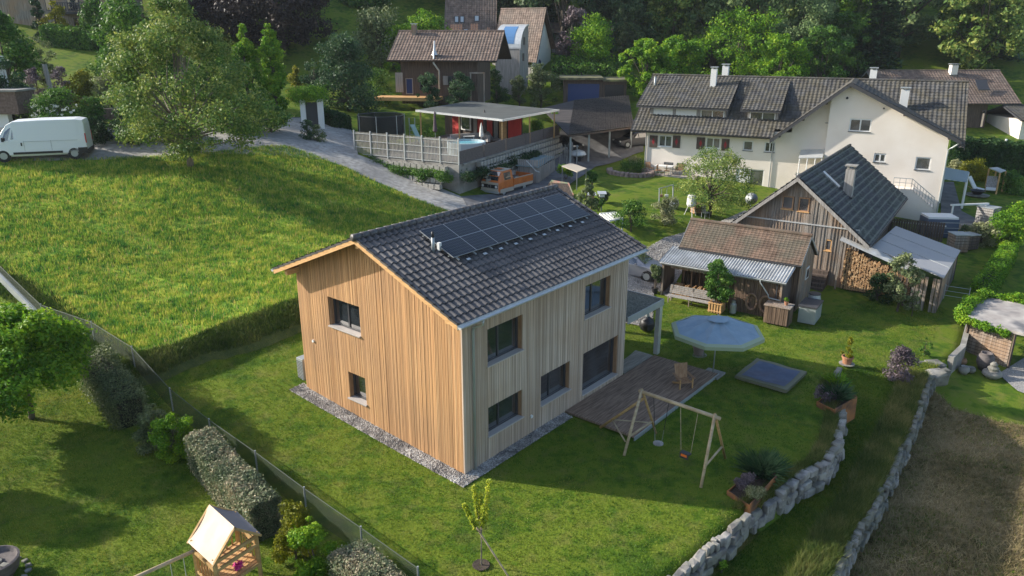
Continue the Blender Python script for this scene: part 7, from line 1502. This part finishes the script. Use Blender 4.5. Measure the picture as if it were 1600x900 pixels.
# greenery on the planter tiers, garden beds
for q, (bx, by, tp, wd, lf, lb) in enumerate(((612, 262, 244, 40, 'grey', 'first hanging plant in the block planters from the left'), (645, 272, 250, 44, 'mid', 'trailing plant in the block planters under the fence middle'), (680, 282, 256, 46, 'grey', 'dry looking trailing plant under the right half of the picket fence'), (712, 292, 260, 44, 'mid', 'dense ivy plant at the terrace corner'), (745, 284, 258, 46, 'bluish', 'leafy climber right of the terrace corner above the pickup'), (790, 262, 244, 50, 'mid', 'plant in the block tiers behind the pickup'), (835, 245, 228, 46, 'grey', 'plant in the block tiers above the grey shed'))):
    P = at_z(bx, (by+tp)/2+4, 3.9+.0*q); s_ = ppm(P); h = (by-tp)/s_*1.15; bush('planter_plant', lb, P-[0, 0, h*.55], wd/2/s_, h*1.15, lf, 3600, .11, 230+q, stems=5)
for q, (px, py, r, h, lf, lb) in enumerate(((884, 282, .7, 1.5, 'bright', 'climbing beans by the poles'), (925, 290, .6, 1.3, 'mid', 'rose bush beside the flat garden roof'), (935, 330, .5, 1.0, 'mid', 'low garden shrub beside the bird houses'), (942, 318, .5, .9, 'grey', 'small shrub right of the bird houses'), (985, 268, 1.3, 1.0, 'mid', 'flowering shrub bed by the round stone border'), (992, 258, .7, .8, 'pale', 'pale flowering plant by the cream house corner'), (612, 200, 1.2, 1.0, 'bright', 'bright green shrub behind the trampoline'), (668, 205, 1.6, 1.0, 'mid', 'hedge plant behind the slide'), (836, 205, 1.0, 1.8, 'bright', 'green climbing plant at the right of the pavilion'), (868, 196, .5, 2.2, 'bright', 'yellow green climber on the pavilion corner post'), (1066, 272, .7, .9, 'pale', 'yellow rose bush left of the apple tree'), (1508, 365, .8, .5, 'grey', 'low rockery plants right of the barn roof'))):
    P = A0(px, py); 
    if py < 220 and px < 900: P = at_z(px, py+8, 5.53)
    bush('garden_plant', lb, P, r, h, lf, 2200, .10, 260+q)
# ---- forest on the slope
rng = np.random.default_rng(77)
protos = []
def proto(kind, h, r, leaf, n, size, seed, K, **kw):
    t = plant('forest_tree', 'broad green tree in the wood behind the houses', 'tree', (0, 0, -500), kind, h, r, L_[leaf], n, size, seed, K=K, group='trees of the wood behind the houses', **kw); protos.append(t); return t
proto('round', 15, 5.0, 'olive', 9000, .44, 301, 90, base=.1, nl=8); proto('round', 17, 5.5, 'forest', 9500, .46, 302, 95, base=.12, nl=8); proto('dome', 16, 5.2, 'forestdark', 9000, .44, 303, 90, base=.08, nl=8); proto('round', 14, 4.6, 'forestdark', 8500, .42, 304, 85, base=.1, nl=8); proto('dome', 13, 5, 'bright', 8500, .42, 305, 80, base=.06, nl=8)
def spruce_tree(seed, h, r, n):
    rg = np.random.default_rng(seed); t = thing('spruce', 'dark spruce rising in the wood behind the houses', 'tree', (0, 0, -500), 0, 'spruces of the wood behind the houses'); MB().tube([(0, 0, -.3), (0, 0, h*.98)], [.28, .03], 8).build('trunk', M['bark'], t)
    nb_ = 120; k = MB(); P = []
    for q in range(nb_):
        z = h*(.08+.9*(q/nb_)); a = q*2.4+rg.random(); L0 = r*(1-z/h)**.8*(.8+.4*rg.random())+.3; m_ = int(n/nb_*(L0/r*1.6+.2)); f = rg.random(m_)**.7
        c = np.c_[np.cos(a)*L0*f, np.sin(a)*L0*f, z-.35*L0*f+.12*L0*f*f]; P.append(c+rg.normal(size=(m_, 3))*[.22*1, .22, .10]*(.5+L0/r))
    p = np.concatenate(P); m_ = len(p); tt = rg.normal(size=(m_, 3))*[1, 1, .35]; tt /= np.linalg.norm(tt, axis=1)[:, None]; bb = np.cross(tt, rg.normal(size=(m_, 3))*.4+[0, 0, 1]); bb /= np.linalg.norm(bb, axis=1)[:, None]; s_ = (.30*(.6+.8*rg.random(m_)))[:, None]
    link('crown', leafmesh('spruce', np.stack([p-tt*s_, p+bb*s_*.4, p+tt*s_-[0, 0, .1], p-bb*s_*.4], 1).reshape(-1, 3)), L_['spruce'], t); return t
sp1 = spruce_tree(311, 20, 3.6, 9500); sp2 = spruce_tree(312, 17, 3.2, 8500)
used = set()
def place(t, x, y, s, z=None):
    rz = rng.random()*6.28; sc = s*(.9+.2*rng.random()); l = (x, y, (Hs(x, y) if z is None else z)-.3)
    if t.name not in used: used.add(t.name); t.location = l; t.rotation_euler[2] = rz; t.scale = (sc, sc, s); return t
    return copy_thing(t, loc=l, rz=rz, sc=(sc, sc, s))
rows = [(111, 8.5, -60, 76, 0), (117, 9, -66, 84, 1), (124, 9, -72, 92, 1), (132, 9, -78, 98, 1), (141, 9.5, -84, 104, 1), (150, 9.5, -88, 108, 1), (160, 9, -92, 112, 1)]
for (yy, st_, xa, xb, mode) in rows:
    x = xa
    while x < xb:
        X_ = x+rng.normal()*1.4; Y_ = yy+rng.normal()*2; px = 800+F*X_/(Y_*CT)
        skip = (mode == 0 and (px < 320 or 690 < px < 900 or 1010 < px < 1120)) or (px > 1650 or px < -120) or (yy < 130 and (px < 150 or 470 < px < 700))
        if not skip:
            if px > 1330 and rng.random() < .3 or (430 < px < 800 and rng.random() < .2): place((sp1, sp2)[rng.integers(2)], X_, Y_, .8+.3*rng.random())
            else:
                pi = rng.choice([0, 1, 4]) if px > 1000 and rng.random() < .75 else rng.choice([2, 3]); place(protos[pi], X_, Y_, .6+.65*rng.random())  # sunlight put into leaf colour: paler trees at the right, darker ones at the left
        x += st_*(1.7 if px > 1250 else 1)
for t in protos+[sp1, sp2]:
    if t.name not in used:
        for c in list(t.children): bpy.data.objects.remove(c)
        bpy.data.objects.remove(t)
# ================================================================ GARDEN THINGS IN THE MIDDLE DISTANCE
def gl(px, py): p = np.array(Gd(px, py)); return p
def zat(P, px, py):
    "height above P of the pixel row at P's distance"
    r_ = ray(px, py); return CZ+r_[2]*(P[1]/r_[1])-P[2]
gs_ = thing('tool_shed', 'small grey shed with blue green sheet roof beside the pickup', 'shed', tuple(gl(842, 290)), .25)
P = gl(842, 290); hr = zat(P, 842, 262)
c4 = [at_z(px, py, P[2]+hr+dz)-P for px, py, dz in ((805.5, 259, 0), (841.5, 262, 0), (870.5, 244, .2), (834.8, 241.5, .2))]; gs_.rotation_euler[2] = 0
k = MB(); corrug(k, c4[0], c4[1], c4[3], .18, .02); k.build('roof', mat('blue_green_sheet', (.13, .20, .21), .5, (.20, .27, .28), 3), gs_)
ins = [c*.9+sum(c4)/4*.1 for c in c4]; k = MB(); V = [(p[0], p[1], z) for z in (-.3, hr-.06) for p in ins]; k.add(V, [(0, 1, 5, 4), (1, 2, 6, 5), (2, 3, 7, 6), (3, 0, 4, 7)]); k.build('wall', M['greyboard'], gs_)
k = MB()
for A, B in ((ins[0], ins[1]), (ins[1], ins[2])):
    for q in range(9): p = A+(B-A)*(q+.5)/9; nrm = np.array([(B-A)[1], -(B-A)[0]]); nrm = nrm/np.linalg.norm(nrm)*.02; k.cbox((p[0]+nrm[0], p[1]+nrm[1], 1.0), (.17, .03, 2.1), math.atan2((B-A)[1], (B-A)[0]))
k.build('planks', M['greyboard'], gs_); MB().tube([(ins[1]+[-1.0, -.1, 0])*[1, 1, 0]+[0, 0, 2.05], (ins[1]+[-.2, -.15, 0])*[1, 1, 0]+[0, 0, 1.2], (ins[1]+[.1, -.1, 0])*[1, 1, 0]+[0, 0, 1.1]], .04, 6).build('downpipe', M['lightmetal'], gs_)
# flat sun roof on poles
P = gl(898, 297); sr = thing('sun_roof', 'flat beige awning on thin posts in the kitchen garden', 'awning', tuple(P)); z_ = zat(P, 898, 268)
c4 = [at_z(px, py, P[2]+z_)-P for px, py in ((877.6, 259), (902, 268.5), (917, 263), (893, 254.5))]; MB().slab(c4, .06).build('roof', mat('beige_awning', (.42, .37, .30), .8), sr)
for q, c in enumerate(c4): MB().bar((c[0]*.94, c[1]*.94, -.2), (c[0]*.94, c[1]*.94, c[2]-.06), .07, .07).build('post', M['greyboard'], sr)
# hen house
P = gl(880, 305); hh_ = thing('hen_house', 'little hut with green and red gable roof behind the timber house ridge', 'hut', tuple(P)); zr_ = zat(P, 880, 282)
a, b = at_z(862, 281, P[2]+zr_)-P, at_z(889, 285.5, P[2]+zr_)-P; e0, e1 = at_z(852, 294, P[2]+zr_-.8)-P, at_z(881, 299, P[2]+zr_-.8)-P
k = MB(); k.slab([e0, e1, b, a], .05); k.slab([a, b, b*2-e1*[1, 1, 1]+[0, 0, e1[2]*2-b[2]*2+0], a*2-e0+[0, 0, e0[2]*2-a[2]*2]], .05) ; k.build('roof', mat('faded_roof', (.13, .20, .12), .8, (.34, .13, .11), 2.5), hh_)
m1 = (b+e1)/2; MB().slab([(e1[0]*.97, e1[1]*.97, -.3), (2*b[0]-e1[0]*1.0, 2*b[1]-e1[1], -.3), (2*b[0]-e1[0], 2*b[1]-e1[1], e1[2]-.08), (b[0]*.98, b[1]*.98, b[2]-.08), (e1[0]*.97, e1[1]*.97, e1[2]-.08)], 1.5, (-.9, .3, 0)).build('wall', M['darkboard'], hh_)
# bird houses
for px, by, ty, lb in ((923.5, 334, 302, 'bird feeder with small roof on a brown post'), (939, 342, 300, 'taller bird house on a white grey post')):
    P = at_y(px, by, gl(px, 330)[1]); P[2] = Hs(P[0], P[1]); h = zat(P, px, ty); t = thing('bird_house', lb, 'bird house', tuple(P)); MB().bar((0, 0, -.2), (0, 0, h-.35), .09, .09).build('post', M['greyboard'] if px > 930 else M['reveal'], t)
    MB().box((-.18, -.18, h-.349), (.18, .18, h-.1)).build('box', M['white'] if px > 930 else M['reveal'], t); MB().slab([(-.32, -.25, h-.09), (.32, -.25, h-.09), (.32, .25, h+.02), (-.32, .25, h+.02)], .04).build('roof', M['lightmetal'], t)
# white trellis pavilion
P = gl(955, 362); ar = thing('garden_trellis', 'white slatted trellis frame showing above the roof verge', 'trellis', tuple(P)); z_ = zat(P, 955, 340)
c4 = [at_z(px, py, P[2]+z_)-P for px, py in ((937, 334), (952, 345), (973, 341), (962, 332))]; k = MB()
for q in range(4): a, b = c4[q], c4[(q+1) % 4]; k.bar(a, b, .07, .1)
for q in range(1, 5): k.bar(c4[0]+(c4[3]-c4[0])*q/5, c4[1]+(c4[2]-c4[1])*q/5, .12, .05)
k.build('roof_slats', M['white'], ar)
for c in c4: MB().bar((c[0], c[1], -.3), (c[0], c[1], c[2]-.05), .09, .09).build('post', M['white'], ar)
# bean poles
P = gl(884, 268); bp = thing('bean_poles', 'bundle of tall pale bean poles behind the grey shed', 'poles', tuple(P)); rg = random.Random(3); z_ = zat(P, 884, 224)
for q in range(9): x = -.7+q*.17; MB().tube([(x, rg.uniform(-.3, .3), 0), (x*.6+rg.uniform(-.25, .25), rg.uniform(-.2, .2), z_*rg.uniform(.85, 1.05))], .022, 5).build('pole', M['greyboard'], bp)
P = gl(901, 258); lp_ = thing('garden_post', 'thin grey post with a lamp head at the driveway edge', 'lamp post', tuple(P)); z_ = zat(P, 901, 230); MB().tube([(0, 0, -.2), (0, 0, z_)], .05, 6).build('post', M['greymetal'], lp_); MB().lathe([(.1, z_+.001), (.16, z_+.1), (.05, z_+.2)]).build('lamp_head', M['greymetal'], lp_)
P = gl(903, 252); bo = thing('covered_trailer', 'small trailer under a white cover beside the carport post', 'trailer', tuple(P)); MB().lathe([(.5, .5), (.8, .65), (.6, .95), (.1, 1.1)], n=10).build('cover', M['white'], bo); MB().box((-.5, -.3, .3), (.5, .3, .499)).build('frame', M['frame'], bo)
for s_ in (-1, 1): MB().tube([(0, s_*.4, .28), (0, s_*.5, .28)], .28, 12).build('wheel', M['rubber'], bo)
# patio and table at the cream house
P = gl(1042, 274); pt_ = thing('patio_slab', 'light paved patio at the left corner of the cream house', 'patio', tuple(P), WF.yaw)
MB().box((-2.4, -.6, -.2), (2.6, 1.4, .06)).build('paving', mat('pale_paving', (.42, .36, .30), .9, (.50, .44, .37), 2), pt_)
tb = thing('garden_table', 'pale table on the patio of the cream house', 'table', tuple(P+[-.2, .4, .07]), WF.yaw); MB().box((-.8, -.45, .70), (.8, .45, .75)).build('tabletop', M['white'], tb)
for sx in (-.7, .7):
    for sy in (-.35, .35): MB().box((sx-.03, sy-.03, 0), (sx+.03, sy+.03, .699)).build('leg', M['greymetal'], tb)
def chair(label, P, rz, m, name='garden_chair', cat='chair'):
    t = thing(name, label, cat, tuple(map(float, P)), rz); MB().box((-.24, -.24, .40), (.24, .24, .45)).build('seat', m, t); MB().bar((0, .24, .46), (0, .33, .95), .46, .04).build('backrest', m, t)
    for sx in (-.2, .2):
        for sy in (-.2, .2): MB().bar((sx, sy, 0), (sx, sy, .399), .03, .03).build('leg', M['greymetal'], t)
    return t
ca, sa = math.cos(WF.yaw), math.sin(WF.yaw)
for q, (dx, dy, rz, lb) in enumerate(((-1.25, .1, 1.6, 'patio chair at the left end of the pale table'), (-.35, -.75, 3.1, 'patio chair at the near left side of the pale table'), (.45, -.8, 3.3, 'patio chair at the near right side of the pale table'), (1.2, .1, -1.5, 'patio chair at the right end of the pale table'))): chair(lb, P+[-.2+dx*ca-dy*sa, .4+dx*sa+dy*ca, .07], rz+WF.yaw, M['reveal'])
# stone bed border and planting by the corner of the cream house
mb = MB(); rng_ = np.random.default_rng(9)
for q in range(22): a = math.pi*.9+q*.2; c = gl(985, 272); stone_mesh(rng_, (c[0]+1.9*math.cos(a), c[1]+1.5*math.sin(a), Hs(c[0]+1.9*math.cos(a), c[1]+1.5*math.sin(a))+.15), (.5, .35, .45), a, mb)
one(mb, 'bed_border', mat('reddish_stone', (.20, .14, .12), .9, (.32, .25, .21), 4), 'curved low border of reddish stones round the shrub bed', 'stone border', gl(985, 275))
# swing frame, grill, crate, ball, dish
P = gl(1040, 322); sf_ = thing('garden_swing', 'grey metal garden swing frame left of the apple tree', 'swing frame', tuple(P)); h = zat(P, 1040, 290); w_ = 22/ppm(P)
k = MB(); k.tube([(-w_/2, -.2, 0), (-w_/2, .1, h*.85), (w_/2, .3, h)], .045, 6); k.tube([(w_/2, .3, h), (w_/2, -.1, -.3)], .05, 6); k.build('frame', M['greymetal'], sf_)
for x, c in ((-w_*.32, 'reveal'), (w_*.05, 'white')): MB().tube([(x, .15, h*.9), (x, .15, h*.55)], .02, 5).build('rope', M['greymetal'], sf_); MB().box((x-.12, .08, h*.42), (x+.12, .22, h*.55)).build('hanging_lantern', M[c], sf_)
P = gl(1079, 338); gr = thing('covered_grill', 'white covered kettle grill on splayed legs under the apple tree', 'grill', tuple(P)); MB().lathe([(.28, .75), (.36, .9), (.34, 1.3), (.3, 1.55), (.1, 1.62)], n=10).build('cover', M['white'], gr)
for a in (.5, 2.6, 4.7): MB().tube([(.2*math.cos(a), .2*math.sin(a), .8), (.5*math.cos(a), .5*math.sin(a), 0)], .025, 6).build('leg', M['white'], gr)
P = gl(1053, 326); tag(MB().lathe([(.05, 0), (.3, .1), (.38, .36), (.3, .62), (.05, .72)], n=14).build('garden_ball', M['greymetal'], loc=tuple(P), smooth=True), 'round grey ball shaped planter left of the covered grill', 'ball')
P = gl(1089, 334); cr = thing('wooden_crate', 'brown slatted crate beside the covered grill', 'crate', tuple(P), .3); k = MB(); [k.box((-.4, -.3, .1+q*.18), (.4, .3, .22+q*.18)) for q in range(4)]; k.build('slats', M['reveal'], cr)
chair('light metal chair under the right side of the apple tree', gl(1102, 341), .4, M['greymetal'])
P = gl(1173, 322); sd = thing('satellite_dish', 'grey satellite dish on a stand left of the barn roof', 'satellite dish', tuple(P)); h = zat(P, 1173, 311)
MB().tube([(0, 0, 0), (0, 0, h)], .04, 6).build('stand', M['greymetal'], sd); k = MB(); k.lathe([(.02, 0), (.3, .05), (.48, .15)], n=18); o = k.build('dish', M['greymetal'], sd, True); o.location = (0, -.05, h); o.rotation_euler = (R(65), 0, R(-25))
# low plank roof left of the barn
P = BF.loc(at_z(1140, 345, 2.2)); pr = thing('porch_roof', 'small grey board roof between tiled shed and barn', 'roof', tuple(BF.P), BYAW)
c4 = [BF.loc(at_z(px, py, z)) for px, py, z in ((1120, 348, 2.3), (1163, 329, 2.6), (1183, 331, 2.7), (1150, 351, 2.4))]; MB().slab(c4, .08).build('boards', M['greyboard'], pr)
for c in c4: MB().bar((c[0], c[1], -.2), (c[0], c[1], c[2]-.08), .1, .1).build('post', M['oldboard'], pr)
# right hand garden
P = gl(1491, 312); cn = thing('striped_canopy', 'blue and white striped patio canopy on white posts by the cream gable', 'canopy', tuple(P)); z_ = zat(P, 1491, 275)
c4 = [at_z(px, py, P[2]+z_+d_)-P for px, py, d_ in ((1473, 279, 0), (1511, 284, 0), (1514, 268, .3), (1476, 261, .3))]
sm_, stt, sb = nodes('striped_cloth'); tc = stt.nodes.new('ShaderNodeTexCoord'); wv = stt.nodes.new('ShaderNodeTexWave'); wv.bands_direction = 'Y'; wv.inputs['Scale'].default_value = .9; stt.links.new(tc.outputs['Object'], wv.inputs[0]); rp_ = stt.nodes.new('ShaderNodeValToRGB'); rp_.color_ramp.elements[0].color = (.16, .26, .36, 1); rp_.color_ramp.elements[1].color = (.50, .55, .50, 1); stt.links.new(wv.outputs[1], rp_.inputs[0]); stt.links.new(rp_.outputs[0], sb.inputs[0])
MB().slab(c4, .06).build('cloth_roof', sm_, cn)
for c in c4[:3]: MB().bar((c[0]*.96, c[1]*.96, -.2), (c[0]*.96, c[1]*.96, c[2]-.06), .14, .14).build('post', M['white'], cn)
P = gl(1560, 268); lm = thing('lamp_post', 'thin grey lamp post in front of the tall dark hedge', 'lamp post', tuple(P)); h = zat(P, 1563, 222); MB().tube([(0, 0, -.2), (.15, 0, h)], [.06, .04], 8).build('pole', M['lightmetal'], lm); MB().lathe([(.05, h), (.15, h+.1), (.1, h+.3)], (.15, 0, 0)).build('lamp_head', M['lightmetal'], lm)
P = gl(1558, 296); gz_ = thing('garden_gazebo', 'small timber gazebo with flat grey top near the right border', 'gazebo', tuple(P)); z_ = zat(P, 1558, 264)
c4 = [at_z(px, py, P[2]+z_)-P for px, py in ((1546, 262), (1563, 269), (1572, 266), (1558, 261))]; MB().slab(c4, .08).build('roof', M['lightmetal'], gz_)
for c in c4: MB().bar((c[0], c[1], -.3), (c[0], c[1], c[2]-.08), .1, .1).build('post', M['freshwood'], gz_)
for q, (px, py, rz, lb) in enumerate(((1526, 300, .8, 'white canvas deck chair left of the gazebo'), (1548, 300, -.5, 'grey canvas deck chair beside the gazebo'))):
    t = thing('deck_chair', lb, 'chair', tuple(gl(px, py)), rz); MB().bar((0, -.5, .25), (0, .2, .35), .9, .08).build('seat', M['white'], t); MB().bar((0, .2, .35), (0, .8, 1.3), .9, .08).build('backrest', M['white'] if q == 0 else M['greyboard'], t); k = MB(); [k.bar((sx, -.5, 0), (sx, .7, .5), .05, .05) for sx in (-.45, .45)]; [k.bar((sx, .3, 0), (sx, -.1, .4), .05, .05) for sx in (-.45, .45)]; k.build('frame', M['reveal'], t)
P = gl(1526, 306); MBt = thing('fire_ring', 'low round dark fire bowl on a pale ring before the deck chairs', 'fire bowl', tuple(P)); MB().lathe([(.9, 0), (1.0, .12), (.6, .14)], n=18).build('ring', M['stonedark'], MBt); MB().lathe([(.3, .15), (.6, .5), (.55, .5), (.2, .3)], n=16).build('bowl', M['black'], MBt)
P = gl(1467, 368); bx_ = thing('covered_tank', 'dark blue box shaped tank with white mesh top between barn and cream house', 'tank', tuple(P), -.1); bl = mat('blue_grey', (.07, .10, .16), .6)
MB().box((-1.2, -.6, 0), (1.0, .9, 1.35)).build('tank_body', bl, bx_); MB().box((-1.15, -.5, 1.36), (.95, .95, 1.5)).build('mesh_top', M['white'], bx_); k = MB(); [k.box((-1.22, -.62, z), (1.02, -.605, z+.05)) for z in (.3, .7, 1.1)]; k.build('bands', M['greymetal'], bx_)
P = gl(1436, 372); fn = thing('board_fence', 'short dark board fence below the outside stair', 'fence', tuple(P), WF.yaw); k = MB(); [k.box((-2.2+q*.17, -.02, -.2), (-2.06+q*.17, .02, 1.3)) for q in range(22)]; k.build('boards', M['darkboard'], fn); MB().box((-2.2, .021, 1.0), (1.6, .06, 1.1)).build('rail', M['white'], fn)
k = MB(); k.bar((0, 0, 0), (3.2, .5, 0), .14, .12); o = k.build('white_beam', M['white'], loc=tuple(gl(1480, 352)+[0, 0, 1.6])); tag(o, 'white horizontal beam over the dark blue tank', 'beam')
for s_ in (.2, 3.0): k = MB().bar((s_, s_*.15, -1.8), (s_, s_*.15, -.06), .1, .1); c = k.build('post', M['white'], o)
mb = MB(); rng_ = np.random.default_rng(31)
for q in range(12): p = gl(1505+q*3.6, 357+(q % 3)*3); stone_mesh(rng_, p+[0, 0, .15], (.6, .45, .4), q, mb)
one(mb, 'rockery', M['stone'], 'row of pale rocks at the edge of the right hand garden', 'rocks', gl(1520, 360))
for q, (px, py, r, h, lb) in enumerate(((1494, 392, .5, 1.3, 'brown stacked crate beside the white beam'), (1512, 388, .45, 1.1, 'brown plank compost box right of the stacked crate'), (1540, 352, .6, 1.5, 'grey garden cabinet before the pale leafy bush'))):
    t = thing('compost_box' if q < 2 else 'garden_cabinet', lb, 'box', tuple(gl(px, py)), .3*q); k = MB(); [k.box((-r, -r, .04+j_*.2), (r, r, .2+j_*.2)) for j_ in range(int(h/.2))]; k.build('planks', (M['oldboard'], M['darkboard'], M['greyboard'])[q], t); MB().box((-r-.04, -r-.04, int(h/.2)*.2+.04), (r+.04, r+.04, int(h/.2)*.2+.09)).build('lid', M['greymetal'], t)
# shelter with ivy
ZS = .75; c4 = [at_z(px, py, ZS+d_) for px, py, d_ in ((1509, 498, 0), (1600, 521, 0), (1625, 478, .15), (1535, 462, .15))]
SH = np.array([*c4[0][:2], Hs(c4[0][0]+.8, c4[0][1]-.5)]); sh = thing('garden_shelter', 'shelter with stained concrete roof and wooden back wall draped in ivy', 'shelter', tuple(SH)); c4 = [c-SH for c in c4]
c4[1] = c4[1]+(c4[1]-c4[0])*.25; c4[2] = c4[2]+(c4[2]-c4[3])*.25
MB().slab(c4, .14).build('roof', mat('stained_concrete', (.30, .27, .25), .9, (.50, .46, .42), .9, c3=(.40, .37, .34), big=(.8, (.13, .13, .14), 1.0)), sh)
wa, wb2 = at_z(1513, 514, ZS-.15)-SH, at_z(1590, 524, ZS-.15)-SH
a_, b_ = c4[0]*.93+c4[3]*.07, c4[0]*.06+c4[1]*.0+(c4[0]+(c4[1]-c4[0])*.72)*.94; hb_ = 2.1
MB().bar((a_[0]+.1, a_[1], c4[0][2]-.14-hb_/2), (b_[0], b_[1]+.1, c4[0][2]-.14-hb_/2), .1, hb_).build('back_wall', M['darkboard'], sh)
k = MB()
for q in range(11): z_ = c4[0][2]-.25-q*.18; k.bar((a_[0]+.1, a_[1]-.07, z_), (b_[0], b_[1]+.03, z_), .03, .15)
k.build('wall_boards', M['oldboard'], sh); [MB().bar((p[0], p[1]-.12, c4[0][2]-2.2), (p[0], p[1]-.12, c4[0][2]-.14), .09, .09).build('post', M['darkboard'], sh) for p in (a_+[.1, 0, 0], b_)]
def ivy(label, pts, r, n, seed, leaf='bright'):
    rng_ = np.random.default_rng(seed); C = []
    for a, b in zip(pts, pts[1:]):
        m_ = int(np.linalg.norm(b-a)/(r*.8))+1; C += [a+(b-a)*q/m_+rng_.normal(size=3)*r*.25 for q in range(m_)]
    t = thing('ivy', label, 'climbing plant', tuple(pts[0])); C = [c-pts[0] for c in C]; link('foliage', leafmesh('ivy', leafcloud(rng_, C, [r*(.7+.6*rng_.random()) for _ in C], n, .11, flat=.8)), L_[leaf], t)
    k = MB(); k.tube([c for c in C[::3]] if len(C) > 6 else C, .02, 5); k.build('stems', M['bark'], t)
w_ = [c+SH for c in c4]
ivy('ivy fringe hanging along the front edge of the shelter roof', [w_[0]+[0, 0, -.05], w_[0]*.62+w_[1]*.38+[0, 0, -.15], w_[0]*.4+w_[1]*.6+[0, 0, -.2]], .2, 3800, 1)
ivy('ivy band along the rear edge of the shelter roof', [w_[3]+[0, 0, .1], w_[2]+[0, .2, .1]], .28, 4200, 2)
ivy('ivy climbing down beside the concrete wall left of the shelter', [w_[3]+[-.1, .1, .1], (w_[3]+w_[0])/2+[-.35, 0, .05], w_[0]+[-.3, -.1, -.2]], .32, 4200, 3)
for q, (px, py, r, h, m, lb) in enumerate(((1505, 576, .26, .42, 'concrete', 'small grey pot at the left of the pot group'), (1503, 562, .22, .36, 'reveal', 'brown pot behind the small grey pot'), (1537, 570, .42, .95, 'purplegrey', 'tall dark jar in the middle of the pot group'), (1549, 582, .46, .42, 'concrete', 'wide pale bowl in front at the right of the pot group'), (1516, 574, .24, .3, 'stonedark', 'low grey pot next to the tall dark jar'))):
    P = np.array(Gd(px, py+8)); t = thing('stone_pot', lb, 'pot', tuple(P)); MB().lathe([(r*.55, 0), (r, h*.45), (r*.92, h*.8), (r*.62, h*.95), (r*.7, h), (r*.55, h), (r*.5, h*.9)], n=18).build('vessel', M[m], t, True)
P = np.array(Gd(1549, 590))+[0, 0, .42]; tag(MB().lathe([(.24, 0), (.26, .12), (.15, .2), (.18, .3), (.08, .42)], n=14).build('stone_ornament', M['stonedark'], loc=tuple(P)), 'stacked stone ornament standing in the wide pale bowl', 'ornament')
# fine wire fence beyond the lean to shed
P0_, P1_ = gl(1474, 466), gl(1512, 472); wf_ = thing('garden_fence', 'low thin wire fence between lean to shed and hedge', 'fence', tuple(P0_)); k = MB(); [k.tube([(0, 0, z), tuple((P1_-P0_)*[1, 1, 1]+[0, 0, z])], .012, 5) for z in (.2, .5, .8)]; k.build('wires', M['lightmetal'], wf_)
for f in (0, 1): p = (P1_-P0_)*f; MB().tube([p+[0, 0, -.1], p+[0, 0, .9]], .025, 6).build('post', M['lightmetal'], wf_)
# gateway with ivy top
P = at_y(489, 190, 68); P[2] = Hs(P[0], P[1]); gw_ = thing('garden_gateway', 'white pillared gateway with dark gate at the left of the driveway', 'gateway', tuple(P)); h = zat(P, 489, 156)
for x in (-.75, .75): MB().box((x-.22, -.2, -.3), (x+.22, .2, h)).build('pillar', M['white'], gw_)
MB().box((-.52, -.05, -.2), (.52, .05, h-.2)).build('gate', M['frame'], gw_); ivy('dark green ivy mound on top of the white gateway', [P+[-1.3, 0, h+.5], P+[1.2, 0, h+.6]], .75, 5200, 7)
P = at_y(80, 142, 63); P[2] = Hs(P[0], P[1]); gp_ = thing('garden_post', 'leaning pale grey wooden pillar among the shrubs at the left', 'pillar', tuple(P)); h = zat(P, 74, 100); MB().bar((.1, 0, -.3), (-.15, 0, h), .34, .2).build('pillar', M['greyboard'], gp_)
P = at_y(105, 146, 62.5); P[2] = Hs(P[0], P[1]); one(MB().bar((P[0], P[1], P[2]+.1), (P[0]+4.6, P[1]+.1, P[2]+.0), .35, 1.0), 'low_brick_wall', M['brick'], 'low brown brick wall below the yellow flowering shrub', 'wall', P)

ivy('trailing greenery along the top of the blocks under the picket fence', [T0+dd1*2+nn1*.5-[0, 0, .45], T0+dd1*6+nn1*.7-[0, 0, .8], T1+nn1*.7-[0, 0, .9]], .5, 9000, 11, 'mid')
ivy('trailing greenery spreading over the blocks below the panel fence', [T1+nn2*.7-[0, 0, .9], T1+dd2*7+nn2*.8-[0, 0, 1.0], T1+dd2*13+nn2*.8-[0, 0, .7]], .5, 9000, 12, 'dark')

# ================================================================ HAZE
hm = bpy.data.materials.new('haze'); hm.use_nodes = True; t_ = hm.node_tree; t_.nodes.remove(t_.nodes['Principled BSDF']); v_ = t_.nodes.new('ShaderNodeVolumePrincipled'); v_.inputs['Color'].default_value = (.80, .88, 1, 1); v_.inputs['Density'].default_value = .00016; v_.inputs['Anisotropy'].default_value = .1; t_.links.new(v_.outputs[0], t_.nodes['Material Output'].inputs['Volume'])
o = MB().box((-140, -12, float(Z.min())-1.5), (140, 240, float(Z.max())+25)).build('haze', hm); tag(o, None, None, None, 'stuff')
